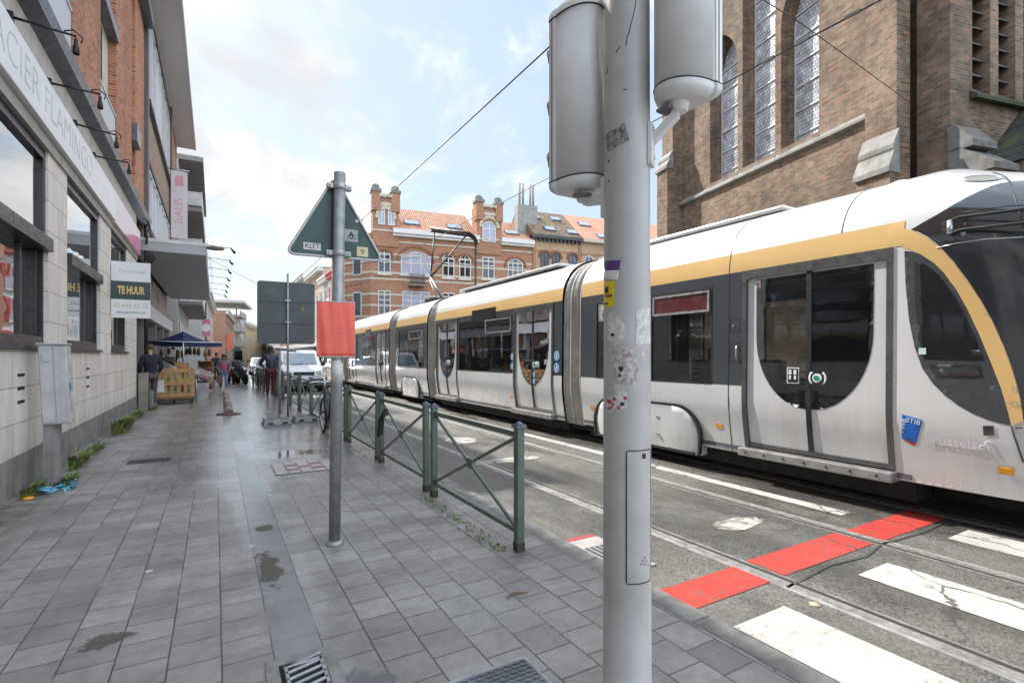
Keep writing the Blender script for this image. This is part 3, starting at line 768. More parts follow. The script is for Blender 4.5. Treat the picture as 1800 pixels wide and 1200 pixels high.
def bellows(y0, y1):
    b = MB(); n = max(12, int((y1 - y0) / .035)); rows = []
    zs = zrow(.26, 2.5, 16) + [2.5 + .88 * math.sin(i / 10 * PI / 2) for i in range(1, 11)]
    per = (y1 - y0) / 6
    for i in range(n + 1):
        Y = y0 + (y1 - y0) * i / n; ph = abs(((Y - y0) / per) % 1 - .5) * 2; dx = .004 + .05 * ph
        rows.append([Vector((XC - prof(min(z, 3.41)) + dx, Y, z - (.03 if z > 2.5 else 0))) for z in zs] + [Vector((XC + prof(min(z, 3.41)) - dx, Y, z - (.03 if z > 2.5 else 0))) for z in zs[::-1]])
    b.grid(rows, smooth=False)
    return b.build("bellows", mat("bellows_rubber", (.34, .31, .27), .6, 0, var=.2, scale=4, streak=.55), tram)
MODS = [(2.36, 7.30), (7.88, 14.30), (15.0, 18.12), (19.0, 25.80), (26.85, 33.0)]
DOORS = [(2.43, 4.06), (8.17, 9.69), (12.70, 14.20), (19.42, 20.82), (24.18, 25.68), (28.5, 30.0)]
WINS = [[(4.53, 5.58), (5.64, 6.86)], [(9.78, 12.58)], [(15.30, 17.80)], [(20.95, 24.05)], [(27.2, 28.4), (30.3, 32.2)]]
SIGNS = [None, (10.55, 11.80), None, (21.6, 22.5), None]
for mi, (Y0, Y1) in enumerate(MODS):
    ds = [dd for dd in DOORS if dd[0] > Y0 - .01 and dd[1] < Y1 + .01]
    bog = {0: (4.72, 6.90), 2: (15.72, 17.45), 4: (28.0, 30.6)}.get(mi)
    if mi == 4: ds = []; bog = (29.2, 31.4)
    low_d = list(ds)
    shell_part("body_side", max(Y0, 2.43), Y1, Z0, Z1, SILV, ds)
    wz = 1.16, 2.40
    shell_part("window_band", max(Y0, 2.43), Y1, Z1, Z2, DARK, ds, [(a, c, wz[0], wz[1]) for a, c in WINS[mi]])
    shell_part("ochre_stripe", max(Y0, 2.43), Y1, Z2, Z3, YEL)
    roof_part(Y0, Y1)
    for a, c in WINS[mi]:
        pane(a, c, *wz); pane(a, c, *wz, far=True, name="far_window")
    for a, c in ds: door(a, c)
    if bog: bogie_cover(bog[0], bog[1], .80)
    if SIGNS[mi]:
        a, c = SIGNS[mi]; b = MB()
        b.prism([side(a, 2.37, .016), side(c, 2.37, .016), side(c, 2.67, .016), side(a, 2.67, .016)], (.04, 0, 0)); o = b.build("destination_display", BLACKG, tram)
    # floor, ceiling, ends, underframe
    ye0 = Y0 if mi else 2.3
    MB().box(XC - 1.08, XC + 1.08, ye0, Y1 - .01, .33, .38).build("floor", FLOORM, tram)
    MB().box(XC - 1.06, XC + 1.06, ye0 + .01, Y1 - .02, 2.47, 2.50).build("ceiling", INT, tram)
    MB().box(XC - .95, XC + .95, ye0 + .02, Y1 - .03, .10, .328).build("underframe", UNDER, tram)
    if mi < 4: bellows(Y1 + .004, MODS[mi + 1][0] - .004); MB().box(XC - .9, XC + .9, Y1, MODS[mi + 1][0], .15, .36).build("gangway_floor", UNDER, tram)
    # seats and grab poles
    for a, c in WINS[mi]:
        y = a + .35
        while y < c - .3:
            for xs in (XC - .66, XC + .66):
                s_ = MB(); s_.mark(0).box(xs - .4, xs + .4, y - .03, y + .04, .85, 1.45).box(xs - .4, xs + .4, y + .04, y + .45, .72, .80).box(xs - .06, xs + .06, y + .12, y + .28, .38, .72)
                s_.mark(1).box(xs - .37, xs - .02, y + .041, y + .07, .82, 1.38).box(xs + .02, xs + .37, y + .041, y + .07, .82, 1.38)
                s_.build("seat", [SEATM, SEATF], tram, bevel=.015)
            y += .82
        for xs in (XC - .32, XC + .32):
            MB().tube([(xs, a + .2, .38), (xs, a + .2, 2.47)], .017, 8).build("grab_pole", POLEM, tram)
    lt = MB().box(XC - .55, XC - .45, ye0 + .3, Y1 - .3, 2.455, 2.468).box(XC + .45, XC + .55, ye0 + .3, Y1 - .3, 2.455, 2.468); lt.build("light_strip", mat("light_diffuser", (.8, .8, .75), .5), tram)
q = MB(); sheet(q, [(2.345, Z2), (2.432, Z2), (2.432, Z3), (2.345, Z3)], lambda u, w: side(u, w, .0042), d=.05, dens=.03); q.build("ochre_stripe", YEL, tram)
# vent lights in the windows
hopper(4.55, 5.56, 2.10, 2.385, mat("vent_maroon", (.10, .022, .028), .25, coat=.6)); hopper(5.70, 6.80, 2.10, 2.385)
hopper(9.80, 11.05, 2.06, 2.385); hopper(15.45, 16.7, 2.08, 2.36)
# seams of the cab module
sm = MB()
for z0_, z1_ in zip(zrow(Z0, Z3, 16), zrow(Z0, Z3, 16)[1:]): sm.prism([side(4.25, z0_, .002), side(4.262, z0_, .002), side(4.262, z1_, .002), side(4.25, z1_, .002)], (.01, 0, 0))
for Y in (4.256, 2.92):
    zs = [Z3 + (ZT - Z3) * math.sin(i / 12 * PI / 2) for i in range(13)]
    pp = [side(Y, z, .003) for z in zs]
    for p, q in zip(pp, pp[1:]): sm.poly([p + Vector((0, -.006, 0)), p + Vector((0, .006, 0)), q + Vector((0, .006, 0)), q + Vector((0, -.006, 0))])
sm.build("panel_seam", RUBB, tram)
# hatches between window and door
hb = MB()
for z0_, z1_ in ((1.44, 1.66), (1.82, 1.96)):
    for a, c, p, q in ((4.10, 4.24, z1_, z1_ + .005), (4.10, 4.24, z0_ - .005, z0_), (4.10, 4.105, z0_, z1_), (4.235, 4.24, z0_, z1_)): hb.prism([side(a, p, .002), side(c, p, .002), side(c, q, .002), side(a, q, .002)], (.01, 0, 0))
hb.build("hatch", RUBB, tram)
MB().lathe([(.016, 0), (.012, .008)], side(4.19, 1.89, .01), 10, 'x').build("hatch_lock", ALU, tram)
MB().tube([side(4.13, 1.46, .012), side(4.13, 1.52, .03), side(4.13, 1.60, .03), side(4.13, 1.64, .012)], .009, 6).build("handle", ALU, tram)
button(3.14, 1.27, (.02, .25, .14)); button(8.80, 1.34, (.02, .25, .14)); button(13.35, 1.34, (.3, .32, .3))
def marker(y0, y1, z0, z1, m, off=.006, name="side_marker"):
    b = MB(); b.prism([side(y0, z0, off), side(y1, z0, off), side(y1, z1, off), side(y0, z1, off)], (.012, 0, 0)); return b.build(name, m, tram)
AMB = mat("amber_lens", (.70, .30, .02), .3)
for y, z in ((4.42, .60), (9.83, .62), (7.02, .62), (14.25, .62)): marker(y - .05, y + .05, z - .03, z + .03, AMB)
# notices on the doors and windows
WHT = mat("sticker_white", (.72, .72, .70), .5); BLU = mat("sticker_blue", (.05, .20, .42), .5); REDS = mat("sticker_red", (.45, .04, .06), .5); BLKS = mat("sticker_black", (.02, .02, .022), .5)
for y in (3.42,):
    o = MB().prism([side(y - .07, 1.20, -.008), side(y + .07, 1.20, -.008), side(y + .07, 1.38, -.008), side(y - .07, 1.38, -.008)], (-.002, 0, 0)).build("notice", WHT, tram)
    MB().prism([side(y - .06, 1.21, -.0055), side(y + .06, 1.21, -.0055), side(y + .06, 1.37, -.0055), side(y - .06, 1.37, -.0055)], (-.0015, 0, 0)).build("notice_ground", BLKS, o)
    q = MB()
    for a in (-.045, .012): q.box(side(y, 1.3).x - .005, side(y, 1.3).x + .0, y + a, y + a + .032, 1.30, 1.355).box(side(y, 1.3).x - .005, side(y, 1.3).x, y + a + .005, y + a + .027, 1.245, 1.29)
    q.build("notice_figure", WHT, o)
for y, z, rr in ((9.72, 1.50, .085), (9.72, 1.30, .085), (8.04, 1.52, .10), (8.04, 1.29, .10), (8.86, 1.14, .06), (8.86, 1.0, .06)):
    o = MB().lathe([(rr, 0), (rr, -.004)], side(y, z, .004 if y > 9 or y < 8.1 else -.01), 20, 'x').build("round_sticker", BLU, tram)
    MB().lathe([(rr * .8, 0), (rr * .8, -.003), (rr * .72, -.003), (rr * .72, 0)], side(y, z, .0075 if y > 9 or y < 8.1 else -.0065), 20, 'x').build("sticker_ring", WHT, o)
    q = side(y, z, .009 if y > 9 or y < 8.1 else -.005); MB().obox(q, (.001, 0, 0), (0, rr * .14, rr * .1), (0, -rr * .2, rr * .42)).build("sticker_figure", WHT, o)

# ------------------------------------------------------------------ the cab
b = MB()
zs = zrow(.31, 2.5, 26) + [2.5 + (ZT - 2.5) * math.sin(i / 14 * PI / 2) for i in range(1, 15)]
ss = [i / 30 for i in range(31)]
rows = [[side(2.44, z) for z in zs]] + [[nose(s, z) for z in zs] for s in ss] + [[Vector((2 * XC - nose(s, z).x, nose(s, z).y, z)) for z in zs] for s in ss[-2::-1]] + [[farside(2.44, z) for z in zs]]
b.grid(rows); cab = b.build("cab_shell", SILV, tram)
SCL = 2.6       # metres per unit of s, for a roughly even mesh
def nose_sheet(name, px_poly, m, off, extra=None, parent=tram, d=.06):
    P = [nose_hit(*p) if len(p) == 2 else (p[0], p[1]) for p in px_poly]
    P = [(s * SCL, z) for s, z in P]
    q = MB(); sheet(q, P, lambda u, w: nose(min(1.0, max(0.0, u / SCL)), w, off), d=d, dens=.03)
    return q.build(name, m, parent)
# yellow arc
top = [(1572, 404), (1592, 403), (1610, 407), (1630, 417), (1652, 434), (1676, 460), (1700, 492), (1724, 528), (1745, 566), (1764, 608), (1780, 652), (1793, 700), (1799, 740)]
bot = [(1778, 748), (1771, 720), (1757, 675), (1740, 632), (1720, 584), (1700, 542), (1680, 507), (1660, 480), (1640, 460), (1620, 447), (1600, 439), (1572, 437)]
def zfix(l): return l
nose_sheet("ochre_arc", top + bot, YEL, .004)
# side glass surround of the cab
gl = [(1590, 441), (1604, 442), (1620, 448), (1640, 461), (1660, 481), (1680, 508), (1700, 543), (1720, 585), (1740, 633), (1757, 676), (1771, 721), (1777, 747), (1760, 744), (1735, 737), (1710, 727), (1685, 713), (1662, 696), (1640, 674), (1622, 648), (1608, 610), (1598, 560), (1592, 500)]
nose_sheet("cab_side_panel", gl, mat("cab_anthracite", (.055, .056, .062), .3, .1, var=.12, coat=.3), .003)
sw = [(1608, 462), (1625, 464), (1642, 476), (1660, 496), (1680, 526), (1698, 560), (1715, 598), (1729, 633), (1700, 633), (1660, 632), (1625, 631), (1615, 600), (1610, 540)]
o = nose_sheet("cab_side_window", sw, GLSD, .007)
st = nose_hit(1622, 617); c = nose(st[0], st[1], .009); MB().obox(c, (.002, 0, 0), (0, .028, 0), (0, 0, .03)).build("window_sticker", mat("sticker_mint", (.5, .66, .6), .5), o)
mr = nose_sheet("cab_slot", [(1631, 640), (1722, 640), (1728, 664), (1646, 664)], RUBB, .0062)
nose_sheet("slot_glass", [(1650, 646), (1718, 645), (1723, 661), (1655, 661)], BLACKG, .0085, parent=mr)
# windscreen: from behind the arc to the centre line, mirrored
wsc = [(1601, 404), (1625, 390), (1650, 376), (1675, 361), (1700, 347), (1725, 335), (1750, 325), (1775, 320), (1799, 318)]
edge = [(1799, 738), (1794, 699), (1781, 651), (1765, 607), (1746, 565), (1725, 527), (1701, 491), (1677, 459), (1653, 433), (1631, 416), (1612, 406)]
P = [nose_hit(*p) for p in wsc]; E_ = [nose_hit(*p) for p in edge]
P = [(s, z) for s, z in P] + [(1.0, P[-1][1] + .02), (1.0, 1.12)] + [(min(s, .995), z) for s, z in E_]
P = [(s * SCL, z) for s, z in P]
q = MB(); sheet(q, P, lambda u, w: nose(min(1, max(0, u / SCL)), w, .0045), d=.07, dens=.035)
n0 = len(q.v)
for v in list(q.v): q.v.append((2 * XC - v[0], v[1], v[2]))
for f_ in list(q.f): q.f.append(tuple(i + n0 for i in f_[::-1])); q.m.append(0); q.sm.append(True)
ws = q.build("windscreen", mat("windscreen_glass", (.022, .024, .028), .035, var=.1, scale=2, coat=1.0), tram)
# panel lines on the windscreen and the lamp recess in the roof
def nose_line(name, pts, r, m, off=.006, parent=tram): 
    L = [nose(*nose_hit(*p), off) for p in pts]; return MB().tube(L, r, 6).build(name, m, parent)
nose_line("trim_line", [(1690, 374), (1730, 368), (1770, 363), (1799, 361)], .003, RUBB, parent=ws)
nose_line("trim_line", [(1646, 436), (1680, 428), (1730, 421), (1799, 417)], .004, ALU, parent=ws)
nose_line("screen_edge", [(1775, 321), (1783, 345), (1792, 375), (1799, 400)], .005, RUBB, parent=ws)
nose_line("roof_seam", [(1745, 304), (1762, 309), (1775, 320)], .004, RUBB)
rl = nose_hit(1725, 314); c = nose(*rl, .002); n_ = (nose(rl[0], rl[1], .05) - nose(*rl)).normalized(); a_ = Vector((0, 1, 0)); a_ = (a_ - n_ * a_.dot(n_)).normalized(); b_ = n_.cross(a_)
q = MB(); ring = [c + a_ * .13 * math.cos(i / 24 * 2 * PI) + b_ * .06 * math.sin(i / 24 * 2 * PI) + n_ * .003 for i in range(24)]; q.poly(ring); q.build("lamp_recess", mat("recess_grey", (.24, .235, .2), .5), tram)
q = MB(); q.tube(ring + [ring[0]], .006, 6, cap=False); q.build("lamp_rim", ALU, tram)
# folding mirror arm
mp = nose_sheet("mirror_plate", [(1655, 383), (1696, 377), (1698, 423), (1656, 427)], BLACKG, .008)
h0 = nose(*nose_hit(1672, 390), .035); h1 = nose(*nose_hit(1672, 413), .035)
MB().tube([h0, h1], .022, 10).build("mirror_hinge", ALU, mp)
t0 = Vector((4.78, .62, 2.62))
e0 = nose(*nose_hit(1690, 385), .05); e1 = nose(*nose_hit(1690, 406), .05)
far0 = Vector((5.50, .30, 2.57)); far1 = Vector((5.50, .30, 2.46))
ARM = mat("arm_black", (.012, .012, .013), .7)
MB().tube([h0, e0, far0], .013, 8).build("mirror_arm", ARM, tram); MB().tube([h1, e1, far1], .013, 8).build("mirror_arm", ARM, tram)
MB().obox((far0 + far1) / 2 + Vector((-.02, -.12, -.02)), (.09, .03, 0), (-.02, .05, 0), (0, 0, .16)).build("mirror_housing", RUBB, tram, bevel=.02)
# lower nose: seam, grille, marker, lettering
nose_line("bumper_seam", [(1777, 750), (1788, 780), (1799, 812)], .006, RUBB)
nose_line("bumper_seam", [(1778, 749), (1789, 752), (1799, 752)], .005, RUBB)
nose_sheet("air_grille", [(1728, 748), (1747, 748), (1748, 765), (1729, 765)], BLACKG, .004, d=.03)
g0 = nose_hit(1738, 757)
nose_sheet("amber_marker", [(1755, 819), (1784, 822), (1784, 835), (1756, 832)], AMB, .008, d=.03)
LW = mat("lettering_white", (.66, .66, .66), .5)
o = nose_sheet("operator_logo", [(1586, 728), (1622, 738), (1611, 779), (1575, 769)], mat("logo_blue", (.018, .13, .50), .35), .004, d=.04)
nose_sheet("logo_red_corner", [(1579, 770.5), (1611, 779.5), (1608, 784)], mat("logo_red", (.50, .02, .04), .4), .0038, parent=o, d=.03)
def nose_text(name, body, px, py, size, m, parent, dirpx, off=.0065, sx=1.0):
    """lettering lying on the nose surface along the picture direction dirpx"""
    s0 = nose_hit(px, py); s1 = nose_hit(px + dirpx[0], py + dirpx[1]); c0 = nose(*s0, off); c1 = nose(*s1, off); rt = (c1 - c0).normalized()
    nn = (nose(s0[0], s0[1], .05) - nose(*s0)).normalized(); up = nn.cross(rt)
    return text_mesh(name, body, size, m, parent, c0, rt, up, .0008, sx=sx)
nose_text("logo_text", "STIB", 1605.5, 740.5, .062, LW, o, (8, 2.0))
nose_text("logo_text", "MIVB", 1587.5, 747.5, .062, LW, o, (2, -8))
nose_text("lettering", ".brussels", 1668, 776, .115, LW, tram, (10, 1.2), off=.011)
for dx, dy, rr in ((1727, 786, .018), (1738, 780, .022), (1742, 789, .016)):
    c = nose(*nose_hit(dx, dy), .007); MB().torus(c, rr, .004, (1, .35, 0), 16, 6).build("lettering_flower", LW, tram)
for i in range(9):
    p = nose(*nose_hit(1581 + i * 17.5, 840 + i * 3.0), .005); MB().obox(p, (.001, 0, 0), (-.010 * (i / 9), .024, 0), (0, 0, .006)).build("skirt_dash", LW, tram)
# headlights and coupler cover, out of the picture but part of the tram
for s in (-1, 1):
    q = MB(); p = nose(.62, .86, .01); q.lathe([(.09, -.02), (.08, .03), (0, .045)], (XC + s * (XC - p.x), p.y - .02, .86), 16, 'y'); q.build("headlight", WHT, tram)
nose_cap = MB().box(XC - .6, XC + .6, .1, 2.3, .12, .30).build("underframe", UNDER, tram)
MB().box(XC - 1.0, XC + 1.0, 2.30, 2.34, .38, 2.45).build("cab_bulkhead", mat("bulkhead", (.03, .03, .03), .7), tram)
# roof equipment
MB().box(XC - .55, XC + .35, 3.9, 6.8, 3.38, 3.445).build("roof_box", SILV, tram, bevel=.04)
MB().lathe([(.11, 0), (.11, .05), (.07, .07), (0, .075)], (XC - .52, 2.62, 3.28), 18).build("roof_vent", WHT, tram)
MB().box(XC - .7, XC + .7, 8.6, 13.6, 3.37, 3.435).build("roof_box", SILV, tram, bevel=.04)
# pantograph on the third section
pa = bpy.data.objects.new("pantograph", None); COL.objects.link(pa); pa.parent = tram; pa.location = Vector((XC, 16.9, 3.42)) - wloc(tram)
PB = mat("pantograph_black", (.02, .02, .022), .45, .4)
bs = onX(777, 521, XC); kn = onX(757, 488, XC)
MB().box(XC - .45, XC + .45, bs.y - .3, bs.y + .5, 3.40, 3.50).build("pantograph_base", PB, pa)
MB().tube([(XC, bs.y - .1, 3.48), kn], [.06, .045], 8).tube([(XC - .12, bs.y + .1, 3.48), kn + Vector((-.05, 0, -.06))], .02, 6).build("lower_arm", mat("pantograph_grey", (.2, .2, .2), .5, .5), pa)
hy = kn.y + .1
hl, hr = onY(764, 404, hy + .5), onY(822, 411, hy - .9)
hm = (hl + hr) / 2
MB().tube([kn, hl], .028, 6).tube([kn, hr], .028, 6).tube([kn * .72 + hl * .28, kn * .72 + hr * .28], .018, 6).tube([kn * .9 + hl * .1, kn * .9 + hr * .1], .03, 6).build("upper_arm", PB, pa)
L_ = onY(757, 403, hy + .5)
q = MB()
for dz in (0, -.10):
    A = hl + (hl - hr) * .12 + Vector((0, .0, dz + .04)); B = hr + (hr - hl) * .05 + Vector((0, 0, dz + .04)); dv = (B - A).normalized()
    q.tube([A, B, B + dv * .22 + Vector((0, 0, -.10)), B + dv * .34 + Vector((0, 0, -.28))], .05, 6)
q.build("contact_head", PB, pa)
# ================================================================== left side of the street
WX = -1.88
def stone_mat():
    m, nt, b = new_mat("stone_cladding"); k = NT(nt); u, z = k.boxuv()
    t = k.n('ShaderNodeTexBrick'); k.put(t.inputs['Vector'], k.comb(u, k.math('ADD', z, .02)))
    t.inputs['Scale'].default_value = 1; t.inputs['Brick Width'].default_value = 1.22; t.inputs['Row Height'].default_value = .395; t.inputs['Mortar Size'].default_value = .006; t.inputs['Mortar Smooth'].default_value = .3; t.inputs['Bias'].default_value = 0
    k.put(t.inputs['Color1'], (.70, .64, .565)); k.put(t.inputs['Color2'], (.75, .70, .635)); k.put(t.inputs['Mortar'], (.30, .275, .245))
    n1 = k.noise(k.scale(k.obj(), (2.5, 2.5, .5)), 1.5, 7, .65); n2 = k.noise(k.obj(), 18, 5, .7)
    f = k.math('MULTIPLY', k.rng(n1, .3, .7, .82, 1.1), k.rng(n2, .3, .7, .93, 1.06)); c = k.mix(1.0, t.outputs['Color'], k.comb(f, f, f), 'MULTIPLY')
    # grime rising from the ground and pale graffiti rub marks
    low = k.rng(k.math('ADD', z, k.math('MULTIPLY', n1, .5)), .95, .35); c = k.mix(k.math('MULTIPLY', low, .55), c, (.16, .15, .13))
    gr = k.rng(k.noise(k.scale(k.obj(), (1, 1, 1.8)), 1.3, 5, .7), .56, .68); c = k.mix(k.math('MULTIPLY', gr, k.math('MULTIPLY', k.rng(z, 1.5, 1.1), .22)), c, (.42, .52, .45))
    k.put(b.inputs['Base Color'], c); b.inputs['Roughness'].default_value = .55
    k.bump(b, k.math('ADD', k.math('MULTIPLY', t.outputs['Fac'], -1), k.math('MULTIPLY', n2, .2)), .4, .008)
    return m
STONE = stone_mat()
BRONZE = mat("bronze_frame", (.045, .042, .042), .35, .4, var=.2, scale=6)
SHOPG = glass_mat("shop_glass", (.30, .32, .33), .015, .45, 2.1)
ORB = brick_mat("orange_brick", (.40, .125, .055), (.50, .19, .085), (.36, .31, .26), .20, .066, .010, tone=.15, light=(.30, .08, .04), lightf=.15)
CREAM = mat("cream_render", (.60, .575, .50), .75, var=.06, streak=.18)
ZINC = mat("zinc_flashing", (.14, .15, .17), .35, .6, var=.2, scale=4, streak=.3)
CREAMD = mat("cream_fascia", (.47, .455, .41), .7, var=.12, streak=.45)
shop = thing("shop_building", "beige stone shop with white sign band, orange brick above, at the left edge", "building", (WX, 5, 0))
WY = [(-8.5, -6.0), (-4.85, -2.4), (-1.2, 1.25), (2.45, 4.95), (6.15, 8.80), (9.79, 12.25), (13.45, 15.70)]
Ya, Yb = -10.0, 17.46
b = MB(); b.box(WX - .5, WX, Ya, Yb, .42, 1.58)
edges = [Ya] + [q for w in WY for q in w] + [Yb]
for i in range(0, len(edges), 2): b.box(WX - .5, WX, edges[i], edges[i + 1], 1.58, 4.16)
b.build("wall", STONE, shop, fix=False)
MB().box(WX - .5, WX + .012, Ya, Yb, -.05, .42).build("plinth", mat("plinth", (.21, .205, .195), .75, var=.3, scale=3, streak=.6, bump=.2), shop)
MB().box(WX - .5, WX + .03, Ya, Yb, 4.16, 4.30).build("lintel", mat("lintel_stone", (.34, .315, .27), .6, var=.15, streak=.4), shop)
MB().box(WX - .5, WX, Ya, Yb, 4.30, 5.40).build("fascia", CREAMD, shop)
MB().box(WX - 1.6, WX - 1.55, Ya, Yb, .3, 4.2).build("back_wall", mat("shop_interior", (.10, .095, .09), .9), shop)
MB().box(WX - 1.55, WX - .5, Ya, Yb, .3, .4).build("shop_floor", mat("shop_interior", (.10, .095, .09), .9), shop)
for a, c in WY:
    w = MB(); xg = WX - .075; xl = WX - .15
    w.box(xg - .05, xg + .05, a, c, 4.04, 4.16).box(xg - .05, xg + .05, a, a + .09, 3.03, 4.04).box(xg - .05, xg + .05, c - .09, c, 3.03, 4.04).box(xl - .05, xl + .06, a, a + .09, 1.62, 2.86).box(xl - .05, xg + .03, c - .03, c, 1.62, 2.86).box(xl - .05, xl + .06, c - .12, c - .031, 1.76, 2.86).box(xl - .05, xl + .10, a + .09, c - .031, 1.62, 1.759)
    w.box(xl - .03, xg + .13, a, c, 2.86, 3.03)
    w.box(xl - .05, xl + .03, c - .62, c - .55, 1.76, 2.86)
    o = w.build("window", BRONZE, shop, bevel=.006)
    MB().poly([(xg, a + .09, 3.03), (xg, c - .09, 3.03), (xg, c - .09, 4.04), (xg, a + .09, 4.04)]).build("upper_pane", SHOPG, o)
    MB().poly([(xl, a + .09, 1.76), (xl, c - .09, 1.76), (xl, c - .09, 2.86), (xl, a + .09, 2.86)]).build("lower_pane", SHOPG, o)
    MB().box(WX - .16, WX + .045, a - .02, c + .02, 1.585, 1.625).build("sill", BRONZE, o)
    cu = MB(); 
    for i in range(7): cu.box(xl - .25, xl - .22, a + .15 + i * (c - a - .4) / 7, a + .15 + i * (c - a - .4) / 7 + .16, 1.8, 2.84)
    cu.build("blind", mat("window_blind", (.20, .18, .15), .8, var=.2), o)
for y in (7.72, 11.2):
    q = MB()
    for i in range(3): q.box(WX - .02, WX + .003, y - .12, y + .12, 1.28 - i * .15, 1.315 - i * .15)
    q.build("air_slots", HOLE, shop)
# sign band
MB().box(WX + .001, WX + .09, Ya, 13.35, 4.33, 4.94).build("sign_band", mat("sign_white", (.78, .78, .79), .4, var=.04, streak=.08), shop, bevel=.01)
o = MB().box(WX + .001, WX + .088, 13.352, 17.44, 4.30, 4.94).build("sign_band", mat("sign_pale_pink", (.78, .68, .73), .4, var=.04), shop)
MB().prism([(WX + .0885, 14.6, 4.302), (WX + .0885, 17.44, 4.302), (WX + .0885, 17.44, 4.78), (WX + .0885, 16.2, 4.62)], (.003, 0, 0)).build("sign_pink_wedge", mat("sign_pink", (.62, .19, .36), .4), o)
text_mesh("lettering", "GLACIER FLAMINGO", .50, mat("sign_grey", (.52, .53, .56), .5), shop, (WX + .0905, 8.42, 4.63), (0, 1, 0), (0, 0, 1), .002, sx=1.13, offset=-.012)
LAMPB = mat("lamp_black", (.015, .015, .017), .4, .3)
for (bx, by), (tx, ty) in (((20, 30), (146, 68)), ((88, 146), (186, 168)), ((133, 218), (213, 240)), ((166, 274), (234, 288))):
    p = onX(bx, by, WX + .06); t = onY(tx, ty, p.y + .1)
    l = bpy.data.objects.new("sign_lamp", None); COL.objects.link(l); l.parent = shop; l.location = p - wloc(shop)
    t.x = min(t.x, WX + 1.35); dv = (t - p)
    MB().tube([p, p + dv * .9], [.015, .013], 8).box(p.x - .05, p.x + .02, p.y - .03, p.y + .03, p.z - .05, p.z + .05).build("arm", LAMPB, l)
    MB().tube([p + dv * .72 + Vector((0, 0, .02)), p + dv * .86 + Vector((0, 0, .06)), p + dv, p + dv * .97 + Vector((0, 0, -.06))], .008, 6).build("cable", LAMPB, l)
    e = p + dv * .93
    MB().lathe([(.008, .04), (.017, .03), (.018, -.03), (.030, -.06), (.034, -.13), (.030, -.135), (0, -.11)], e + Vector((-.02, 0, -.06)), 12).build("spot_head", LAMPB, l)
# zinc ledge above the sign
MB().prism([(WX, Ya, 5.40), (WX + .16, Ya, 5.50), (WX + .20, Ya, 5.64), (WX + .17, Ya, 5.66), (WX, Ya, 5.62)], (0, 19.2 - Ya, 0)).build("ledge", ZINC, shop)
# upper storeys
BAY = [(-6.2, -3.9), (-1.2, 2.4), (5.6, 10.15), (12.35, 14.15), (16.55, 17.25)]
ed = [Ya] + [q for w in BAY for q in w] + [19.2]
for i in range(0, len(ed), 2): MB().box(WX - .6, WX, ed[i], ed[i + 1], 5.62, 11.6).build("brick_pier", ORB, shop, fix=False)
for a, c in BAY: MB().box(WX - .6, WX - .15, a, c, 5.62, 11.6).build("cream_panel", CREAM, shop, fix=False)
def perf():
    m, nt, bb = new_mat("perforated_panel"); k = NT(nt); u, z = k.boxuv()
    s = k.math('GREATER_THAN', k.math('FRACT', k.math('DIVIDE', k.math('ADD', u, z), .07)), .55)
    k.put(bb.inputs['Base Color'], k.mix(s, (.62, .63, .66), (.30, .31, .35))); bb.inputs['Roughness'].default_value = .4; return m
PERF = perf()
for a, c in BAY[2:4]:
    for z in (5.75, 8.75):
        if a > 12 and z > 8: continue
        r = MB().box(WX - .06, WX - .02, a + .02, c - .02, z, z + 1.0).box(WX - .075, WX - .005, a + .02, c - .02, z + 1.0, z + 1.05); r.build("balcony_guard", PERF, shop)
    MB().box(WX - .149, WX + .05, a, c, 8.40, 8.62).build("bay_lintel", ZINC, shop)
    g = MB().box(WX - .149, WX - .11, a + .5, a + .58, 5.7, 8.2).box(WX - .149, WX - .11, c - .98, c - .9, 5.7, 8.2).box(WX - .149, WX - .11, a + .58, c - .98, 8.12, 8.2); o = g.build("balcony_door", BRONZE, shop)
    MB().poly([(WX - .135, a + .58, 5.7), (WX - .135, c - .98, 5.7), (WX - .135, c - .98, 8.12), (WX - .135, a + .58, 8.12)]).build("pane", SHOPG, o)
MB().box(WX - .3, WX + .12, 16.5, 17.3, 7.15, 7.6).build("awning_box", ZINC, shop)
MB().box(WX - 9, WX - .6, Ya, 19.2, -.05, 11.6).build("rear_block", CREAM, shop)
MB().box(WX - 9, WX + .25, Ya, 19.25, 11.6, 11.85).build("roof_edge", ZINC, shop)
MB().tube([(WX + .08, 18.9, 5.5), (WX + .1, 18.7, 5.1), (WX + .1, 18.7, 0)], .05, 8).tube([(WX + .12, 18.4, 5.6), (WX + .2, 18.6, 5.35), (WX + .1, 18.9, 5.2), (WX + .16, 18.3, 5.0), (WX + .12, 18.6, 4.85)], .03, 6).build("drainpipe", BRONZE, shop)
# letting board fixed square to the wall
te = thing("letting_board", "white and dark green letting board standing out from the stone shop wall", "sign", (WX, 13.4, 2.3))
x0, x1 = WX + .01, -1.20
q = MB().mark(0).box(x0, x1, 13.40, 13.425, 2.32, 3.50).mark(1).box(x0 + .001, x1 - .001, 13.396, 13.3995, 2.71, 3.09)
q.build("board", [mat("board_white2", (.70, .70, .69), .45, var=.04), mat("board_green", (.035, .060, .062), .45)], te)
GOLD = mat("letter_gold", (.66, .44, .16), .5); GREYL = mat("letter_grey", (.50, .48, .44), .5)
text_mesh("lettering", "TE HUUR", .22, GOLD, te, ((x0 + x1) / 2 + .0, 13.394, 2.895), (1, 0, 0), (0, 0, 1), .001, sx=.50, offset=.010)
text_mesh("lettering", "Panorimmo", .12, GREYL, te, ((x0 + x1) / 2 + .02, 13.398, 3.30), (1, 0, 0), (0, 0, 1), .001, sx=.82)
text_mesh("lettering", "02 646 61 22", .135, mat("letter_tan", (.52, .43, .33), .5), te, ((x0 + x1) / 2, 13.398, 2.58), (1, 0, 0), (0, 0, 1), .001, sx=.82)
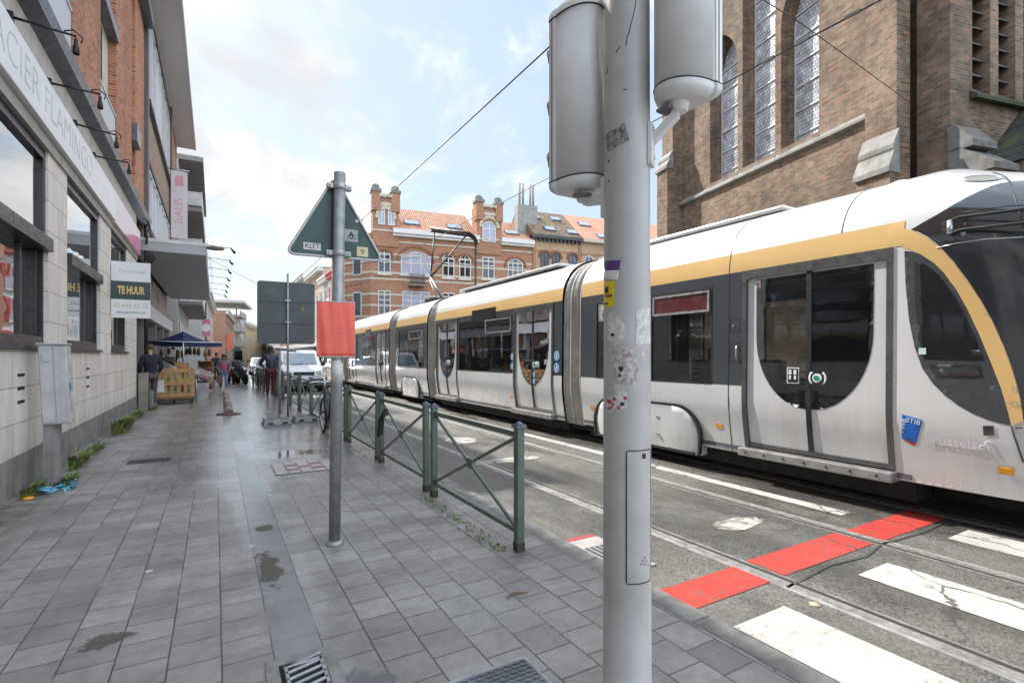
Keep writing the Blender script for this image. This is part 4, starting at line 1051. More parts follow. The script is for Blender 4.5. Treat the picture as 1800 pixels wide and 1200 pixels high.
text_mesh("lettering", "www.panorimmo.be", .075, mat("letter_dark", (.10, .10, .10), .5), te, ((x0 + x1) / 2, 13.398, 2.44), (1, 0, 0), (0, 0, 1), .001, sx=.8)
MB().box(x0 - .01, x0 + .04, 13.426, 13.46, 2.4, 3.42).build("bracket", BRONZE, te)

# ---- canopy shop with the deep eaves
BRN = brick_mat("brown_brick", (.30, .20, .14), (.37, .26, .19), (.30, .27, .23), .21, .07, .009, tone=.15)
WHF = mat("white_frame", (.62, .63, .64), .45, var=.08); SOFF = mat("soffit_grey", (.56, .54, .54), .7, var=.05)
PANE = glass_mat("house_glass", (.25, .27, .28), .03, .6)
hb_ = thing("canopy_building", "brown brick shop with strip windows, wide grey eaves and a long flat canopy", "building", (WX, 27, 0))
b = MB().box(WX - 9, WX, 19.2, 34.4, 4.9, 13.3); b.build("wall", BRN, hb_, fix=False)
MB().box(WX - 9, WX - .45, 17.5, 34.4, -.05, 4.9).build("shop_back", mat("shop_dark", (.05, .05, .055), .6), hb_)
MB().box(WX - 9, -.98, 19.3, 34.4, 13.3, 13.42).box(-1.0, -.94, 19.3, 34.4, 13.28, 13.55).build("eaves", SOFF, hb_)
MB().box(WX + .001, WX + .10, 19.22, 19.62, 4.9, 13.29).build("end_post", mat("post_grey", (.13, .115, .11), .6, var=.15), hb_)
for z0, z1 in ((9.7, 12.6), (5.6, 7.55)):
    for i in range(4):
        a = 20.0 + i * 2.2; c = a + 2.1
        w = MB(); 
        for p, q_, r, s in ((a, c, z1 - .09, z1), (a, c, z0, z0 + .09), (a, a + .09, z0, z1), (c - .09, c, z0, z1), ((a + c) / 2 - .05, (a + c) / 2 + .05, z0, z1)): w.box(WX, WX + .06, p, q_, r, s)
        o = w.build("window", WHF, hb_); MB().poly([(WX + .012, a, z0), (WX + .012, c, z0), (WX + .012, c, z1), (WX + .012, a, z1)]).build("pane", PANE, o)
    MB().box(WX, WX + .12, 19.8, 29.0, z0 - .16, z0 - .02).build("sill_band", mat("sill_dark", (.06, .055, .055), .6), hb_)
    MB().box(WX, WX + .10, 19.8, 29.0, z1 + .02, z1 + .14).build("head_band", mat("sill_dark", (.06, .055, .055), .6), hb_)
MB().box(WX, WX + .12, 29.0, 29.3, 4.9, 13.29).build("window_post", mat("post_grey", (.13, .115, .11), .6), hb_)
MB().box(WX + .001, WX + .02, 30.6, 34.4, 4.9, 13.29).build("orange_corner", ORB, hb_)
cn = MB().box(WX - .2, -.25, 18.6, 33.4, 4.66, 4.98); cn.build("canopy", mat("canopy_grey", (.42, .42, .43), .6, var=.05), hb_)
MB().box(WX - .2, -.235, 18.585, 33.4, 4.94, 5.04).build("canopy_edge", mat("canopy_white", (.66, .66, .65), .5), hb_)
MB().box(WX - .44, WX - .35, 17.6, 33, 3.5, 4.65).build("fascia_board", mat("fascia_mottled", (.36, .30, .27), .6, var=.5, scale=1.5), hb_)
MB().box(WX - .36, WX - .10, 18.0, 33, 2.85, 3.35).build("white_band", mat("band_white", (.62, .63, .66), .5, var=.1), hb_)
for y in (18.3, 21.8, 25.2, 28.6, 32): MB().box(WX - .42, WX - .2, y, y + .3, 0, 3.5).build("shop_pillar", mat("pillar_grey", (.24, .22, .22), .6), hb_)
for y in (18.7, 22.2, 25.6, 29.0):
    MB().poly([(WX - .40, y, .3), (WX - .40, y + 3.0, .3), (WX - .40, y + 3.0, 2.85), (WX - .40, y, 2.85)]).build("shop_window", GLSD, hb_)
for i in range(7):
    y = 18.9 + i * 2.38
    l = bpy.data.objects.new("canopy_lamp", None); COL.objects.link(l); l.parent = hb_; l.location = Vector((-.25, y, 5.0)) - wloc(hb_)
    MB().tube([(-.4, y, 5.03), (-.25, y, 5.05), (.48, y, 5.0)], .012, 6).build("arm", LAMPB, l)
    MB().tube([(.46, y, 5.03), (.48, y, 4.95), (.57, y, 4.86)], [.02, .03, .05], 8).build("spot_head", LAMPB, l)
MB().lathe([(.0, -.08), (.26, -.03), (.28, 0), (.26, .02), (0, .03)], (.0, 19.1, 5.0), 16).build("round_lamp", mat("disc_grey", (.25, .25, .24), .5), hb_)
MB().lathe([(.13, -.1), (.13, .1), (0, .12)], (WX + .2, 18.75, 4.45), 12, 'y').build("speaker", LAMPB, hb_)
# hanging banner
bn = thing("hanging_banner", "white vertical banner with pink lettering hung above the flat canopy", "banner", (-1.7, 28, 6.9))
MB().box(-1.74, -1.10, 28, 28.02, 6.95, 10.02).build("cloth", mat("banner_white", (.66, .62, .64), .7, var=.06), bn)
MB().tube([(WX, 28.01, 10.08), (-1.02, 28.01, 10.08)], .025, 8).build("rod", ALU, bn)
PINKL = mat("letter_pink", (.72, .36, .46), .6)
text_mesh("lettering", "BAUS", .5, PINKL, bn, (-1.42, 27.995, 8.2), (0, 0, 1), (-1, 0, 0), .002)
MB().box(-1.58, -1.26, 27.993, 27.999, 9.35, 9.8).build("printed_block", mat("block_pink", (.66, .30, .38), .6), bn)
# ---- balcony block behind the banner
bb_ = thing("balcony_block", "pale grey block with deep balconies beyond the brown brick eaves", "building", (WX, 42, 0))
LG = mat("pale_render", (.46, .45, .43), .7, var=.08, streak=.3); DG = mat("dark_render", (.20, .19, .18), .7)
MB().box(WX - 9, WX, 36, 52, -.05, 13.2).build("wall", LG, bb_)
MB().box(WX - .1, -.62, 36, 50, 13.2, 13.5).build("roof_slab", DG, bb_)
for z in (4.6, 7.4, 10.2):
    b = bpy.data.objects.new("balcony", None); COL.objects.link(b); b.parent = bb_; b.location = Vector((WX, 36, z)) - wloc(bb_)
    MB().box(WX, -.66, 36, 50, z, z + .22).build("slab", DG, b)
    g = MB().box(-.72, -.68, 36.02, 49.9, z + .35, z + 1.15).box(WX, -.68, 36.0, 36.03, z + .35, z + 1.15).box(-.73, -.67, 35.99, 49.9, z + 1.15, z + 1.2); g.build("guard", mat("guard_grey", (.5, .51, .52), .4), b)
    MB().box(WX, WX + .02, 37, 49, z + .25, z + 2.5).build("glass_door", GLSD, b)
for z in (1.0,): MB().box(WX, WX + .03, 37, 50, .4, 3.6).build("shop_window", GLSD, bb_)

# ------------------------------------------------------------------ simple houses with real openings trim
WINC = {}
def win_part(root, x, z, w, h, frame, pane, arch=0.0, mull=1, trans=.62, sill=None, door=False, name="window"):
    """window standing on the facade plane y=0 of a house frame (outside is -y)"""
    t = .09
    def outline(a, grow=0.0):
        x0, x1, z0, z1 = x - w / 2 - grow, x + w / 2 + grow, z - (grow if a else 0), z + h + grow
        if not arch: return [(x0, z0), (x1, z0), (x1, z1), (x0, z1)]
        zs = z + h - arch; n = 10; rx, rz_ = (x1 - x0) / 2, arch + grow
        return [(x0, z0), (x1, z0)] + [(x + rx * math.cos(i / n * PI), zs + rz_ * math.sin(i / n * PI)) for i in range(n + 1)]
    O = outline(1); I = outline(1, -t)
    f = MB(); n = len(O)
    for i in range(n):
        j = (i + 1) % n
        f.prism([(O[i][0], -.012, O[i][1]), (O[j][0], -.012, O[j][1]), (I[j][0], -.012, I[j][1]), (I[i][0], -.012, I[i][1])], (0, -.06, 0))
    for i in range(1, mull + 1):
        xm = x - w / 2 + w * i / (mull + 1); f.box(xm - .045, xm + .045, -.065, -.012, z + t, z + h - (arch * .25 if arch else t))
    if trans: f.box(x - w / 2 + t, x + w / 2 - t, -.062, -.012, z + h * trans - .045, z + h * trans + .045)
    o = f.build(name, frame, root, world=False)
    MB().poly([(p[0], -.02, p[1]) for p in O]).build("pane", pane, o, world=False)
    if sill: MB().box(x - w / 2 - .12, x + w / 2 + .12, -.14, 0, z - .14, z - .01).build("sill", sill, o, world=False)
    return o
def house(name, text, cat, org, ang, w, dep, h, wall, rows, frame, pane, cornice=None, roof=None, roofm=None, sill=None, base=0.0, shop_m=None, group=None, par=.35, roof_h=2.5):
    """org = left end of the facade as seen from the street, ang = heading of the facade line"""
    r = thing(name, text, cat, (org[0], org[1], 0), ang, group)
    MB().box(0, w, 0, dep, -.1, h).build("wall", wall, r, world=False)
    for z, hh, ww, n, kw in rows:
        for i in range(n): win_part(r, w * (i + .5) / n, z, ww, hh, frame, pane, sill=sill, **kw)
    if cornice: MB().box(-.05, w + .05, -par, 0, h - .55, h - .12).box(-.1, w + .1, -par - .12, 0, h - .12, h + .1).build("cornice", cornice, r, world=False)
    if roof: 
        b = MB().prism([(0, -.2, h), (0, dep * .5, h + roof_h), (0, dep, h)], (w, 0, 0)); b.build("roof", roofm, r, world=False)
    if shop_m:
        MB().box(.15, w - .15, -.03, 0, .3, 3.0).build("shop_window", shop_m[0], r, world=False); MB().box(0, w, -.12, 0, 3.05, 3.7).build("shop_fascia", shop_m[1], r, world=False)
    return r
PANEL_ = glass_mat("light_glass", (.35, .37, .38), .04, .5)
WHW = mat("white_render", (.64, .63, .60), .7, var=.07, streak=.2); GRW = mat("grey_render", (.44, .44, .43), .7, var=.08, streak=.25)
YEW = mat("yellow_render", (.60, .47, .29), .75, var=.08, streak=.2); TAN = mat("tan_render", (.50, .40, .30), .75, var=.08, streak=.2); PKW = mat("rose_render", (.52, .36, .29), .75, var=.1, streak=.2)
RBK = brick_mat("far_brick", (.36, .15, .085), (.42, .20, .12), (.34, .28, .23), .22, .07, .01, tone=.2)
SLATE = mat("slate_roof", (.10, .095, .095), .7, var=.25, scale=4); TILE = mat("tile_roof", (.42, .16, .08), .75, var=.2, scale=5)
DKF = mat("dark_frame", (.05, .05, .05), .5)
def street_left(name, text, px_c, Yn, px_f, Yf, ytop, wall, rows, frame=WHF, **kw):
    """house whose near corner stands at picture column px_c and far corner at px_f"""
    a = onY(px_c, ytop, Yn); c = onY(px_f, ytop, Yf); d = Vector((c.x - a.x, c.y - a.y)); L = d.length
    return house(name, text, "building", (a.x, a.y), math.atan2(d.y, d.x), L, 9, a.z, wall, rows, frame, PANE, **kw)
plain = dict(mull=1, trans=.7)
street_left("townhouse", "tall pale grey house with narrow windows beyond the balcony block", 362, 54, 374, 76, 512, GRW, [(4.2, 2.2, 1.1, 5, plain), (7.4, 2.2, 1.1, 5, plain), (10.4, 2.0, 1.1, 5, plain)], cornice=WHW, shop_m=(GLSD, TAN))
street_left("gable_house", "cream house with a bare brick gable wall down the street", 397, 86, 411, 112, 545, RBK, [(4.0, 2.2, 1.2, 5, plain), (7.0, 1.8, 1.2, 5, plain)], cornice=WHW, shop_m=(GLSD, TAN))
bf = street_left("balcony_house", "white modern house with stacked balconies under a flat oversailing roof", 411, 118, 426, 132, 552, WHW, [(3.8, 2.0, 2.0, 2, plain), (6.9, 2.0, 2.0, 2, plain), (9.9, 1.8, 2.0, 2, plain)], shop_m=(GLSD, GRW))
for z in (3.6, 6.7, 9.7): MB().box(.4, 10, -1.3, 0, z, z + .2).box(.4, 10, -1.3, -1.22, z + .2, z + 1.1).build("balcony", LG, bf, world=False)
MB().box(-4, 12, -2.2, 8, 12.1, 12.6).build("oversailing_roof", LG, bf, world=False)
street_left("apartment_house", "grey apartment house with ribbed front next to the stacked balconies", 426, 134, 433, 142, 552, GRW, [(4, 2, 1.5, 3, plain), (7, 2, 1.5, 3, plain), (10, 2, 1.5, 3, plain)])
street_left("ochre_house", "pale yellow corner house with a slate roof at the bend of the street", 433, 138, 470, 170, 571, YEW, [(1.0, 2.2, 1.3, 7, plain), (4.6, 2.3, 1.3, 7, plain), (7.6, 1.9, 1.3, 7, plain)], roof=True, roofm=SLATE, cornice=TAN)
street_left("cream_terrace", "long cream terrace closing the view behind the grey sign board", 468, 172, 530, 200, 592, WHW, [(1, 2.2, 1.4, 12, plain), (4.6, 2.2, 1.4, 12, plain)], roof=True, roofm=TILE)
street_left("rose_terrace", "rose coloured terrace far down the street beside the white van", 528, 190, 575, 196, 590, PKW, [(1, 2.2, 1.4, 9, plain), (4.6, 2.2, 1.4, 9, plain)], roof=True, roofm=SLATE)
# banners over the far pavement
def post_banner(text, px0, px1, py0, py1, Y, m, pole_px, pole_top, inner=None):
    r = thing("street_banner", text, "banner", (onY(pole_px, 600, Y).x, Y, 0))
    a, c = onY(px0, py0, Y), onY(px1, py1, Y)
    MB().box(a.x, c.x, Y - .02, Y + .02, c.z, a.z).build("cloth", m, r)
    p = onY(pole_px, pole_top, Y); MB().tube([(p.x, Y + .06, 0), (p.x, Y + .06, p.z)], .06, 8).build("pole", mat("post_dark", (.09, .09, .09), .5), r)
    if inner: q = onY((px0 + px1) / 2, (py0 + py1) / 2, Y); MB().lathe([(inner, -.03), (inner, -.025), (0, -.025)], (q.x, Y, q.z), 20, 'y').build("printed_disc", WHT, r)
    return r
post_banner("pink street banner with a white oval on a lamp post", 355.5, 368.5, 561, 591, 46, mat("banner_pink", (.62, .19, .30), .6), 362, 532, .3)
post_banner("orange red vertical banner on the cream gable house", 399, 408, 585, 615, 84, mat("banner_orange", (.60, .11, .035), .6), 398, 583)
post_banner("green pharmacy sign plate far along the left pavement", 412, 416, 611, 617, 110, mat("sign_green", (.03, .22, .13), .5), 411.5, 609)
# ================================================================== church
CB = brick_mat("church_brick", (.130, .088, .060), (.232, .160, .110), (.215, .18, .14), .215, .068, .009, tone=.36, darkf=.6, light=(.30, .15, .10), lightf=.06, bump=.7)
CST = mat("church_stone", (.235, .222, .20), .8, var=.25, scale=3, streak=.5, bump=.2)
LEAD = mat("leaded_bar", (.52, .52, .53), .5)
ch = thing("church", "brown brick church wall with tall lancet windows and stone capped buttresses behind the tram", "church", (15.8, 13.96, 0), math.atan2(-.974, -.227))
CHH = 19.0
def leaded():
    m, nt, b = new_mat("leaded_glass"); k = NT(nt); u, z = k.boxuv()
    t = k.n('ShaderNodeTexBrick'); k.put(t.inputs['Vector'], k.comb(u, z)); t.offset = 0.5
    t.inputs['Scale'].default_value = 1; t.inputs['Brick Width'].default_value = .10; t.inputs['Row Height'].default_value = .11; t.inputs['Mortar Size'].default_value = .006; t.inputs['Bias'].default_value = 0
    k.put(t.inputs['Color1'], (.42, .43, .45)); k.put(t.inputs['Color2'], (.64, .65, .67)); k.put(t.inputs['Mortar'], (.06, .06, .06))
    n = k.noise(k.obj(), 2.2, 5, .6); f = k.rng(n, .3, .7, .6, 1.25); k.put(b.inputs['Base Color'], k.mix(1.0, t.outputs['Color'], k.comb(f, f, f), 'MULTIPLY'))
    bar = k.math('LESS_THAN', k.math('FRACT', k.math('DIVIDE', z, .36)), .06)
    b.inputs['Roughness'].default_value = .22; k.bump(b, k.math('ADD', k.noise(k.obj(), 14, 3), t.outputs['Fac']), .5, .02); return m
LGL = leaded()
def lancet(x0, x1, z0, zs, n=9):
    """pointed outline, springing at zs"""
    w = x1 - x0; r = w * 1.15; pts = [(x0, z0), (x1, z0), (x1, zs)]
    xc = x1 - r; apex = math.sqrt(r * r - (w / 2 - (w - r) + 0) ** 2) if False else math.sqrt(r * r - ((x0 + x1) / 2 - xc) ** 2); a1 = math.atan2(apex, (x0 + x1) / 2 - xc)
    for i in range(1, n): pts.append((xc + r * math.cos(a1 * i / n), zs + r * math.sin(a1 * i / n)))
    pts.append(((x0 + x1) / 2, zs + apex))
    for i in range(n - 1, 0, -1): pts.append((x0 + x1 - (xc + r * math.cos(a1 * i / n)), zs + r * math.sin(a1 * i / n)))
    pts.append((x0, zs)); return pts
OPN = [(1.62, 3.02, 7.72, 11.35), (3.24, 4.62, 7.72, 13.6), (4.84, 6.16, 7.72, 11.35)]
HL = [lancet(*o) for o in OPN]
b = MB(); sheet(b, [(-.7, 7.5), (8.58, 7.5), (8.58, CHH), (-.7, CHH)], lambda u, w: Vector((u, 0, w)), HL, d=1.2, dens=.6, smooth=False)
b.poly([(-.7, 0, -.1), (8.58, 0, -.1), (8.58, 0, 7.5), (-.7, 0, 7.5)])
b.box(-.7, 8.58, .62, 12, -.1, CHH)
b.build("wall", CB, ch, world=False, fix=False)
for i, L in enumerate(HL):
    rv = MB(); L2 = densify(L, .5); n = len(L2); DP = .50
    cxm = sum(p[0] for p in L2) / n
    def inset(p, f):  # stepped jamb
        x0, x1 = OPN[i][0], OPN[i][1]; xm = (x0 + x1) / 2; return (xm + (p[0] - xm) * f, p[1] - (.0 if p[1] < OPN[i][3] else (1 - f) * .5))
    for k_ in range(n):
        p, q = L2[k_], L2[(k_ + 1) % n]; pi, qi = inset(p, .86), inset(q, .86)
        rv.poly([(p[0], 0, p[1]), (q[0], 0, q[1]), (q[0], .22, q[1]), (p[0], .22, p[1])])
        rv.poly([(p[0], .22, p[1]), (q[0], .22, q[1]), (qi[0], .22, qi[1]), (pi[0], .22, pi[1])])
        rv.poly([(pi[0], .22, pi[1]), (qi[0], .22, qi[1]), (qi[0], DP, qi[1]), (pi[0], DP, pi[1])])
    o = rv.build("lancet_window", CB, ch, world=False)
    MB().poly([(inset(p, .86)[0], DP - .06, inset(p, .86)[1]) for p in L2]).build("leaded_pane", LGL, o, world=False)
    br = MB(); x0, x1, z0, zs = OPN[i]; a = (x0 + x1) / 2 - (x1 - x0) * .43; c = (x0 + x1) / 2 + (x1 - x0) * .43; z = z0 + .35
    while z < zs + .55: br.box(a, c, DP - .10, DP - .062, z, z + .045); z += .72
    br.box(a, a + .05, DP - .09, DP - .062, z0, zs + .2)
    br.build("saddle_bar", LEAD, o, world=False)
    MB().prism([(x0 - .02, -.06, z0 - .22), (x0 - .02, -.06, z0 - .14), (x0 - .02, DP, z0 + .18), (x0 - .02, DP, z0 - .22)], (x1 - x0 + .04, 0, 0)).build("sill", CST, o, world=False)
MB().prism([(0, 0, 7.36), (0, -.13, 7.40), (0, -.13, 7.46), (0, 0, 7.60)], (7.80, 0, 0)).build("string_course", CST, ch, world=False)
def cap(b, x0, x1, yin, yout, zt, zb):
    """stone weathering in two steps, sloping outwards along -y"""
    m = (yin + yout) / 2; zm = (zt + zb) / 2
    b.prism([(x0 - .04, yin, zb - .1), (x0 - .04, m - .05, zm - .02), (x0 - .04, m - .05, zm + .08), (x0 - .04, yin, zt)], (x1 - x0 + .08, 0, 0))
    b.prism([(x0 - .05, yin, zb - .12), (x0 - .05, yout - .07, zb - .12), (x0 - .05, yout - .07, zb), (x0 - .05, m, zm), (x0 - .05, yin, zm)], (x1 - x0 + .10, 0, 0))
MB().box(-.7, 0, -.69, 0, -.1, 8.9).box(-.7, 0, -.45, 0, 8.9, CHH).build("buttress", CB, ch, world=False, fix=False)
q = MB(); cap(q, -.7, 0, -.45, -.69, 9.5, 8.9); q.build("buttress_cap", CST, ch, world=False)
MB().box(-.74, .02, -.75, 0, 4.2, 4.4).build("buttress_cap", CST, ch, world=False)
MB().box(7.82, 8.58, -.42, 0, -.1, CHH).box(7.80, 8.62, -.68, -.42, -.1, 5.72).build("buttress", CB, ch, world=False, fix=False)
q = MB(); cap(q, 7.82, 8.60, -.42, -.68, 6.70, 5.80); q.build("buttress_cap", CST, ch, world=False)
MB().prism([(7.8, -.42, 10.6), (7.8, -.56, 10.65), (7.8, -.42, 11.1)], (.8, 0, 0)).build("drip_stone", CST, ch, world=False)
# return wall that faces the camera, beyond the corner buttress
YC, XS = .22, 9.27
MB().box(8.58, XS - .42, YC, 12, -.1, CHH).build("corner_block", CB, ch, world=False, fix=False)
s_op = [(.92, 1.50), (1.78, 2.36), (2.64, 3.22), (3.5, 4.08)]
SH = [lancet(a, c, 7.42, 13.5) for a, c in s_op]
b = MB(); b.box(XS - .42, XS, YC, YC + .25, -.1, CHH)
sheet(b, [(YC + .25, -.1), (12, -.1), (12, CHH), (YC + .25, CHH)], lambda u, w: Vector((XS, u, w)), SH, d=1.5, dens=.8, smooth=False)
b.build("return_wall", CB, ch, world=False, fix=False)
for L in SH:
    L2 = densify(L, .6); n = len(L2); rv = MB()
    for k_ in range(n): p, q = L2[k_], L2[(k_ + 1) % n]; rv.poly([(XS, *p), (XS, *q), (XS - .40, *q), (XS - .40, *p)])
    o = rv.build("louvre_window", CB, ch, world=False)
    lv = MB(); a = min(p[0] for p in L2); c = max(p[0] for p in L2); z = 7.5
    while z < 13.9: lv.prism([(XS - .12, a, z), (XS - .34, a, z + .20), (XS - .34, a, z + .23), (XS - .12, a, z + .03)], (0, c - a, 0)); z += .36
    lv.build("louvre_slats", mat("louvre_grey", (.10, .10, .095), .8, var=.2, scale=3), o, world=False)
    MB().poly([(XS - .39, *p) for p in L2]).build("louvre_back", HOLE, o, world=False)
MB().prism([(XS, YC + .6, 7.22), (XS + .16, YC + .6, 7.20), (XS + .16, YC + .6, 7.28), (XS, YC + .6, 7.42)], (0, 8, 0)).build("string_course", mat("mossy_stone", (.06, .065, .035), .9, var=.3), ch, world=False)
MB().box(XS, XS + .80, YC - .04, YC + .62, -.1, 5.42).build("buttress", CB, ch, world=False, fix=False)
q = MB()
for (xa, xb, za, zb) in ((XS, XS + .48, 6.50, 6.02), (XS, XS + .86, 5.98, 5.42)):
    q.prism([(xa, YC - .08, zb - .08), (xb, YC - .08, zb - .08), (xb, YC - .08, zb + .05), (xa + (xb - xa) * .28, YC - .08, za), (xa, YC - .08, za)], (0, .76, 0))
q.build("buttress_cap", mat("dark_stone", (.17, .165, .15), .85, var=.3, scale=4, streak=.5), ch, world=False)
# chapel with a steep mossy slate roof in front of the return wall
def slate_moss():
    m, nt, b = new_mat("mossy_slate_tiles"); k = NT(nt); u, z = k.boxuv(); x_, y_, z_ = k.xyz(k.obj())
    t = k.n('ShaderNodeTexBrick'); k.put(t.inputs['Vector'], k.comb(x_, z_)); t.inputs['Scale'].default_value = 1; t.inputs['Brick Width'].default_value = .20; t.inputs['Row Height'].default_value = .10; t.inputs['Mortar Size'].default_value = .010; t.inputs['Bias'].default_value = 0
    k.put(t.inputs['Color1'], (.030, .030, .032)); k.put(t.inputs['Color2'], (.060, .060, .060)); k.put(t.inputs['Mortar'], (.010, .010, .010))
    n = k.rng(k.noise(k.obj(), 1.3, 6, .7), .46, .62); c = k.mix(k.math('MULTIPLY', n, .7), t.outputs['Color'], (.085, .10, .03)); k.put(b.inputs['Base Color'], c); b.inputs['Roughness'].default_value = .8
    k.bump(b, t.outputs['Fac'], .6, .02); return m
SLM = slate_moss()
MB().prism([(XS + .01, .98, 5.6), (XS + .01, 3.6, 8.3), (XS + .01, 6.2, 5.6)], (6, 0, 0)).build("chapel_roof", SLM, ch, world=False, fix=False)
MB().box(XS + .02, XS + 5.9, 1.08, 6.1, -.1, 5.6).build("chapel_wall", CB, ch, world=False, fix=False)
MB().prism([(-.9, -.6, CHH), (-.9, 6, CHH + 8), (-.9, 12, CHH)], (12, 0, 0)).build("roof", SLATE, ch, world=False)
# hedge and notice board at the foot of the church (seen through the tram)
nb = thing("notice_board", "white notice board fixed low on the church wall, seen through the tram door", "sign", (13.6, 7.0, 1.9))
e_ = Vector((-.227, -.974, 0)); n_ = Vector((-.974, .227, 0)); c0 = Vector((15.8, 13.96, 0)) + e_ * 6.5 + n_ * .06
nb.location = c0 + Vector((0, 0, 2.35))
MB().obox(c0 + Vector((0, 0, 2.75)), e_ * .55, n_ * .03, (0, 0, .38)).build("board", mat("notice_white", (.72, .73, .74), .4), nb)

# ================================================================== brick corner house across the side street
CO, CE = Vector((12.6, 48, 0)), Vector((.988, -.154, 0)); CN = Vector((-.154, -.988, 0))
CANG = math.atan2(-.154, .988)
OB = brick_mat("red_brick", (.36, .145, .072), (.43, .20, .105), (.38, .30, .23), .22, .07, .009, tone=.15)
PST = mat("pale_stone", (.56, .48, .38), .75, var=.1, streak=.3); WHC = mat("white_cornice", (.72, .70, .66), .6, var=.06, streak=.15)
LBL = mat("lilac_glass", (.40, .41, .50), .15, var=.12)
def fx(px, py):
    """picture point -> (along, up) on the facade plane"""
    r = ray(px, py); det = r.x * (-CE.y) + CE.x * r.y; t = (CO.x * (-CE.y) + CE.x * CO.y) / det; return ((r.x * t - CO.x) / CE.x, EYE + r.z * t)
cb_ = thing("corner_house", "red brick corner house with pale stone bands, two turrets and an orange tiled roof", "building", CO, CANG)
MB().box(0, 16.4, 0, 10, -.1, 13.2).build("wall", OB, cb_, world=False)
# street side, set back at an angle round the corner
MB().prism([(0, 0, -.1), (0, 10, -.1), (-3.2, 8.6, -.1), (-2.2, 2.6, -.1)], (0, 0, 13.2)).build("street_wall", OB, cb_, world=False)
st = MB()
for z in (2.0, 3.1, 5.2, 6.25, 7.3, 8.75, 9.35, 10.4, 11.1):
    st.box(-.02, 16.4, -.03, 0, z, z + .2)
    st.prism([(-.02, -.03, z), (-2.24, 2.58, z), (-2.2, 2.62, z), (0, .0, z)], (0, 0, .2))
st.box(-.02, 16.4, -.08, 0, 12.35, 12.5)
st.build("stone_band", PST, cb_, world=False)
MB().box(2.0, 10.5, -.55, 0, 13.2, 13.62).box(12.9, 16.5, -.55, 0, 13.2, 13.62).box(2.0, 10.5, -.35, 0, 12.95, 13.2).box(12.9, 16.5, -.35, 0, 12.95, 13.2).build("cornice", WHC, cb_, world=False)
def tile_mat():
    m, nt, b = new_mat("orange_tiles"); k = NT(nt); v = k.obj(); x, y, z = k.xyz(v)
    col = k.math('SINE', k.math('MULTIPLY', x, 2 * PI / .24)); row = k.math('FRACT', k.math('DIVIDE', z, .24))
    wv = k.n('ShaderNodeTexWhiteNoise'); wv.noise_dimensions = '2D'; k.put(wv.inputs['Vector'], k.comb(k.math('FLOOR', k.math('DIVIDE', x, .24)), k.math('FLOOR', k.math('DIVIDE', z, .24))))
    c = k.mix(wv.outputs[0], (.46, .215, .125), (.58, .33, .215)); n = k.noise(v, .8, 6, .65); c = k.mix(k.rng(n, .52, .75, 0, .4), c, (.34, .17, .11))
    k.put(b.inputs['Base Color'], c); b.inputs['Roughness'].default_value = .8
    k.bump(b, k.math('ADD', k.math('MULTIPLY', col, .5), row), .9, .08); return m
OTL = tile_mat()
def roof_slab(parent, x0, x1, z0, z1, dep, m, y0=-.35, name="roof"):
    q = MB().prism([(x0, y0, z0), (x0, dep, z1), (x0, dep * 2 - y0, z0)], (x1 - x0, 0, 0)); return q.build(name, m, parent, world=False)
roof_slab(cb_, 1.9, 10.4, 13.62, 16.9, 4.6, OTL); roof_slab(cb_, 12.8, 16.4, 13.62, 16.6, 4.6, OTL)
def turret(x0, x1, zt, wins, roofed):
    t = bpy.data.objects.new("turret", None); COL.objects.link(t); t.parent = cb_; t.location = (x0, 0, 13)
    q = MB(); D = -.12
    q.box(x0, x1, D, 1.6, 11.9, zt + .25); q.build("turret_wall", OB, t, loc=(x0, 0, 13), world=False).location = (0, 0, 0)
    def bt(mb, name, m): o = mb.build(name, m, t, loc=(x0, 0, 13), world=False); o.location = (0, 0, 0); return o
    for xx in (x0, x1 - .6):
        q = MB().box(xx - .1, xx + .7, D - .2, .7, zt - 1.2, zt + .55); bt(q, "turret_pier", OB)
        q = MB().box(xx - .18, xx + .78, D - .28, .78, zt + .55, zt + .8).box(xx, xx + .6, D - .1, .6, zt + .8, zt + 1.05).lathe([(.34, 0), (.38, .14), (.22, .3), (0, .36)], (xx + .3, .25, zt + 1.05), 10); bt(q, "pier_cap", mat("stone_finial", (.20, .205, .18), .8, var=.2))
    q = MB().box(x0 + .6, x1 - .6, D - .12, 0, zt - .7, zt - .4).box(x0 + .6, x1 - .6, D - .22, 0, zt + .1, zt + .35).box(x0 - .05, x1 + .05, D - .05, 0, 13.3, 13.5); bt(q, "turret_band", PST)
    q = MB()
    for i in range(9): a = i / 8 * PI; q.obox(((x0 + x1) / 2 + (x1 - x0) * .34 * math.cos(a), D - .05, zt - 1.75 + .9 * math.sin(a)), (.16, 0, 0), (0, .06, 0), (0, 0, .16))
    bt(q, "brick_arch", PST)
    for (x, z, w, h, ar) in wins:
        o = win_part(cb_, x, z, w, h, WHF, LBL, arch=ar); o.location = (0, D - .0, 0)
    if roofed: q = MB().prism([(x0 + .3, 1.0, 13.6), (x0 + .3, 1.0, zt + .5), (x0 + .3, 5.5, 13.6)], (x1 - x0 - .3, 0, 0)); bt(q, "slate_hood", mat("blue_slate", (.16, .19, .25), .6, var=.15))
turret(.15, 2.55, 16.4, [(.95, 13.9, .62, 1.9, .31), (1.85, 13.9, .62, 1.9, .31)], True)
turret(10.3, 12.95, 16.5, [(11.6, 13.15, 1.45, 2.05, .7)], False)
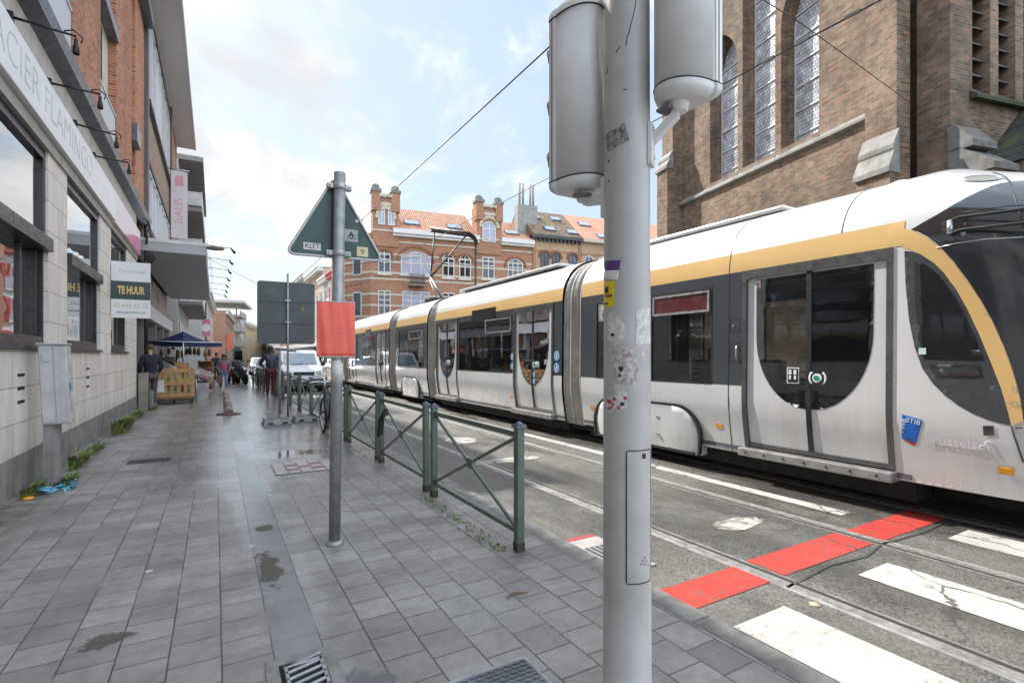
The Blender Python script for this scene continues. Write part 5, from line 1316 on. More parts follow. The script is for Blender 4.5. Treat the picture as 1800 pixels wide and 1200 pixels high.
# windows
gw = dict(frame=WHF, pane=PANEL_)
def W_(x, z, w, h, ar=0, **k): return win_part(cb_, x, z, w, h, WHF, k.pop('pane', PANEL_), arch=ar, sill=PST, **k)
W_(1.22, 9.3, 1.15, 2.25, .57); W_(4.2, 9.35, 2.9, 2.25, .8, mull=2, pane=LBL, trans=0)
W_(7.4, 9.25, 1.2, 2.4, .6); W_(9.1, 9.25, 1.2, 2.4, .6); W_(11.55, 9.35, 1.3, 2.25); W_(14.5, 9.3, 1.7, 2.35, .75, mull=2)
W_(1.22, 5.4, 1.15, 2.35); W_(4.2, 5.4, 2.6, 2.4, mull=2, pane=LBL); W_(7.4, 5.4, 1.2, 2.4); W_(9.1, 5.4, 1.2, 2.4); W_(11.55, 5.4, 1.3, 2.3); W_(14.5, 5.4, 1.7, 2.3, mull=2)
W_(4.2, .3, 2.6, 3.2, mull=2); W_(8.2, .3, 3.0, 3.2, mull=3); W_(13.5, .3, 3.0, 3.2, mull=3)
ar = MB()
for (x, z, r0) in ((1.22, 10.95, .8), (4.2, 10.8, 1.75), (7.4, 11.05, .85), (9.1, 11.05, .85), (14.5, 10.9, 1.15)):
    for i in range(15):
        a = i / 14 * PI; q0 = Vector((x + r0 * math.cos(a), -.06, z + r0 * .75 * math.sin(a))); ar.obox(q0, (.09 * math.sin(a) + .05, 0, 0), (0, .06, 0), (0, 0, .1))
ar.build("brick_arch", mat("arch_brick", (.30, .12, .065), .8, var=.2), cb_, world=False)
bl = bpy.data.objects.new("balcony", None); COL.objects.link(bl); bl.parent = cb_; bl.location = (4.2, -.5, 8.4)
q = MB().box(-.75, .75, -.35, .5, -.15, 0); q.build("slab", CST, bl, loc=(0, 0, 0), world=False).location = (0, 0, 0)
q = MB()
for i in range(13): q.tube([(-.7 + i * 1.4 / 12, -.32, 0), (-.7 + i * 1.4 / 12, -.32, .95)], .032, 5)
q.tube([(-.72, -.32, .95), (.72, -.32, .95)], .025, 5).tube([(-.72, -.32, .5), (.72, -.32, .5)], .02, 5).tube([(-.72, -.32, .95), (-.72, .5, .95)], .025, 5).tube([(.72, -.32, .95), (.72, .5, .95)], .025, 5)
q.build("railing", DKF, bl, loc=(0, 0, 0), world=False).location = (0, 0, 0)
MB().tube([(10.2, -.1, 0), (10.2, -.1, 13.2)], .07, 8).build("drainpipe", DKF, cb_, world=False)
def skylight(parent, x, f, y0, z0, dep, z1, w=1.5, h=1.1):
    """roof window lying in the front slope; f = how far up the slope"""
    s = Vector((0, dep - y0, z1 - z0)); nrm = Vector((0, -(z1 - z0), dep - y0)).normalized(); c = Vector((x, y0, z0)) + s * f + nrm * .08; u = s.normalized()
    o = MB().obox(c, (w / 2, 0, 0), u * h / 2, nrm * .07).build("skylight", mat("skylight_frame", (.13, .14, .16), .5), parent, world=False)
    MB().obox(c + nrm * .072, (w / 2 - .1, 0, 0), u * (h / 2 - .1), nrm * .01).build("skylight_pane", mat("sky_pane", (.30, .36, .42), .06, coat=1.0), o, world=False)
for x in (4.0, 8.3): skylight(cb_, x, .30, -.35, 13.62, 4.6, 16.9)
skylight(cb_, 14.6, .32, -.35, 13.62, 4.6, 16.6)
for px, py, m in ((632, 450, 0),): pass
# windows of the chamfered street side: on their own small frames
for zc in (5.4, 9.3, 1.2):
    d_ = Vector((-2.2, 2.6, 0)); u_ = d_.normalized(); n2 = Vector((-u_.y, u_.x, 0)) * 1
    if n2.y > 0: n2 = -n2
    c = d_ * .5 + n2 * .03 + Vector((0, 0, zc + 1.1)); o = MB().obox(c, u_ * .55, n2 * .03, (0, 0, 1.15)).build("side_window", WHF, cb_, world=False)
    MB().obox(c + n2 * .035, u_ * .45, n2 * .005, (0, 0, 1.05)).build("pane", PANE, o, world=False)

# brown roofed house next door
YB = brick_mat("buff_brick", (.48, .30, .16), (.54, .37, .22), (.42, .34, .26), .22, .07, .009, tone=.12)
nb_ = thing("buff_house", "buff brick house with dark gutter, brown tiled roof and tall paired chimneys", "building", CO + CE * 16.45, CANG)
MB().box(0, 5.8, 0, 10, -.1, 14.0).build("wall", YB, nb_, world=False)
MB().box(0, 5.8, -.03, 0, 12.55, 12.8).box(0, .35, -.06, 0, 0, 14).box(5.45, 5.8, -.06, 0, 0, 14).build("red_band", OB, nb_, world=False)
q = MB().box(-.05, 5.85, -.45, 0, 14.0, 14.35)
for i in range(12): q.box(.2 + i * .48, .4 + i * .48, -.3, 0, 13.7, 14.0)
q.build("gutter", DKF, nb_, world=False)
roof_slab(nb_, 0, 5.8, 14.35, 18.2, 4.6, mat("brown_tiles", (.20, .14, .085), .85, var=.45, scale=3, bump=.6, bscale=9))
for x, w in ((1.4, .95), (2.75, .95), (4.75, 1.0)): win_part(nb_, x, 10.0, w, 2.6, DKF, PANEL_, arch=.48)
for x, w in ((1.4, .95), (2.75, .95), (4.75, 1.0)): win_part(nb_, x, 5.6, w, 2.6, DKF, PANEL_)
q = MB()
for x in (1.4, 2.75, 4.75):
    for i in range(11): a = i / 10 * PI; q.obox((x + .66 * math.cos(a), -.06, 12.1 + .66 * math.sin(a)), (.1, 0, 0), (0, .06, 0), (0, 0, .09))
q.build("brick_arch", mat("arch_brick", (.30, .12, .065), .8, var=.2), nb_, world=False)
MB().box(-1.0, 1.3, 1.6, 2.6, 14.4, 17.9).build("chimney_stack", mat("grey_stack", (.30, .29, .27), .8, var=.2), nb_, world=False)
for x in (-.6, -.2, .65, 1.0): MB().tube([(x, 2.1, 17.9), (x, 2.1, 20.3)], .13, 8).build("chimney_pot", mat("grey_stack", (.30, .29, .27), .8), nb_, world=False)
for x, f in ((1.6, .72), (4.2, .72), (2.4, .25), (5.0, .2)): skylight(nb_, x, f, -.35, 14.35, 4.6, 18.2, 1.3, .95)
# red roofed house, mostly behind the pole
rh = thing("tiled_house", "buff brick house with a smooth orange tiled roof and skylights, half behind the signal pole", "building", CO + CE * 22.3, CANG)
MB().box(0, 14, 0, 10, -.1, 14.0).build("wall", YB, rh, world=False)
MB().box(0, 14, -.5, 0, 14.0, 14.35).build("cornice", PST, rh, world=False)
roof_slab(rh, 0, 14, 14.35, 18.2, 4.6, mat("salmon_tiles", (.58, .27, .17), .8, var=.12, scale=4, bump=.4, bscale=8))
for x in (.9, 2.6, 6, 9): win_part(rh, x, 9.9, 1.1, 2.7, WHF, PANEL_, arch=.5)
for x, f in ((1.8, .62), (2.9, .15), (8, .4)): skylight(rh, x, f, -.35, 14.35, 4.6, 18.2, 1.5, 1.0)
MB().box(0, 14, -.04, 0, 12.6, 12.85).build("red_band", OB, rh, world=False)
for i in range(3):
    X_ = 22.3 + 14 + i * 9
    house("row_house", ["grey row house on the side street behind the church, first beyond the tiled house", "white row house between two others on the side street behind the church", "red brick row house at the end of the side street behind the church"][i], "building", (CO + CE * X_)[:2], CANG, 9, 9, 13 + i, [GRW, WHW, RBK][i], [(5, 2.3, 1.2, 3, plain), (9, 2.3, 1.2, 3, plain)], WHF, PANE, cornice=PST, roof=True, roofm=SLATE)

# ---- right hand side of the street beyond the corner
def street_right(name, text, Yn, Yf, h, wall, rows, frame=WHF, X=12.5, **kw):
    return house(name, text, "building", (X, Yf), R(-90), Yf - Yn, 9, h, wall, rows, frame, PANE, **kw)
RSH = mat("red_shutter", (.46, .035, .035), .5)
hs = street_right("shutter_house", "white house with red shutters and a red cornice next to the brick corner house", 52, 62, 10.9, WHW, [], cornice=RSH, X=11.4, shop_m=(GLSD, RSH))
for z in (4.6, 7.4):
    for x in (1.6, 4.0, 6.4, 8.6):
        o = win_part(hs, x, z, 1.05, 2.1, WHF, PANE, sill=PST)
        for s in (-1, 1): MB().box(x + s * .78 - .25, x + s * .78 + .25, -.10, -.0, z, z + 2.1).build("shutter", RSH, o, world=False)
plain2 = dict(mull=1, trans=.66)
street_right("mansard_house", "white house with a heavy moulded cornice and dormer behind the small sign pole", 62, 72, 11.6, WHW, [(4.5, 2.2, 1.2, 3, plain2), (7.8, 2.2, 1.2, 3, plain2)], cornice=WHC, roof=True, roofm=SLATE, par=.7, shop_m=(GLSD, TAN))
street_right("cream_house", "cream house with a bare tan gable behind the red poster", 72, 84, 13.6, TAN, [(4.5, 2.2, 1.2, 4, plain2), (8.0, 2.2, 1.2, 4, plain2)], cornice=WHC, par=.7, shop_m=(GLSD, WHW))
street_right("flat_house", "pale flat fronted house with a wide cornice right of the grey sign board", 84, 100, 14.4, GRW, [(4.5, 2.2, 1.2, 5, plain2), (8.0, 2.2, 1.2, 5, plain2)], cornice=WHC, par=.9, shop_m=(GLSD, WHW))
street_right("brick_house", "brick house in the far row, mostly hidden by the grey sign board", 100, 125, 12.5, RBK, [(4.5, 2.2, 1.2, 7, plain2), (8.0, 2.2, 1.2, 7, plain2)], cornice=WHC, shop_m=(GLSD, WHW))
street_right("far_house", "last pale house of the right hand row, seen under the grey sign board", 125, 165, 11.5, WHW, [(4.5, 2.2, 1.3, 9, plain2), (8.0, 2.2, 1.3, 9, plain2)], cornice=TAN, shop_m=(GLSD, PKW))
aw = thing("shop_awning", "faded red and white shop awning behind the van", "awning", (11.2, 58, 2.6))
p0, p1 = onY(553, 618, 58), onY(562, 624, 58)
MB().prism([(11.35, 54, 3.1), (10.0, 54, 2.55), (10.0, 54, 2.35), (11.35, 54, 2.9)], (0, 7.5, 0)).build("cloth", mat("awning_red", (.52, .16, .13), .7, var=.2), aw)
# ================================================================== traffic signal pole
GALV = mat("signal_grey_paint", (.45, .435, .415), .45, .0, var=.10, scale=5, streak=.18, coat=.1)
HEADM = mat("signal_head_grey", (.70, .69, .67), .40, .0, var=.05, streak=.08, coat=.15)
RR_ = Vector((CS, -SN, 0)); DD_ = Vector((SN, CS, 0))
pc = DD_ * 2.14 + RR_ * (2.14 * 202 / 900)
sp = thing("traffic_signal", "large grey metal signal pole in the foreground with two signal heads seen from behind", "traffic signal", (pc.x, pc.y, 0))
PR = .1005
def prad(z): return PR - .0028 * z
MB().lathe([(.145, 0), (.145, .02), (prad(0), .022)] + [(prad(z), z) for z in (.5, 1, 1.5, 2, 2.5, 3, 3.6, 4.2)], (pc.x, pc.y, 0), 40).build("pole", GALV, sp)
A0 = math.atan2(-pc.y, -pc.x)          # bearing from the pole to the eye
def on_pole(px, py, off=.001):
    """point of the pole's near surface seen at a picture point: (turn, height)"""
    u = (px - 1102) / 42; u = max(-.995, min(.995, u)); a = math.asin(u)
    dep = 2.14 - PR * math.cos(a); return (A0 + a, EYE + (627 - py) / 900 * dep)
def pole_pt(a, z, off): r = prad(z) + off; return Vector((pc.x + r * math.cos(a), pc.y + r * math.sin(a), z))
def pole_sticker(name, poly, m, off=.0012, rag=0.0, parent=None):
    P = []
    for p in densify(poly, 6 if rag else 40):
        q = (p[0] + random.uniform(-rag, rag), p[1] + random.uniform(-rag, rag)) if rag else p
        a, z = on_pole(*q); P.append((a * .1, z))
    b = MB(); sheet(b, P, lambda u, w: pole_pt(u / .1, w, off), d=.012, dens=.02); return b.build(name, m, parent or sp)
def quad(x0, y0, x1, y1): return [(x0, y0), (x1, y0), (x1, y1), (x0, y1)]
PUR = mat("sticker_purple", (.10, .035, .19), .4); YLS = mat("sticker_yellow", (.75, .60, .01), .4); PAPER = mat("torn_paper", (.60, .58, .56), .8, var=.25, scale=40); TORNG = mat("torn_foil", (.22, .21, .20), .6, var=.7, scale=60); PNK = mat("torn_pink", (.50, .44, .43), .8, var=.45, scale=45)
o = pole_sticker("sticker", [(1061, 458), (1091, 456), (1089, 474), (1061, 475)], PUR); pole_sticker("sticker_band", [(1061, 475), (1089, 474), (1086, 491), (1061, 489)], WHT, parent=o)
o = pole_sticker("sticker", [(1061, 494), (1081, 493), (1080, 538), (1061, 539)], YLS)
pole_sticker("print", [(1063, 503), (1070, 502), (1070, 513), (1063, 514)], BLKS, .002, parent=o); pole_sticker("print", [(1064, 517), (1077, 515), (1077, 521), (1064, 522)], REDS, .002, parent=o); pole_sticker("print", [(1062, 532), (1070, 531), (1070, 534), (1062, 535)], BLKS, .002, parent=o)
for pts, m, rg in (([(1070, 552), (1084, 545), (1096, 560), (1102, 585), (1094, 603), (1078, 606), (1068, 590)], PAPER, 2.5), ([(1118, 545), (1141, 543), (1143, 606), (1117, 606)], PAPER, 1.2), ([(1076, 617), (1112, 614), (1120, 640), (1116, 676), (1090, 672), (1080, 660)], PNK, 2.5), ([(1066, 698), (1102, 690), (1103, 718), (1070, 726)], PAPER, 2), ([(1080, 675), (1098, 672), (1101, 690), (1078, 694)], PAPER, 2.5), ([(1064, 232), (1098, 214), (1106, 246), (1066, 263)], TORNG, .8), ([(1126, 617), (1137, 617), (1137, 625), (1126, 625)], PNK, .5)):
    o = pole_sticker("torn_sticker", pts, m, .0012, rg)
def spot(x, y, r): return [(x + r * math.cos(t / 9 * 2 * PI) * random.uniform(.6, 1.2), y + r * math.sin(t / 9 * 2 * PI) * random.uniform(.6, 1.2)) for t in range(9)]
for q in (spot(1072, 706, 5), spot(1081, 702, 3.5), spot(1088, 717, 3.5), spot(1099, 700, 3.5), spot(1071, 718, 3), spot(1078, 711, 3)): pole_sticker("print", q, REDS, .0022, parent=o)
for q in (spot(1095, 710, 4), spot(1076, 717, 2.5), spot(1092, 648, 5), spot(1078, 588, 3.5), spot(1090, 660, 3)): pole_sticker("print", q, BLKS, .0022, parent=o)
# service door: outline groove, lock and drain holes
a0, z1_ = on_pole(1101, 792); a1, z0_ = on_pole(1141.5, 1014)
pth = []
def corner_(ac, zc, t0):
    for i in range(6): t = t0 + i / 5 * PI / 2; pth.append(pole_pt(ac + .12 * math.cos(t), zc + .012 * math.sin(t), .001))
corner_(a1 - .12, z1_ - .012, 0); corner_(a0 + .12, z1_ - .012, PI / 2); corner_(a0 + .12, z0_ + .012, PI); corner_(a1 - .12, z0_ + .012, 1.5 * PI)
b = MB()
L = densify([(0, 0), (1, 0), (1, 1), (0, 1)], .05); b.grid([[pole_pt(a0 + .03 + (a1 - a0 - .06) * i / 10, z0_ + .004 + (z1_ - z0_ - .008) * j / 2, .0022) for j in range(3)] for i in range(11)])
sd = b.build("service_door", GALV, sp)
full = []
for p, q in zip(pth, pth[1:] + pth[:1]):
    full.append(p)
    if (q - p).length > .05:
        aa, ab = math.atan2(p.y - pc.y, p.x - pc.x), math.atan2(q.y - pc.y, q.x - pc.x)
        for i in range(1, 8): full.append(pole_pt(aa + (ab - aa) * i / 8, p.z + (q.z - p.z) * i / 8, .001))
MB().tube(full + [full[0]], .0022, 6, cap=False).build("door_gap", RUBB, sd)
a, z = on_pole(1130, 800); MB().obox(pole_pt(a, z, .002), (.008 * -math.sin(a), .008 * math.cos(a), 0), (.003 * math.cos(a), .003 * math.sin(a), 0), (0, 0, .010)).build("door_lock", RUBB, sd)
b = MB()
for i, (dx, dy) in enumerate(((0, -7), (-3.5, -1), (3.5, -1), (-7, 5), (0, 5), (7, 5))):
    a, z = on_pole(1131 + dx * .8, 984 + dy); c = pole_pt(a, z, .0022); b.obox(c, (.0028 * -math.sin(a), .0028 * math.cos(a), 0), (.001 * math.cos(a), .001 * math.sin(a), 0), (0, 0, .0028))
b.build("vent_holes", RUBB, sd)
b = MB()
for (x0, y0, x1, y1) in ((1118, 0, 1108, 48), (1108, 48, 1102, 66), (1102, 66, 1100, 78), (1082, 88, 1090, 78), (1068, 112, 1066, 125), (1096, 155, 1102, 155)):
    P = [on_pole(x0 + (x1 - x0) * i / 5 + random.uniform(-1, 1), y0 + (y1 - y0) * i / 5) for i in range(6)]; b.tube([pole_pt(a, z, .0006) for a, z in P], .0016, 5)
for y in (280, 315): a, z = on_pole(1070, y); b.obox(pole_pt(a, z, .0006), (.004 * -math.sin(a), .004 * math.cos(a), 0), (.001 * math.cos(a), .001 * math.sin(a), 0), (0, 0, .004))
b.build("scratches", BLKS, sp)
def signal_head(c, f, z0, z1, hw, dep, lenses=(1 / 6, .5, 5 / 6), bdrop=.02):
    f = Vector(f).normalized(); w = Vector((-f.y, f.x, 0)); c = Vector((c[0], c[1], 0))
    h = bpy.data.objects.new("signal_head", None); COL.objects.link(h); h.parent = sp; h.location = Vector((c.x, c.y, z0)) - wloc(sp)
    def ring(k, sh=0.0):
        pts = [c + f * (dep * .42 - sh) + w * (hw * k), c + f * (dep * .22) + w * (hw * k), c + f * (dep * .22) + w * (hw * k * .96)]
        for i in range(0, 17): t = i / 16 * PI; pts.append(c + f * (dep * .18 - dep * .78 * k * math.sin(t)) + w * (hw * k * .95 * math.cos(t)))
        pts += [c + f * (dep * .22) - w * (hw * k * .96), c + f * (dep * .22) - w * (hw * k), c + f * (dep * .42 - sh) - w * (hw * k)]
        return pts
    b = MB(); R1 = ring(1.0); n = len(R1); b.smooth = False
    lo = [b.vert(p + Vector((0, 0, z0))) for p in R1]; hi = [b.vert(p + Vector((0, 0, z1))) for p in R1]
    for i in range(n):
        j = (i + 1) % n; b.smooth = 3 <= i < 19; b.face((lo[i], lo[j], hi[j], hi[i]))
    b.smooth = False; b.face(lo[::-1]); b.face(hi); b.build("housing", HEADM, h)
    for zz0, s in ((z0, -1), (z1, 1)):
        e = MB(); prev = None
        for k, dz, sh in ((1.012, .004, 0), (1.008, .022, 0), (.95, .042, .006), (.74, .056, .02)):
            rg = [e.vert(p + Vector((0, 0, zz0 + s * dz))) for p in ring(k, sh)]
            if prev: 
                for i in range(n): e.smooth = True; e.face((prev[i], prev[(i + 1) % n], rg[(i + 1) % n], rg[i]))
            prev = rg
        e.smooth = False; e.face(prev); e.build("end_cap", HEADM, h)
    g = MB()
    for zz0, s in ((z0, -1), (z1, 1)): 
        P = [p + Vector((0, 0, zz0 + s * .001)) for p in ring(1.004)]; g.tube(P + [P[0]], .0035, 6, cap=False)
    for s in (-1, 1): g.tube([c + f * (dep * .31) + w * (s * hw * 1.001) + Vector((0, 0, z)) for z in (z0, z1)], .0022, 5)
    g.build("seal", RUBB, h)
    for i, lz in enumerate(lenses):
        zc = z0 + (z1 - z0) * lz; fc = c + f * dep * .42 + Vector((0, 0, zc)); v = MB(); r = hw * .72; rows = []
        for q in range(13):
            t = -.35 + q / 12 * (PI + .7); d0 = w * r * math.cos(t) + Vector((0, 0, r * math.sin(t))); rows.append([fc + d0, fc + d0 + f * (.06 + .05 * max(0, math.sin(t)))])
        v.grid(rows); o = v.build("visor", mat("visor_grey", (.20, .20, .20), .5), h)
        l = MB(); rg = [fc + f * .006 + w * r * .9 * math.cos(t / 20 * 2 * PI) + Vector((0, 0, r * .9 * math.sin(t / 20 * 2 * PI))) for t in range(20)]; l.poly(rg); l.build("lens", [mat("lens_green", (.01, .08, .04), .2), mat("lens_amber", (.25, .10, .01), .2), mat("lens_red", (.25, .01, .01), .2)][i % 3], o)
    # bracket back to the pole
    pz = z0 - .085
    for k_, zb in ((0, z0 - .085), (1, z1 + .085)):
        s = -1 if k_ == 0 else 1; base = c - f * dep * .1; pd = Vector((pc.x, pc.y, 0)); dv = (pd - base).normalized()
        a = MB(); a.lathe([(.05, 0), (.042, s * -.028), (.03, s * -.055)], base + Vector((0, 0, zb - s * .0)), 16) if False else a.tube([base + Vector((0, 0, zb + s * -.03)), base + Vector((0, 0, zb + s * .01))], [.044, .030], 14)
        dz = bdrop; e1 = base + Vector((0, 0, zb + s * .005)); e2 = pd - dv * (prad(zb) - .01) + Vector((0, 0, zb + s * dz)); a.obox((e1 + e2) / 2, (e2 - e1) * .5, Vector((-dv.y, dv.x, 0)) * .021, (0, 0, .022))
        sd_ = Vector((-dv.y, dv.x, 0)); pcn = pd - dv * (prad(zb) + .006) + Vector((0, 0, zb + s * dz)); a.obox(pcn, dv * .010, sd_ * .032, (0, 0, .085))
        a.obox(pcn - dv * .012 + Vector((0, 0, .05)), dv * .006, sd_ * .010, (0, 0, .010)).obox(pcn - dv * .012 - Vector((0, 0, .05)), dv * .006, sd_ * .010, (0, 0, .010))
        a.build("bracket", HEADM, h, bevel=.004)
    kn = MB().obox(c - f * dep * .25 + w * hw * .3 + Vector((0, 0, z0 - .078)), f * .03, w * .03, (0, 0, .006)); kn.build("cable_gland", mat("gland_grey", (.15, .15, .15), .6), h)
hl_ = DD_ * 2.30 + RR_ * (2.30 * 122 / 900); hr_ = DD_ * 2.06 + RR_ * (2.06 * 300 / 900)
signal_head(hl_, (.0, 1, 0), 2.285, 3.01, .118, .20); signal_head(hr_, (1, .08, 0), 2.57, 3.5, .120, .205, (.62, .85), .12)

# ================================================================== small sign pole
GPOLE = mat("galvanised_steel", (.33, .34, .35), .5, .55, var=.2, scale=9, streak=.35)
s0 = Vector((.831, 4.28, 0)); s1 = Vector((.873, 4.28, 2.985)); sdv = (s1 - s0)
ts = thing("sign_pole", "leaning galvanised pole with a green backed triangular road sign", "road sign", s0)
MB().tube([s0, s1], .0455, 20).lathe([(.075, 0), (.07, .012), (.05, .03)], s0, 16).build("pole", GPOLE, ts)
def spz(z): return s0 + sdv * (z / 2.985)
TP = [(.845, 2.965), (.475, 2.305), (1.235, 2.315)]
def round_poly(P, r, n=6):
    out = []
    for i in range(len(P)):
        a, b_, c = Vector(P[i - 1]), Vector(P[i]), Vector(P[(i + 1) % len(P)]); u = (a - b_).normalized(); v = (c - b_).normalized()
        p = b_ + u * r; q = b_ + v * r
        for k in range(n + 1): t = k / n; out.append(tuple((p * (1 - t) + b_ * t) * (1 - t) + (b_ * (1 - t) + q * t) * t))
    return out
TY = 4.333
def xz(P, y): return [(p[0], y, p[1]) for p in P]
RO = round_poly(TP, .075)
MB().prism(xz(RO, TY), (0, .012, 0)).build("sign_plate", mat("sign_back_green", (.022, .062, .056), .42, .1, var=.15, streak=.15, coat=.15), ts)
rim = MB(); PO = [Vector(p) for p in xz(RO, TY - .006)]; rim.tube(PO + [PO[0]], .0105, 8, cap=False); rim.build("rim", mat("rim_grey", (.50, .50, .49), .5, .2), ts)
for z in (2.875, 2.335):
    c = spz(z); q = MB(); q.lathe([(.050, -.022), (.053, -.018), (.053, .018), (.050, .022)], c, 20).box(c.x - .095, c.x - .048, c.y - .012, c.y + .05, z - .018, z + .018).box(c.x + .048, c.x + .095, c.y - .012, c.y + .05, z - .018, z + .018)
    q.tube([(c.x - .075, c.y - .03, z), (c.x - .075, c.y + .03, z)], .009, 8).tube([(c.x + .075, c.y - .03, z), (c.x + .075, c.y + .03, z)], .009, 8); q.build("clamp", mat("clamp_grey", (.42, .42, .41), .45, .5, var=.15), ts)
def tri_sticker(px0, py0, px1, py1, m, off=.003):
    a, c = onY(px0, py0, TY - .004), onY(px1, py1, TY - .004); return MB().box(a.x, c.x, TY - off, TY - .0005, c.z, a.z).build("sticker", m, ts), (a + c) / 2
STW = mat("sticker_offwhite", (.62, .61, .58), .6, var=.12, scale=30)
o, c = tri_sticker(533.5, 425, 564, 440.5, STW); text_mesh("lettering", "KLET", .060, BLKS, o, (c.x, TY - .004, c.z), (1, 0, .02), (0, 0, 1), .0004, sx=.82)
o, c = tri_sticker(606, 402, 629, 426, mat("sticker_grey_lines", (.33, .35, .36), .5, var=.2, scale=50))
q = MB(); q.prism([(c.x, TY - .0035, c.z + .038), (c.x - .038, TY - .0035, c.z - .028), (c.x + .038, TY - .0035, c.z - .028)], (0, .0004, 0)); q.build("print", BLKS, o)
for dx, dz in ((0, -.013), (-.02, -.02), (.02, -.02)): MB().prism([(c.x + dx, TY - .0045, c.z + dz + .012), (c.x + dx - .008, TY - .0045, c.z + dz - .004), (c.x + dx + .008, TY - .0045, c.z + dz - .004)], (0, .0004, 0)).build("print", STW, o)
o, c = tri_sticker(627.5, 433, 647, 452, mat("sticker_cream", (.62, .56, .36), .5)); q = MB().prism([(c.x, TY - .0036, c.z - .022), (c.x - .022, TY - .0036, c.z + .016), (c.x + .022, TY - .0036, c.z + .016)], (0, .0004, 0)).build("print", BLKS, o)
MB().prism([(c.x, TY - .0046, c.z - .010), (c.x - .012, TY - .0046, c.z + .010), (c.x + .012, TY - .0046, c.z + .010)], (0, .0004, 0)).build("print", YLS, o)
b = MB()
for (x, z) in ((1.035, 2.66), (1.02, 2.63), (1.065, 2.645)): b.box(x - .012, x + .012, TY - .002, TY - .0006, z - .014, z + .010)
b.build("torn_sticker", STW, ts)
b = MB(); n = 16
for zr, m in (((1.29, 1.47), 0),):
    b.lathe([(.0462, zr[0]), (.0462, zr[1])], (spz(1.38).x, 4.28, 0), 20)
b.build("paper_remains", PAPER, ts)
# red notice taped round the pole
def poster_mat():
    m, nt, bb = new_mat("red_notice"); k = NT(nt); u, z = k.boxuv()
    ln = k.math('LESS_THAN', k.math('FRACT', k.math('DIVIDE', z, .0165)), .42); wd = k.math('GREATER_THAN', k.noise(k.comb(k.math('MULTIPLY', u, 70), k.math('MULTIPLY', k.math('FLOOR', k.math('DIVIDE', z, .0165)), 7.3)), 1.0, 2), .44)
    msk = k.math('MULTIPLY', k.math('MULTIPLY', ln, wd), k.math('LESS_THAN', z, .02))
    c = k.mix(k.math('MULTIPLY', msk, .45), (.80, .115, .07), (.45, .04, .03)); k.put(bb.inputs['Base Color'], c)
    bb.inputs['Roughness'].default_value = .28; bb.inputs['Transmission Weight'].default_value = 0; k.bump(bb, k.noise(k.scale(k.obj(), (14, 14, 3)), 1.0, 4), .35, .012); return m
pz0, pz1, pxa, pxb = 1.502, 1.938, .690, .982
pt = thing("notice", "red paper notice in a plastic sleeve wrapped on the leaning sign pole", "notice", (.835, 4.22, 1.72))
def psurf(u, w): 
    xm = .85; d = abs(u - xm); return Vector((u, 4.229 + .16 * max(0, d - .035) ** 1.3 + .004 * math.sin(u * 60 + w * 6) * min(1, d * 12), w))
b = MB(); b.grid([[psurf(pxa + (pxb - pxa) * i / 40, pz0 + (pz1 - pz0) * j / 16) for j in range(17)] for i in range(41)]); ob = b.build("paper", poster_mat(), pt)
md = ob.modifiers.new('thick', 'SOLIDIFY'); md.thickness = .0012
b = MB()
for w in (pz0, pz1): b.tube([psurf(pxa + (pxb - pxa) * i / 40, w) for i in range(41)], .0035, 5)
for u in (pxa, pxb): b.tube([psurf(u, pz0 + (pz1 - pz0) * j / 8) for j in range(9)], .0022, 5)
b.build("sleeve_edge", mat("sleeve_clear", (.62, .58, .57), .25), pt)

# ================================================================== railings
RG = mat("railing_green", (.098, .130, .102), .42, .1, var=.18, scale=6, streak=.3, coat=.15); RGB_ = mat("railing_cap", (.13, .145, .18), .4, .3, var=.2)
RLX = 2.035
def railing(ya, yb):
    r = thing("pedestrian_railing", "green steel railing panel with crossed bars, one of the row along the kerb", "railing", (RLX, ya, 0), 0, "green railing panels along the kerb")
    for y in (ya, yb):
        p = MB().box(RLX - .032, RLX + .032, y - .032, y + .032, 0, .955); o = p.build("post", RG, r, bevel=.006)
        MB().box(RLX - .043, RLX + .043, y - .043, y + .043, .955, .972).prism([(RLX - .04, y - .04, .972), (RLX + .04, y - .04, .972), (RLX + .04, y + .04, .972), (RLX - .04, y + .04, .972)], (0, 0, .006)).lathe([(.05, .978), (.012, 1.0), (0, 1.002)], (RLX, y, 0), 4).build("cap", RGB_, o)
        MB().box(RLX - .034, RLX + .034, y - .034, y + .034, 0, .07).build("dark_foot", mat("rail_foot", (.045, .04, .035), .8, var=.3), o)  # darker collar round the foot of the post
    a, c = ya + .032, yb - .032
    MB().box(RLX - .012, RLX + .012, a, c, .875, .915).build("top_bar", RG, r)
    MB().box(RLX - .012, RLX + .012, a, c, .13, .165).build("bottom_bar", RG, r)
    m = Vector((RLX, (a + c) / 2, .52))
    for z0, z1 in ((.165, .875), (.875, .165)):
        p, q = Vector((RLX, a, z0)), Vector((RLX, c, z1)); d = (q - p).normalized(); n = Vector((0, -d.z, d.y)); L = (q - p).length / 2
        MB().obox((p + q) / 2, d * L, n * .013, (.0095 if z0 < z1 else .0075, 0, 0)).build("cross_bar", RG, r)
    q = MB().torus(m, .042, .011, (1, 0, 0), 20, 6); q.build("ring", RG, r); return r
r0 = railing(3.40, 5.18)
y = 5.44; nrl = 0
while y < 30:
    c = copy_tree(r0); c.location = (RLX + random.uniform(-.012, .012), y, 0); c.rotation_euler = (0, random.uniform(-.008, .008), random.uniform(-.006, .006)); y += 2.0 if nrl > 0 else 1.98; nrl += 1
r0['label'] = "nearest green railing panel with crossed bars, beside the large signal pole"
del r0['group']
r0['group'] = "green railing panels along the kerb"
lk = thing("bike_lock", "black fabric bike lock hanging from a crossed railing bar", "lock", (RLX - .03, 7.0, .75))
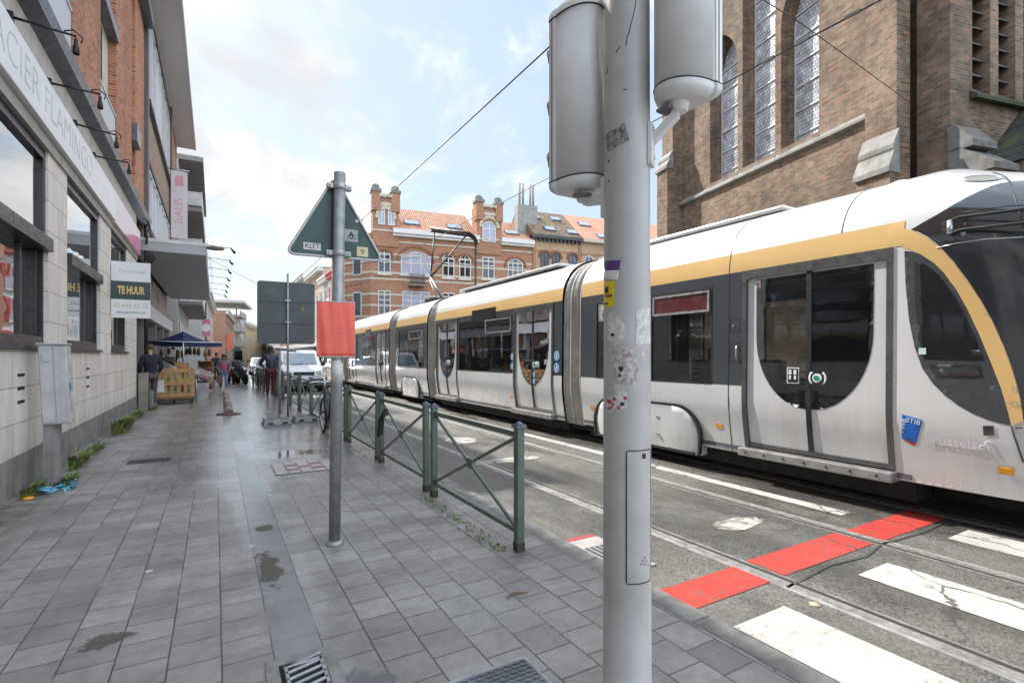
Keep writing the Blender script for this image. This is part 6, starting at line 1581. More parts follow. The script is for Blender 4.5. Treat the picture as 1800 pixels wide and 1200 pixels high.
MB().tube([(RLX - .03, 6.94, .80), (RLX - .03, 7.02, .71), (RLX - .05, 7.10, .60), (RLX - .045, 7.17, .44), (RLX - .04, 7.22, .38)], [.014, .02, .022, .022, .02], 8).tube([(RLX - .03, 6.90, .74), (RLX - .04, 6.98, .62), (RLX - .045, 7.0, .50), (RLX - .04, 7.05, .42)], [.012, .02, .02, .016], 8).box(RLX - .05, RLX - .012, 6.82, 6.93, .70, .80).build("strap", RUBB, lk, bevel=.004)

# ================================================================== grey board on its portable stand
PLAST = mat("foot_plastic", (.19, .19, .20), .55, var=.25, scale=8)
bd = thing("portable_sign", "back of a dark grey road sign on thin poles in two plastic feet", "road sign", (1.45, 12.9, 0))
DGB = mat("board_dark_grey", (.075, .080, .088), .45, .2, var=.12, scale=2, streak=.12)
b = MB(); bx0, bx1, bz0, bz1 = .825, 2.06, 1.80, 3.235
b.prism(xz(round_poly([(bx0, bz0), (bx1, bz0), (bx1, bz1), (bx0, bz1)], .07), 12.93), (0, .03, 0)); o = b.build("sign_board", DGB, bd)
for z in (2.30, 2.80): MB().box(bx0 + .005, bx1 - .005, 12.912, 12.929, z - .03, z + .03).build("stiffener", DGB, o)
q = MB().prism([(1.74, 12.928, 2.62), (1.79, 12.928, 2.57), (1.84, 12.928, 2.62), (1.79, 12.928, 2.67)], (0, .0015, 0)); q.build("sticker", mat("sticker_mustard", (.24, .19, .03), .5), o)
MB().tube([(1.46, 12.88, .05), (1.46, 12.88, 3.42)], .024, 12).build("pole", GPOLE, bd)
q = MB()
for z in (2.30, 2.80): q.box(1.40, 1.52, 12.85, 12.912, z - .012, z + .012)
q.build("clamp", mat("clamp_grey", (.42, .42, .41), .45, .5), bd)
MB().tube([(1.40, 14.0, .05), (1.40, 14.0, 1.72)], .035, 10).tube([(1.30, 13.95, 1.70), (1.46, 12.88, 1.66), (1.60, 12.7, 1.64)], .03, 8).build("rear_pole", GPOLE, bd)
for cx_, cy_ in ((1.18, 12.45), (1.83, 12.72)):
    f = MB().prism([(cx_ - .28, cy_ - .34, 0), (cx_ + .28, cy_ - .34, 0), (cx_ + .28, cy_ + .40, 0), (cx_ - .28, cy_ + .40, 0)], (0, 0, .045))
    f.prism([(cx_ - .27, cy_ - .33, .045), (cx_ + .27, cy_ - .33, .045), (cx_ + .25, cy_ - .26, .13), (cx_ - .25, cy_ - .26, .13)], (0, .02, 0))
    f.box(cx_ - .25, cx_ + .25, cy_ - .25, cy_ + .36, .05, .13)
    f.mark(1).box(cx_ - .20, cx_ - .06, cy_ - .22, cy_ - .04, .131, .134).box(cx_ + .06, cx_ + .20, cy_ - .22, cy_ - .04, .131, .134).box(cx_ - .2, cx_ + .2, cy_ + .05, cy_ + .3, .131, .134)
    for s in (-.14, .14): f.box(cx_ + s - .05, cx_ + s + .05, cy_ - .352, cy_ - .335, .05, .09)
    f.build("foot", [PLAST, RUBB], bd, bevel=.012)
MB().box(1.2, 1.85, 12.84, 12.92, .02, .07).box(1.36, 1.44, 12.8, 14.1, .02, .06).build("foot_bar", GPOLE, bd)

# ================================================================== cabinet by the wall
CABM = mat("cabinet_grey", (.47, .475, .47), .5, .1, var=.12, scale=4, streak=.3); CABD = mat("cabinet_plinth", (.24, .225, .22), .65, var=.2, scale=4, streak=.45)
cbn = thing("utility_cabinet", "leaning light grey utility cabinet on a narrow brown grey plinth by the wall", "cabinet", (-1.66, 7.95, 0))
cx0, cx1, cy0, cy1 = -1.735, -1.475, 7.86, 8.08
tl = .045   # lean
def lean(x, y, z): return Vector((x - tl * (z - .7), y, z))
MB().prism([(-1.735, 7.90, 0), (-1.65, 7.90, 0), (-1.60, 7.97, 0), (-1.60, 8.08, 0), (-1.735, 8.08, 0)], (0, 0, .72)).build("plinth", CABD, cbn)
MB().prism([lean(cx0, cy0, .71), lean(cx1, cy0, .71), lean(cx1, cy1, .71), lean(cx0, cy1, .71)], lean(0, 0, 1.64) - lean(0, 0, .71)).build("box", CABM, cbn, bevel=.012)
xm = -1.605
for a, c in ((cx0 + .01, xm - .008), (xm + .008, cx1 - .01)):
    MB().prism([lean(a, cy0 - .012, .73), lean(c, cy0 - .012, .73), lean(c, cy0 - .012, 1.62), lean(a, cy0 - .012, 1.62)], (0, .014, 0)).build("door", CABM, cbn, bevel=.005)
MB().prism([lean(-1.70, cy0 - .028, 1.44), lean(-1.63, cy0 - .028, 1.44), lean(-1.63, cy0 - .028, 1.53), lean(-1.70, cy0 - .028, 1.53)], (0, .016, 0)).build("lock_flap", CABM, cbn, bevel=.006)
MB().prism([lean(cx0 - .01, cy0 - .02, 1.64), lean(cx1 + .01, cy0 - .02, 1.64), lean(cx1 + .01, cy1 + .01, 1.64), lean(cx0 - .01, cy1 + .01, 1.64)], (0, 0, .02)).build("lid", CABM, cbn, bevel=.006)
random.seed(4)
for i in range(7):
    z = .80 + i * .115; y = cy0 + random.uniform(.05, .15); w, h = random.uniform(.03, .06), random.uniform(.03, .06); q = lean(cx1 + .0015, y, z); MB().obox(q, (.0008, 0, 0), (0, w, 0), (-tl * h, 0, h)).build("sticker", [PAPER, PNK, STW, BLU][i % 4], cbn)

# ================================================================== weeds, litter
LEAF = [mat("weed_leaf", (.105, .165, .040), .6, var=.35, scale=14), mat("weed_leaf_pale", (.20, .25, .07), .6, var=.3, scale=14), mat("weed_dry", (.22, .13, .075), .8, var=.3)]
def weed(text, x, y, n, h, spread, dry=.08, seed=1):
    rnd = random.Random(seed); b = MB()
    for i in range(n):
        a = rnd.uniform(-PI * .5, PI * .5) if x < -1.5 else rnd.uniform(0, 2 * PI); rr = spread * rnd.random() ** .7; p0 = Vector((x + rr * .45 * math.cos(a) * (1 if x > -1.5 else .8), y + rr * math.sin(a) * 1.2, .0))
        L = h * rnd.uniform(.4, 1.0); d = Vector((math.cos(a) * .7, math.sin(a) * .8, rnd.uniform(.9, 2.4))).normalized(); w = Vector((-d.y, d.x, 0)).normalized() * rnd.uniform(.010, .022); b.mark(2 if rnd.random() < dry else rnd.choice((0, 0, 1)))
        p1 = p0 + d * L * .55; p2 = p0 + d * L + Vector((math.cos(a) * .1, math.sin(a) * .1, -.25)) * L * .8
        b.poly([p0 - w * .3, p0 + w * .3, p1 + w, p1 - w]); b.poly([p1 - w, p1 + w, p2 + w * .35, p2 - w * .35])
    o = b.build("weed", LEAF, loc=(x, y, 0), fix=False); return label(o, text, "weed")
weed("bushy green weed at the foot of the stone wall, largest clump", -1.70, 12.9, 260, .42, .55, seed=2)
weed("small bright weed at the end of the stone wall", -1.72, 15.6, 110, .26, .40, seed=3)
weed("weeds with dry reddish stems just behind the utility cabinet", -1.68, 9.1, 130, .26, .35, .3, seed=4)
weed("low grass tuft along the wall between two bigger weeds", -1.74, 10.4, 90, .13, .5, seed=5)
weed("low green weeds around the cabinet plinth", -1.56, 7.9, 120, .13, .30, seed=6)
weed("weed tuft beside the blue bag at the cabinet", -1.78, 7.55, 110, .15, .28, seed=7)
weed("tiny weed by the concrete post", -1.5, 17.6, 50, .15, .25, seed=8)
ms = MB(); rnd = random.Random(9)
for i in range(190):
    t = rnd.random(); yy_ = 3.45 + 1.75 * t; xx_ = 1.93 + rnd.gauss(0, .04); s = rnd.uniform(.006, .017); a = rnd.uniform(0, 6.28); ms.mark(rnd.choice((0, 1, 1))).poly([(xx_ - s, yy_, .004), (xx_ + s * math.cos(a), yy_ + s * math.sin(a), .006 + s * .9), (xx_ + s, yy_ + s, .005), (xx_, yy_ - s, .003 + s * .5)])
label(ms.build("moss", LEAF, fix=False), "strip of green moss along the foot of the nearest railing", "moss", kind='stuff')
lt = MB(); rnd = random.Random(3)
for i in range(30):
    c = Vector((-1.56 + rnd.uniform(-.16, .18), 7.55 + rnd.uniform(-.2, .25), rnd.uniform(.01, .05))); a = rnd.uniform(0, 6.28); u = Vector((math.cos(a), math.sin(a), rnd.uniform(-.3, .5))) * rnd.uniform(.03, .09); v = Vector((-math.sin(a), math.cos(a), rnd.uniform(0, .8))) * rnd.uniform(.01, .03)
    lt.poly([c - u - v, c - u * .3 - v * .4 + Vector((0, 0, .03)), c + u * .4 + v, c - u * .5 + v]); lt.poly([c - u * .3 - v * .4 + Vector((0, 0, .03)), c + u - v * .6, c + u * .4 + v])
label(lt.build("plastic_bag", mat("bag_blue", (.06, .30, .45), .2, var=.3, coat=.5), loc=(-1.56, 7.55, 0), fix=False), "torn bright blue plastic bag in the weeds at the cabinet foot", "litter")
p = onG(49, 876); q = MB().lathe([(0, .02), (.03, .022), (.05, .012), (.055, 0)], (p.x, p.y, .001), 10); label(q.build("orange_peel", mat("peel_orange", (.72, .30, .02), .5), loc=p), "piece of orange peel on the pavement left of the cabinet", "litter")
p = onG(905, 1046); q = MB().tube([(p.x - .07, p.y - .02, .01), (p.x, p.y + .012, .012), (p.x + .09, p.y - .02, .01)], [.004, .008, .003], 5); label(q.build("twig", mat("twig_brown", (.16, .10, .06), .8), loc=p), "brown twig lying on the slabs near the signal pole", "twig")
p = onG(1432, 1054); label(MB().lathe([(.03, 0), (.032, .006), (0, .008)], (p.x, p.y, RZ), 10).build("bottle_cap", mat("cap_buff", (.55, .42, .25), .5), loc=p), "flattened buff bottle cap beside the near tram rail", "litter")
bp = onG(402, 728)
bo = thing("bent_bollard", "knocked over striped bollard leaning from a dark base plate on the walkway", "bollard", bp)
MB().lathe([(.30, 0), (.28, .025), (.13, .05)], bp, 20).build("base", mat("bollard_base", (.11, .05, .045), .7, var=.5, scale=6), bo)
tp = Vector((0, 0, EYE)) + ray(396, 689) * 14.6; dv = tp - (bp + Vector((0, 0, .04))); b = MB()
for i in range(8): b.mark(i % 2 if i > 4 else (2 if i % 3 else 1)).tube([bp + Vector((0, 0, .04)) + dv * (i / 8), bp + Vector((0, 0, .04)) + dv * ((i + 1) / 8)], [.115 - i * .006, .115 - (i + 1) * .006], 12)
b.build("post", [mat("bollard_brown", (.20, .10, .06), .6, var=.4, scale=8), mat("bollard_pale", (.26, .22, .19), .6, var=.3, scale=8), mat("bollard_dark", (.13, .10, .085), .6, var=.4, scale=8)], bo)

# ================================================================== overhead wires
WIRE = mat("wire_dark", (.035, .035, .038), .5, .4)
def wire(text, pts, r, extra=None):
    o = MB().tube(pts, r, 5); 
    if extra: extra(o)
    ob = o.build("overhead_wire", WIRE, loc=pts[0]); return label(ob, text, "wire")
wire("contact wire over the near track, running from the signal head towards the corner house", [(3.95, -2, 5.70), (3.95, 20, 5.78), (3.95, 45, 5.80), (3.95, 90, 5.8)], .011)
def ins2(o):
    for y in (3.98, 4.47, 3.35): o.obox((6.8, y, 5.72), (.012, 0, 0), (0, .09, 0), (0, 0, .018))
wire("contact wire over the tram with small clamps in front of the church", [(6.8, -2, 5.70), (6.8, 8, 5.72), (6.8, 30, 5.74), (6.8, 90, 5.74)], .011, ins2)
ca = Vector((0, 0, EYE)) + ray(1634, 206) * 12.9
wire("thin span wire from the church buttress across both tracks", [ca, (6.8, 3.98, 5.95), (3.95, 3.9, 5.95), (WX + .1, 3.8, 6.9)], .007)
an = thing("wire_anchor", "small red iron wire anchor on the church buttress", "bracket", ca)
MB().obox(ca + Vector((.06, .04, 0)), (.02, .05, 0), (.04, -.02, 0), (0, 0, .16)).build("plate", mat("anchor_red", (.20, .035, .02), .7), an)
wire("cross span wire high over the street beyond the canopy lamps", [(-1.9, 44, 9.5), (3.9, 46, 6.9), (6.8, 47, 6.7), (12.4, 49, 8.6)], .018)
wire("second cross span wire further down the street", [(-.8, 70, 9.5), (3.9, 70, 6.9), (6.8, 70, 6.8), (12.2, 70, 9.0)], .018)
wire("slanting span wire from the pantograph to the corner house", [(5.0, 30, 6.4), onY(840, 440, 44), onY(905, 424, 49)], .014)
# ================================================================== grown figures
def grow(name, V, Ed, Rd, m, parent, root=0, lv=1):
    """one continuous skin round a skeleton; V in place coordinates"""
    o0 = wloc(parent); me = bpy.data.meshes.new(name); me.from_pydata([Vector(v) - o0 for v in V], Ed, [])
    t = bpy.data.objects.new(name, me); COL.objects.link(t)
    t.modifiers.new('skin', 'SKIN'); 
    sv = me.skin_vertices[0].data
    for i, r in enumerate(Rd): sv[i].radius = (r, r) if not isinstance(r, tuple) else r; sv[i].use_root = (i == root)
    s = t.modifiers.new('sub', 'SUBSURF'); s.levels = lv; s.render_levels = lv
    dg = bpy.context.evaluated_depsgraph_get(); m2 = bpy.data.meshes.new_from_object(t.evaluated_get(dg))
    bpy.data.objects.remove(t); m2.name = name; m2.materials.clear(); m2.materials.append(m)
    m2.polygons.foreach_set('use_smooth', [True] * len(m2.polygons)); m2.update()
    o = bpy.data.objects.new(name, m2); COL.objects.link(o); o.parent = parent; return o
SKINS = {k: mat("skin_" + k, c, .55, var=.05) for k, c in dict(light=(.50, .30, .21), tan=(.36, .20, .13), dark=(.12, .065, .045)).items()}
def person(text, loc, heading, J, cloth, skin, hair, hairm, H=1.75, bag=None, group=None):
    """J: joints in a frame whose +y is forward, +x right, metres for a 1.75 m figure"""
    k = H / 1.75; ca, sa = math.cos(heading), math.sin(heading)
    r = thing("person", text, "person", loc, 0, group); base = Vector(loc)
    def T(p): return base + Vector((p[0] * ca + p[1] * sa, -p[0] * sa + p[1] * ca, p[2])) * 1.0 * 1 if k == 1 else base + Vector(((p[0] * ca + p[1] * sa) * k, (-p[0] * sa + p[1] * ca) * k, p[2] * k))
    g = {n: T(p) for n, p in J.items()}
    up = lambda a, b, t: a + (b - a) * t
    # body
    names = ['pelvis', 'waist', 'chest', 'neck0', 'neck1', 'headc', 'headt']
    V = [g[n] for n in names]; Rd = [(.10 * k, .08 * k), (.09 * k, .07 * k), (.09 * k, .07 * k), .05 * k, .050 * k, (.075 * k, .088 * k), (.060 * k, .070 * k)]; Ed = [(i, i + 1) for i in range(6)]
    def chain(start, pts, rad):
        a = start
        for p, q in zip(pts, rad): V.append(p); Rd.append(q * k if not isinstance(q, tuple) else tuple(x * k for x in q)); Ed.append((a, len(V) - 1)); a = len(V) - 1
        return a
    hd = (g['headt'] - g['neck1']).normalized()
    fw = Vector((sa, ca, 0)); rt = Vector((ca, -sa, 0))
    for s, sd_ in ((-1, 'l'), (1, 'r')):
        w = chain(2, [g['sho_' + sd_], g['elb_' + sd_], g['wri_' + sd_]], [.042, .036, .028])
        # palm, thumb and four unequal fingers, slightly curled
        fd = (g['wri_' + sd_] - g['elb_' + sd_]).normalized(); cu = (fw - fd * fw.dot(fd)); cu = cu.normalized() if cu.length > .1 else rt; sdv_ = fd.cross(cu).normalized()
        P = g['wri_' + sd_] + fd * .055 * k; pl = chain(w, [P], [.026])
        for i, L in enumerate((.068, .078, .072, .056)):
            off = cu * (.026 - .017 * i) * k; b0 = P + fd * .035 * k + off; chain(pl, [b0, b0 + (fd * .6 * L + sdv_ * s * .012) * k, b0 + (fd * .9 * L + sdv_ * s * .035) * k], [.0095, .0085, .007])
        chain(pl, [P + cu * .036 * k, P + (cu * .05 + fd * .045) * k], [.010, .008])
        chain(0, [g['hip_' + sd_], g['kne_' + sd_], g['ank_' + sd_], g['toe_' + sd_]], [.085, .058, .042, .034])
    bo = grow("body", V, Ed, Rd, SKINS[skin], r)
    # face and hair
    hc = up(g['headc'], g['headt'], .45); fdv = (fw + Vector((0, 0, J.get('look', 0)))).normalized()
    f = MB(); f.lathe([(0, -.012), (.012, 0), (.010, .03), (0, .045)], hc + fdv * .088 * k + Vector((0, 0, -.035 * k)), 6)
    for s in (-1, 1): f.lathe([(0, -.03), (.014, -.02), (.016, .02), (0, .03)], hc + rt * s * .082 * k + Vector((0, 0, -.02 * k)), 6)
    f.build("nose_and_ears", SKINS[skin], bo); e = MB()
    for s in (-1, 1): e.lathe([(0, -.008), (.011, 0), (0, .008)], hc + fdv * .083 * k + rt * s * .032 * k, 8)
    e.obox(hc + fdv * .086 * k + Vector((0, 0, -.065 * k)), rt * .024, fdv * .003, (0, 0, .005)); e.build("eyes_and_mouth", mat("eye_dark", (.03, .02, .02), .4), bo)
    hb = MB(); n = 14; rows = []
    for i in range(9):
        th = i / 8 * (PI * (.62 if hair == 'short' else .60)); row = []
        for j in range(n):
            ph = 2 * PI * j / n; d = fdv * math.cos(ph) * math.sin(th) + rt * math.sin(ph) * math.sin(th); front = max(0.0, math.cos(ph)); lim = 1 - .55 * front * max(0, (th - 1.0)) 
            row.append(hc + Vector((0, 0, .018 * k)) + (Vector((d.x, d.y, 0)) * (.102 - .012 * front * (th > 1.1)) * 1 + Vector((0, 0, math.cos(th * lim) * .118))) * k)
        rows.append(row + [row[0]])
    if hair == 'long':
        for z_, rr in ((-.10, .10), (-.18, .105), (-.27, .09)):
            row = []
            for j in range(n):
                ph = 2 * PI * j / n; front = max(0.0, math.cos(ph)); q = hc + Vector((0, 0, z_ * k)) + (fdv * math.cos(ph) * (rr * (.25 if front else 1)) + rt * math.sin(ph) * rr) * k; row.append(q)
            rows.append(row + [row[0]])
    hb.grid(rows); hb.build("hair", hairm, r)
    # clothes
    def garment(name, chains, m, lv=1, root=0):
        V2, E2, R2 = [], [], []; idx = {}
        for ch_ in chains:
            prev = None
            for key, p, rad in ch_:
                if key in idx: i = idx[key]
                else: i = len(V2); idx[key] = i; V2.append(p); R2.append(tuple(x * k for x in rad) if isinstance(rad, tuple) else rad * k)
                if prev is not None and (prev, i) not in E2: E2.append((prev, i))
                prev = i
        return grow(name, V2, E2, R2, m, r, root, lv)
    jl = cloth.get('coat_len', 0)
    top = [[('p', up(g['pelvis'], g['waist'], -.1 - jl), (.155 + jl * .05, .125)), ('w', g['waist'], (.15, .12)), ('c', g['chest'], (.165, .125)), ('n', g['neck0'], (.075, .07))]]
    for sd_ in 'lr': top.append([('c', g['chest'], .15), ('s' + sd_, g['sho_' + sd_], .078), ('m' + sd_, up(g['sho_' + sd_], g['elb_' + sd_], .5), .068), ('e' + sd_, g['elb_' + sd_], .062), ('w' + sd_, up(g['elb_' + sd_], g['wri_' + sd_], .92), .047)])
    jk = garment("jacket", top, cloth['top'], 1, 1)
    if cloth.get('shirt'): 
        c0 = up(g['waist'], g['chest'], .2) + fw * .135 * k; MB().obox(c0, rt * .085 * k, fw * .02, (0, 0, .20 * k)).build("shirt_front", cloth['shirt'], r, bevel=.02)
    bt = []
    for sd_ in 'lr': bt.append([('p', g['pelvis'], (.145, .12)), ('h' + sd_, g['hip_' + sd_], .102), ('t' + sd_, up(g['hip_' + sd_], g['kne_' + sd_], .5), .092), ('k' + sd_, g['kne_' + sd_], .076), ('a' + sd_, up(g['kne_' + sd_], g['ank_' + sd_], .95), .062)])
    garment("trousers", bt, cloth['bottom'])
    for sd_ in 'lr': garment("shoe", [[('a', g['ank_' + sd_] + Vector((0, 0, -.02 * k)), .052), ('b', up(g['ank_' + sd_], g['toe_' + sd_], .5), .046), ('c', g['toe_' + sd_], .038)]], cloth['shoe'])
    return r, g
def stand(stride=.12, arm=.1, bend=.12, wide=.16):
    """walking stance"""
    return dict(pelvis=(0, 0, .95), waist=(0, .0, 1.10), chest=(0, .015, 1.32), neck0=(0, .015, 1.47), neck1=(0, .025, 1.52), headc=(0, .04, 1.60), headt=(0, .04, 1.69),
        sho_l=(-.19, .0, 1.41), sho_r=(.19, .0, 1.41), elb_l=(-.24 - bend * .4, -.03 + arm, 1.14), elb_r=(.24 + bend * .4, -.03 - arm, 1.14), wri_l=(-.22, .06 + arm * 1.5 + bend, .93 + bend * .5), wri_r=(.22, .06 - arm * .8 + bend, .93 + bend * .5),
        hip_l=(-.095, 0, .90), hip_r=(.095, 0, .90), kne_l=(-.10, stride * .55 + .03, .49), kne_r=(.10, -stride * .25 + .05, .50), ank_l=(-.10, stride, .09), ank_r=(.10, -stride, .10), toe_l=(-.11, stride + .15, .04), toe_r=(.11, -stride + .15, .045))
def seated():
    return dict(pelvis=(0, 0, .50), waist=(0, -.02, .66), chest=(0, -.01, .90), neck0=(0, .01, 1.05), neck1=(0, .03, 1.10), headc=(0, .05, 1.18), headt=(0, .05, 1.27), sho_l=(-.18, 0, .99), sho_r=(.18, 0, .99), elb_l=(-.23, .08, .73), elb_r=(.23, .08, .73), wri_l=(-.12, .30, .66), wri_r=(.12, .30, .66),
        hip_l=(-.09, .05, .49), hip_r=(.09, .05, .49), kne_l=(-.1, .45, .50), kne_r=(.1, .45, .50), ank_l=(-.1, .42, .09), ank_r=(.1, .42, .09), toe_l=(-.1, .57, .04), toe_r=(.1, .57, .04))
HB = mat("hair_black", (.018, .015, .014), .6); HBR = mat("hair_brown", (.07, .04, .025), .6); HBL = mat("hair_blond", (.36, .22, .09), .6)
BLKSH = mat("shoe_black", (.02, .02, .022), .5); WSH = mat("shoe_white", (.55, .55, .55), .5)
def puffer():
    m, nt, b = new_mat("puffer_navy"); k = NT(nt); v = k.obj(); x, y, z = k.xyz(v)
    k.put(b.inputs['Base Color'], (.018, .020, .032)); b.inputs['Roughness'].default_value = .4
    k.bump(b, k.math('ABSOLUTE', k.math('SINE', k.math('MULTIPLY', z, PI / .085))), .35, .02); return m
p = onG(476, 697)
person("person in a dark quilted jacket and maroon trousers walking away along the railing", p, R(2), stand(.10, .06, .22), dict(top=puffer(), bottom=mat("trousers_maroon", (.085, .012, .022), .8, var=.15), shoe=BLKSH), 'dark', 'short', HB, H=1.90)
p = onG(393, 686)
r, g = person("person in a grey open coat, pink top and ripped blue jeans walking towards the camera", p, R(176), stand(.20, .05, .1, .2), dict(top=mat("coat_grey", (.16, .155, .16), .9, var=.15), bottom=mat("jeans_blue", (.13, .20, .33), .85, var=.35, scale=9), shoe=WSH, shirt=mat("top_pink", (.55, .06, .15), .8), coat_len=.9), 'tan', 'long', HBR, H=1.62)
hn = thing("handbag", "small brown bag carried at the side of the person in the grey coat", "bag", g['wri_r'] + Vector((0, 0, -.5)))
w_ = g['wri_r'] + Vector((0, 0, -.06)); MB().tube([w_ + Vector((-.06, 0, -.18)), w_ + Vector((0, 0, .0)), w_ + Vector((.06, 0, -.18))], .008, 6).build("strap", mat("bag_brown", (.17, .10, .07), .6, var=.2), hn)
MB().prism([w_ + Vector((-.14, -.05, -.50)), w_ + Vector((.14, -.05, -.50)), w_ + Vector((.11, -.05, -.18)), w_ + Vector((-.11, -.05, -.18))], (0, .1, 0)).build("pouch", mat("bag_brown", (.17, .10, .07), .6), hn, bevel=.02)
r, g = person("person in a dark navy coat standing at the corner of the stone shop", (-1.62, 18.15, 0), R(-30), stand(.03, .02, .05), dict(top=mat("coat_navy", (.012, .014, .028), .85, var=.15), bottom=mat("trousers_grey", (.09, .075, .08), .85), shoe=BLKSH, coat_len=1.3), 'light', 'short', HBR, H=1.86)
sb = thing("shopping_bag", "white paper shopping bag held by the person in the navy coat", "bag", g['wri_r'] + Vector((0, 0, -.45)))
w_ = g['wri_r'] + Vector((.03, -.02, -.07)); MB().prism([w_ + Vector((-.13, -.06, -.50)), w_ + Vector((.13, -.06, -.50)), w_ + Vector((.12, -.06, -.14)), w_ + Vector((-.12, -.06, -.14))], (.0, .11, 0)).build("sack", mat("paper_white", (.60, .58, .56), .7, var=.1), sb, bevel=.01)
MB().tube([w_ + Vector((-.06, 0, -.14)), w_ + Vector((0, 0, .0)), w_ + Vector((.06, 0, -.14))], .006, 6).build("handle", mat("paper_white", (.60, .58, .56), .7), sb)
person("person in dark clothes standing far down the walkway by the stall", (.05, 33, 0), R(150), stand(.06, .03, .1), dict(top=mat("coat_navy", (.012, .014, .028), .85), bottom=mat("trousers_dark", (.03, .03, .035), .85), shoe=BLKSH), 'tan', 'short', HB, H=1.72)
person("passenger with blond hair and a blue grey coat sitting in the tram", (XC - .55, 4.98, .38 + RZ), R(180), seated(), dict(top=mat("coat_bluegrey", (.10, .13, .19), .85), bottom=mat("trousers_dark", (.03, .03, .035), .85), shoe=BLKSH), 'light', 'long', HBL, H=1.7)
person("passenger in a dark jacket sitting by the middle tram window", (XC - .55, 10.75, .38 + RZ), R(180), seated(), dict(top=mat("coat_plum", (.05, .02, .03), .85), bottom=mat("trousers_dark", (.03, .03, .035), .85), shoe=BLKSH), 'tan', 'short', HB, H=1.72)

# ================================================================== bicycle by the railing
def bicycle(text, c, ang, col):
    r = thing("bicycle", text, "bicycle", c, ang)
    TY_ = mat("tyre_black", (.016, .016, .016), .8); FR = mat("bike_frame", col, .35, .2, coat=.4)
    def B(mb, name, m, par=r): return mb.build(name, m, par, loc=(0, 0, 0) if par is r else None, world=False)
    for x in (-.52, .53):
        w = bpy.data.objects.new("wheel", None); COL.objects.link(w); w.parent = r; w.location = (x, 0, .34)
        o = MB().torus((0, 0, 0), .325, .02, (0, 1, 0), 36, 8).build("tyre", TY_, w, world=False)
        o = MB().torus((0, 0, 0), .298, .011, (0, 1, 0), 36, 6).build("rim", ALU, w, world=False)
        s = MB()
        for i in range(20): a = i / 20 * 2 * PI; s.tube([(.02 * math.cos(a + .5), .02 * (-1) ** i, .02 * math.sin(a + .5)), (.295 * math.cos(a), 0, .295 * math.sin(a))], .0018, 4)
        s.tube([(0, -.04, 0), (0, .04, 0)], .02, 8); s.build("spokes", ALU, w, world=False)
    f = MB(); bb, st_, ht, hb_2, ra, fa = (-.06, 0, .30), (-.20, 0, .80), (.38, 0, .86), (.42, 0, .70), (-.52, 0, .34), (.53, 0, .34)
    f.tube([bb, st_], .018, 8).tube([st_, ht], .018, 8).tube([bb, hb_2], .022, 8).tube([hb_2, ht], .022, 8)
    for s in (-.05, .05): f.tube([bb, (ra[0], s, ra[2])], .011, 6).tube([st_, (ra[0], s, ra[2])], .010, 6).tube([hb_2, (.44, s, .66), (fa[0], s, fa[2])], .013, 6)
    B(f, "frame", FR)
    B(MB().tube([(-.20, 0, .80), (-.23, 0, .93)], .014, 8), "seat_post", ALU)
    B(MB().prism([(-.36, -.08, .93), (-.36, .08, .93), (-.18, .05, .95), (-.06, .02, .95), (-.06, -.02, .95), (-.18, -.05, .95)], (0, 0, .05)), "saddle", TY_)
    h = MB().tube([(.38, 0, .86), (.36, 0, 1.0)], .014, 8).tube([(.32, -.31, 1.0), (.40, -.12, 1.02), (.42, 0, 1.0), (.40, .12, 1.02), (.32, .31, 1.0)], .013, 8); B(h, "handlebar", ALU)
    for s in (-.31, .31): B(MB().tube([(.32, s, 1.0), (.22, s * 1.05, .985)], .019, 8), "grip", TY_)
    B(MB().lathe([(.09, -.05), (.09, -.043), (0, -.043)], bb, 20, 'y').tube([(-.06, -.07, .30), (-.02, -.07, .14)], .010, 6).tube([(-.06, .07, .30), (-.10, .07, .46)], .010, 6).box(-.07, .03, -.13, -.07, .125, .15).box(-.15, -.05, .07, .13, .45, .475), "cranks", TY_)
    B(MB().tube([(-.06, -.05, .385), (-.52, -.05, .37)], .005, 4).tube([(-.06, -.05, .215), (-.52, -.05, .30)], .005, 4), "chain", TY_)
    for x in (-.52, .53): 
        m_ = MB(); 
        for q in (-.03, .03): m_.tube([(x + .36 * math.cos(t), q, .34 + .36 * math.sin(t)) for t in [(.5 + i * .22) for i in range(11)]], .005, 4)
        B(m_, "mudguard", TY_)
    return r
b0_ = bicycle("dark bicycle locked to the railing behind the leaning sign pole", (1.86, 10.15, 0), R(90), (.03, .035, .06))

for i, (bx_, by_, ba_, tx_) in enumerate(((1.75, 24.6, 93, "dark bicycle leaning on the railing just past the walking person"), (1.72, 26.3, 86, "second bicycle past the walking person, behind the first one"), (1.78, 28.0, 91, "third bicycle in the row leaning on the far railing"), (1.7, 29.6, 88, "last bicycle of the railing row, close to the motorcycles"))):
    b_ = copy_tree(b0_); b_.location = (bx_, by_, 0); b_.rotation_euler = (0, R(-4), R(ba_)); b_['label'] = tx_; b_['group'] = "bicycles along the far railing"
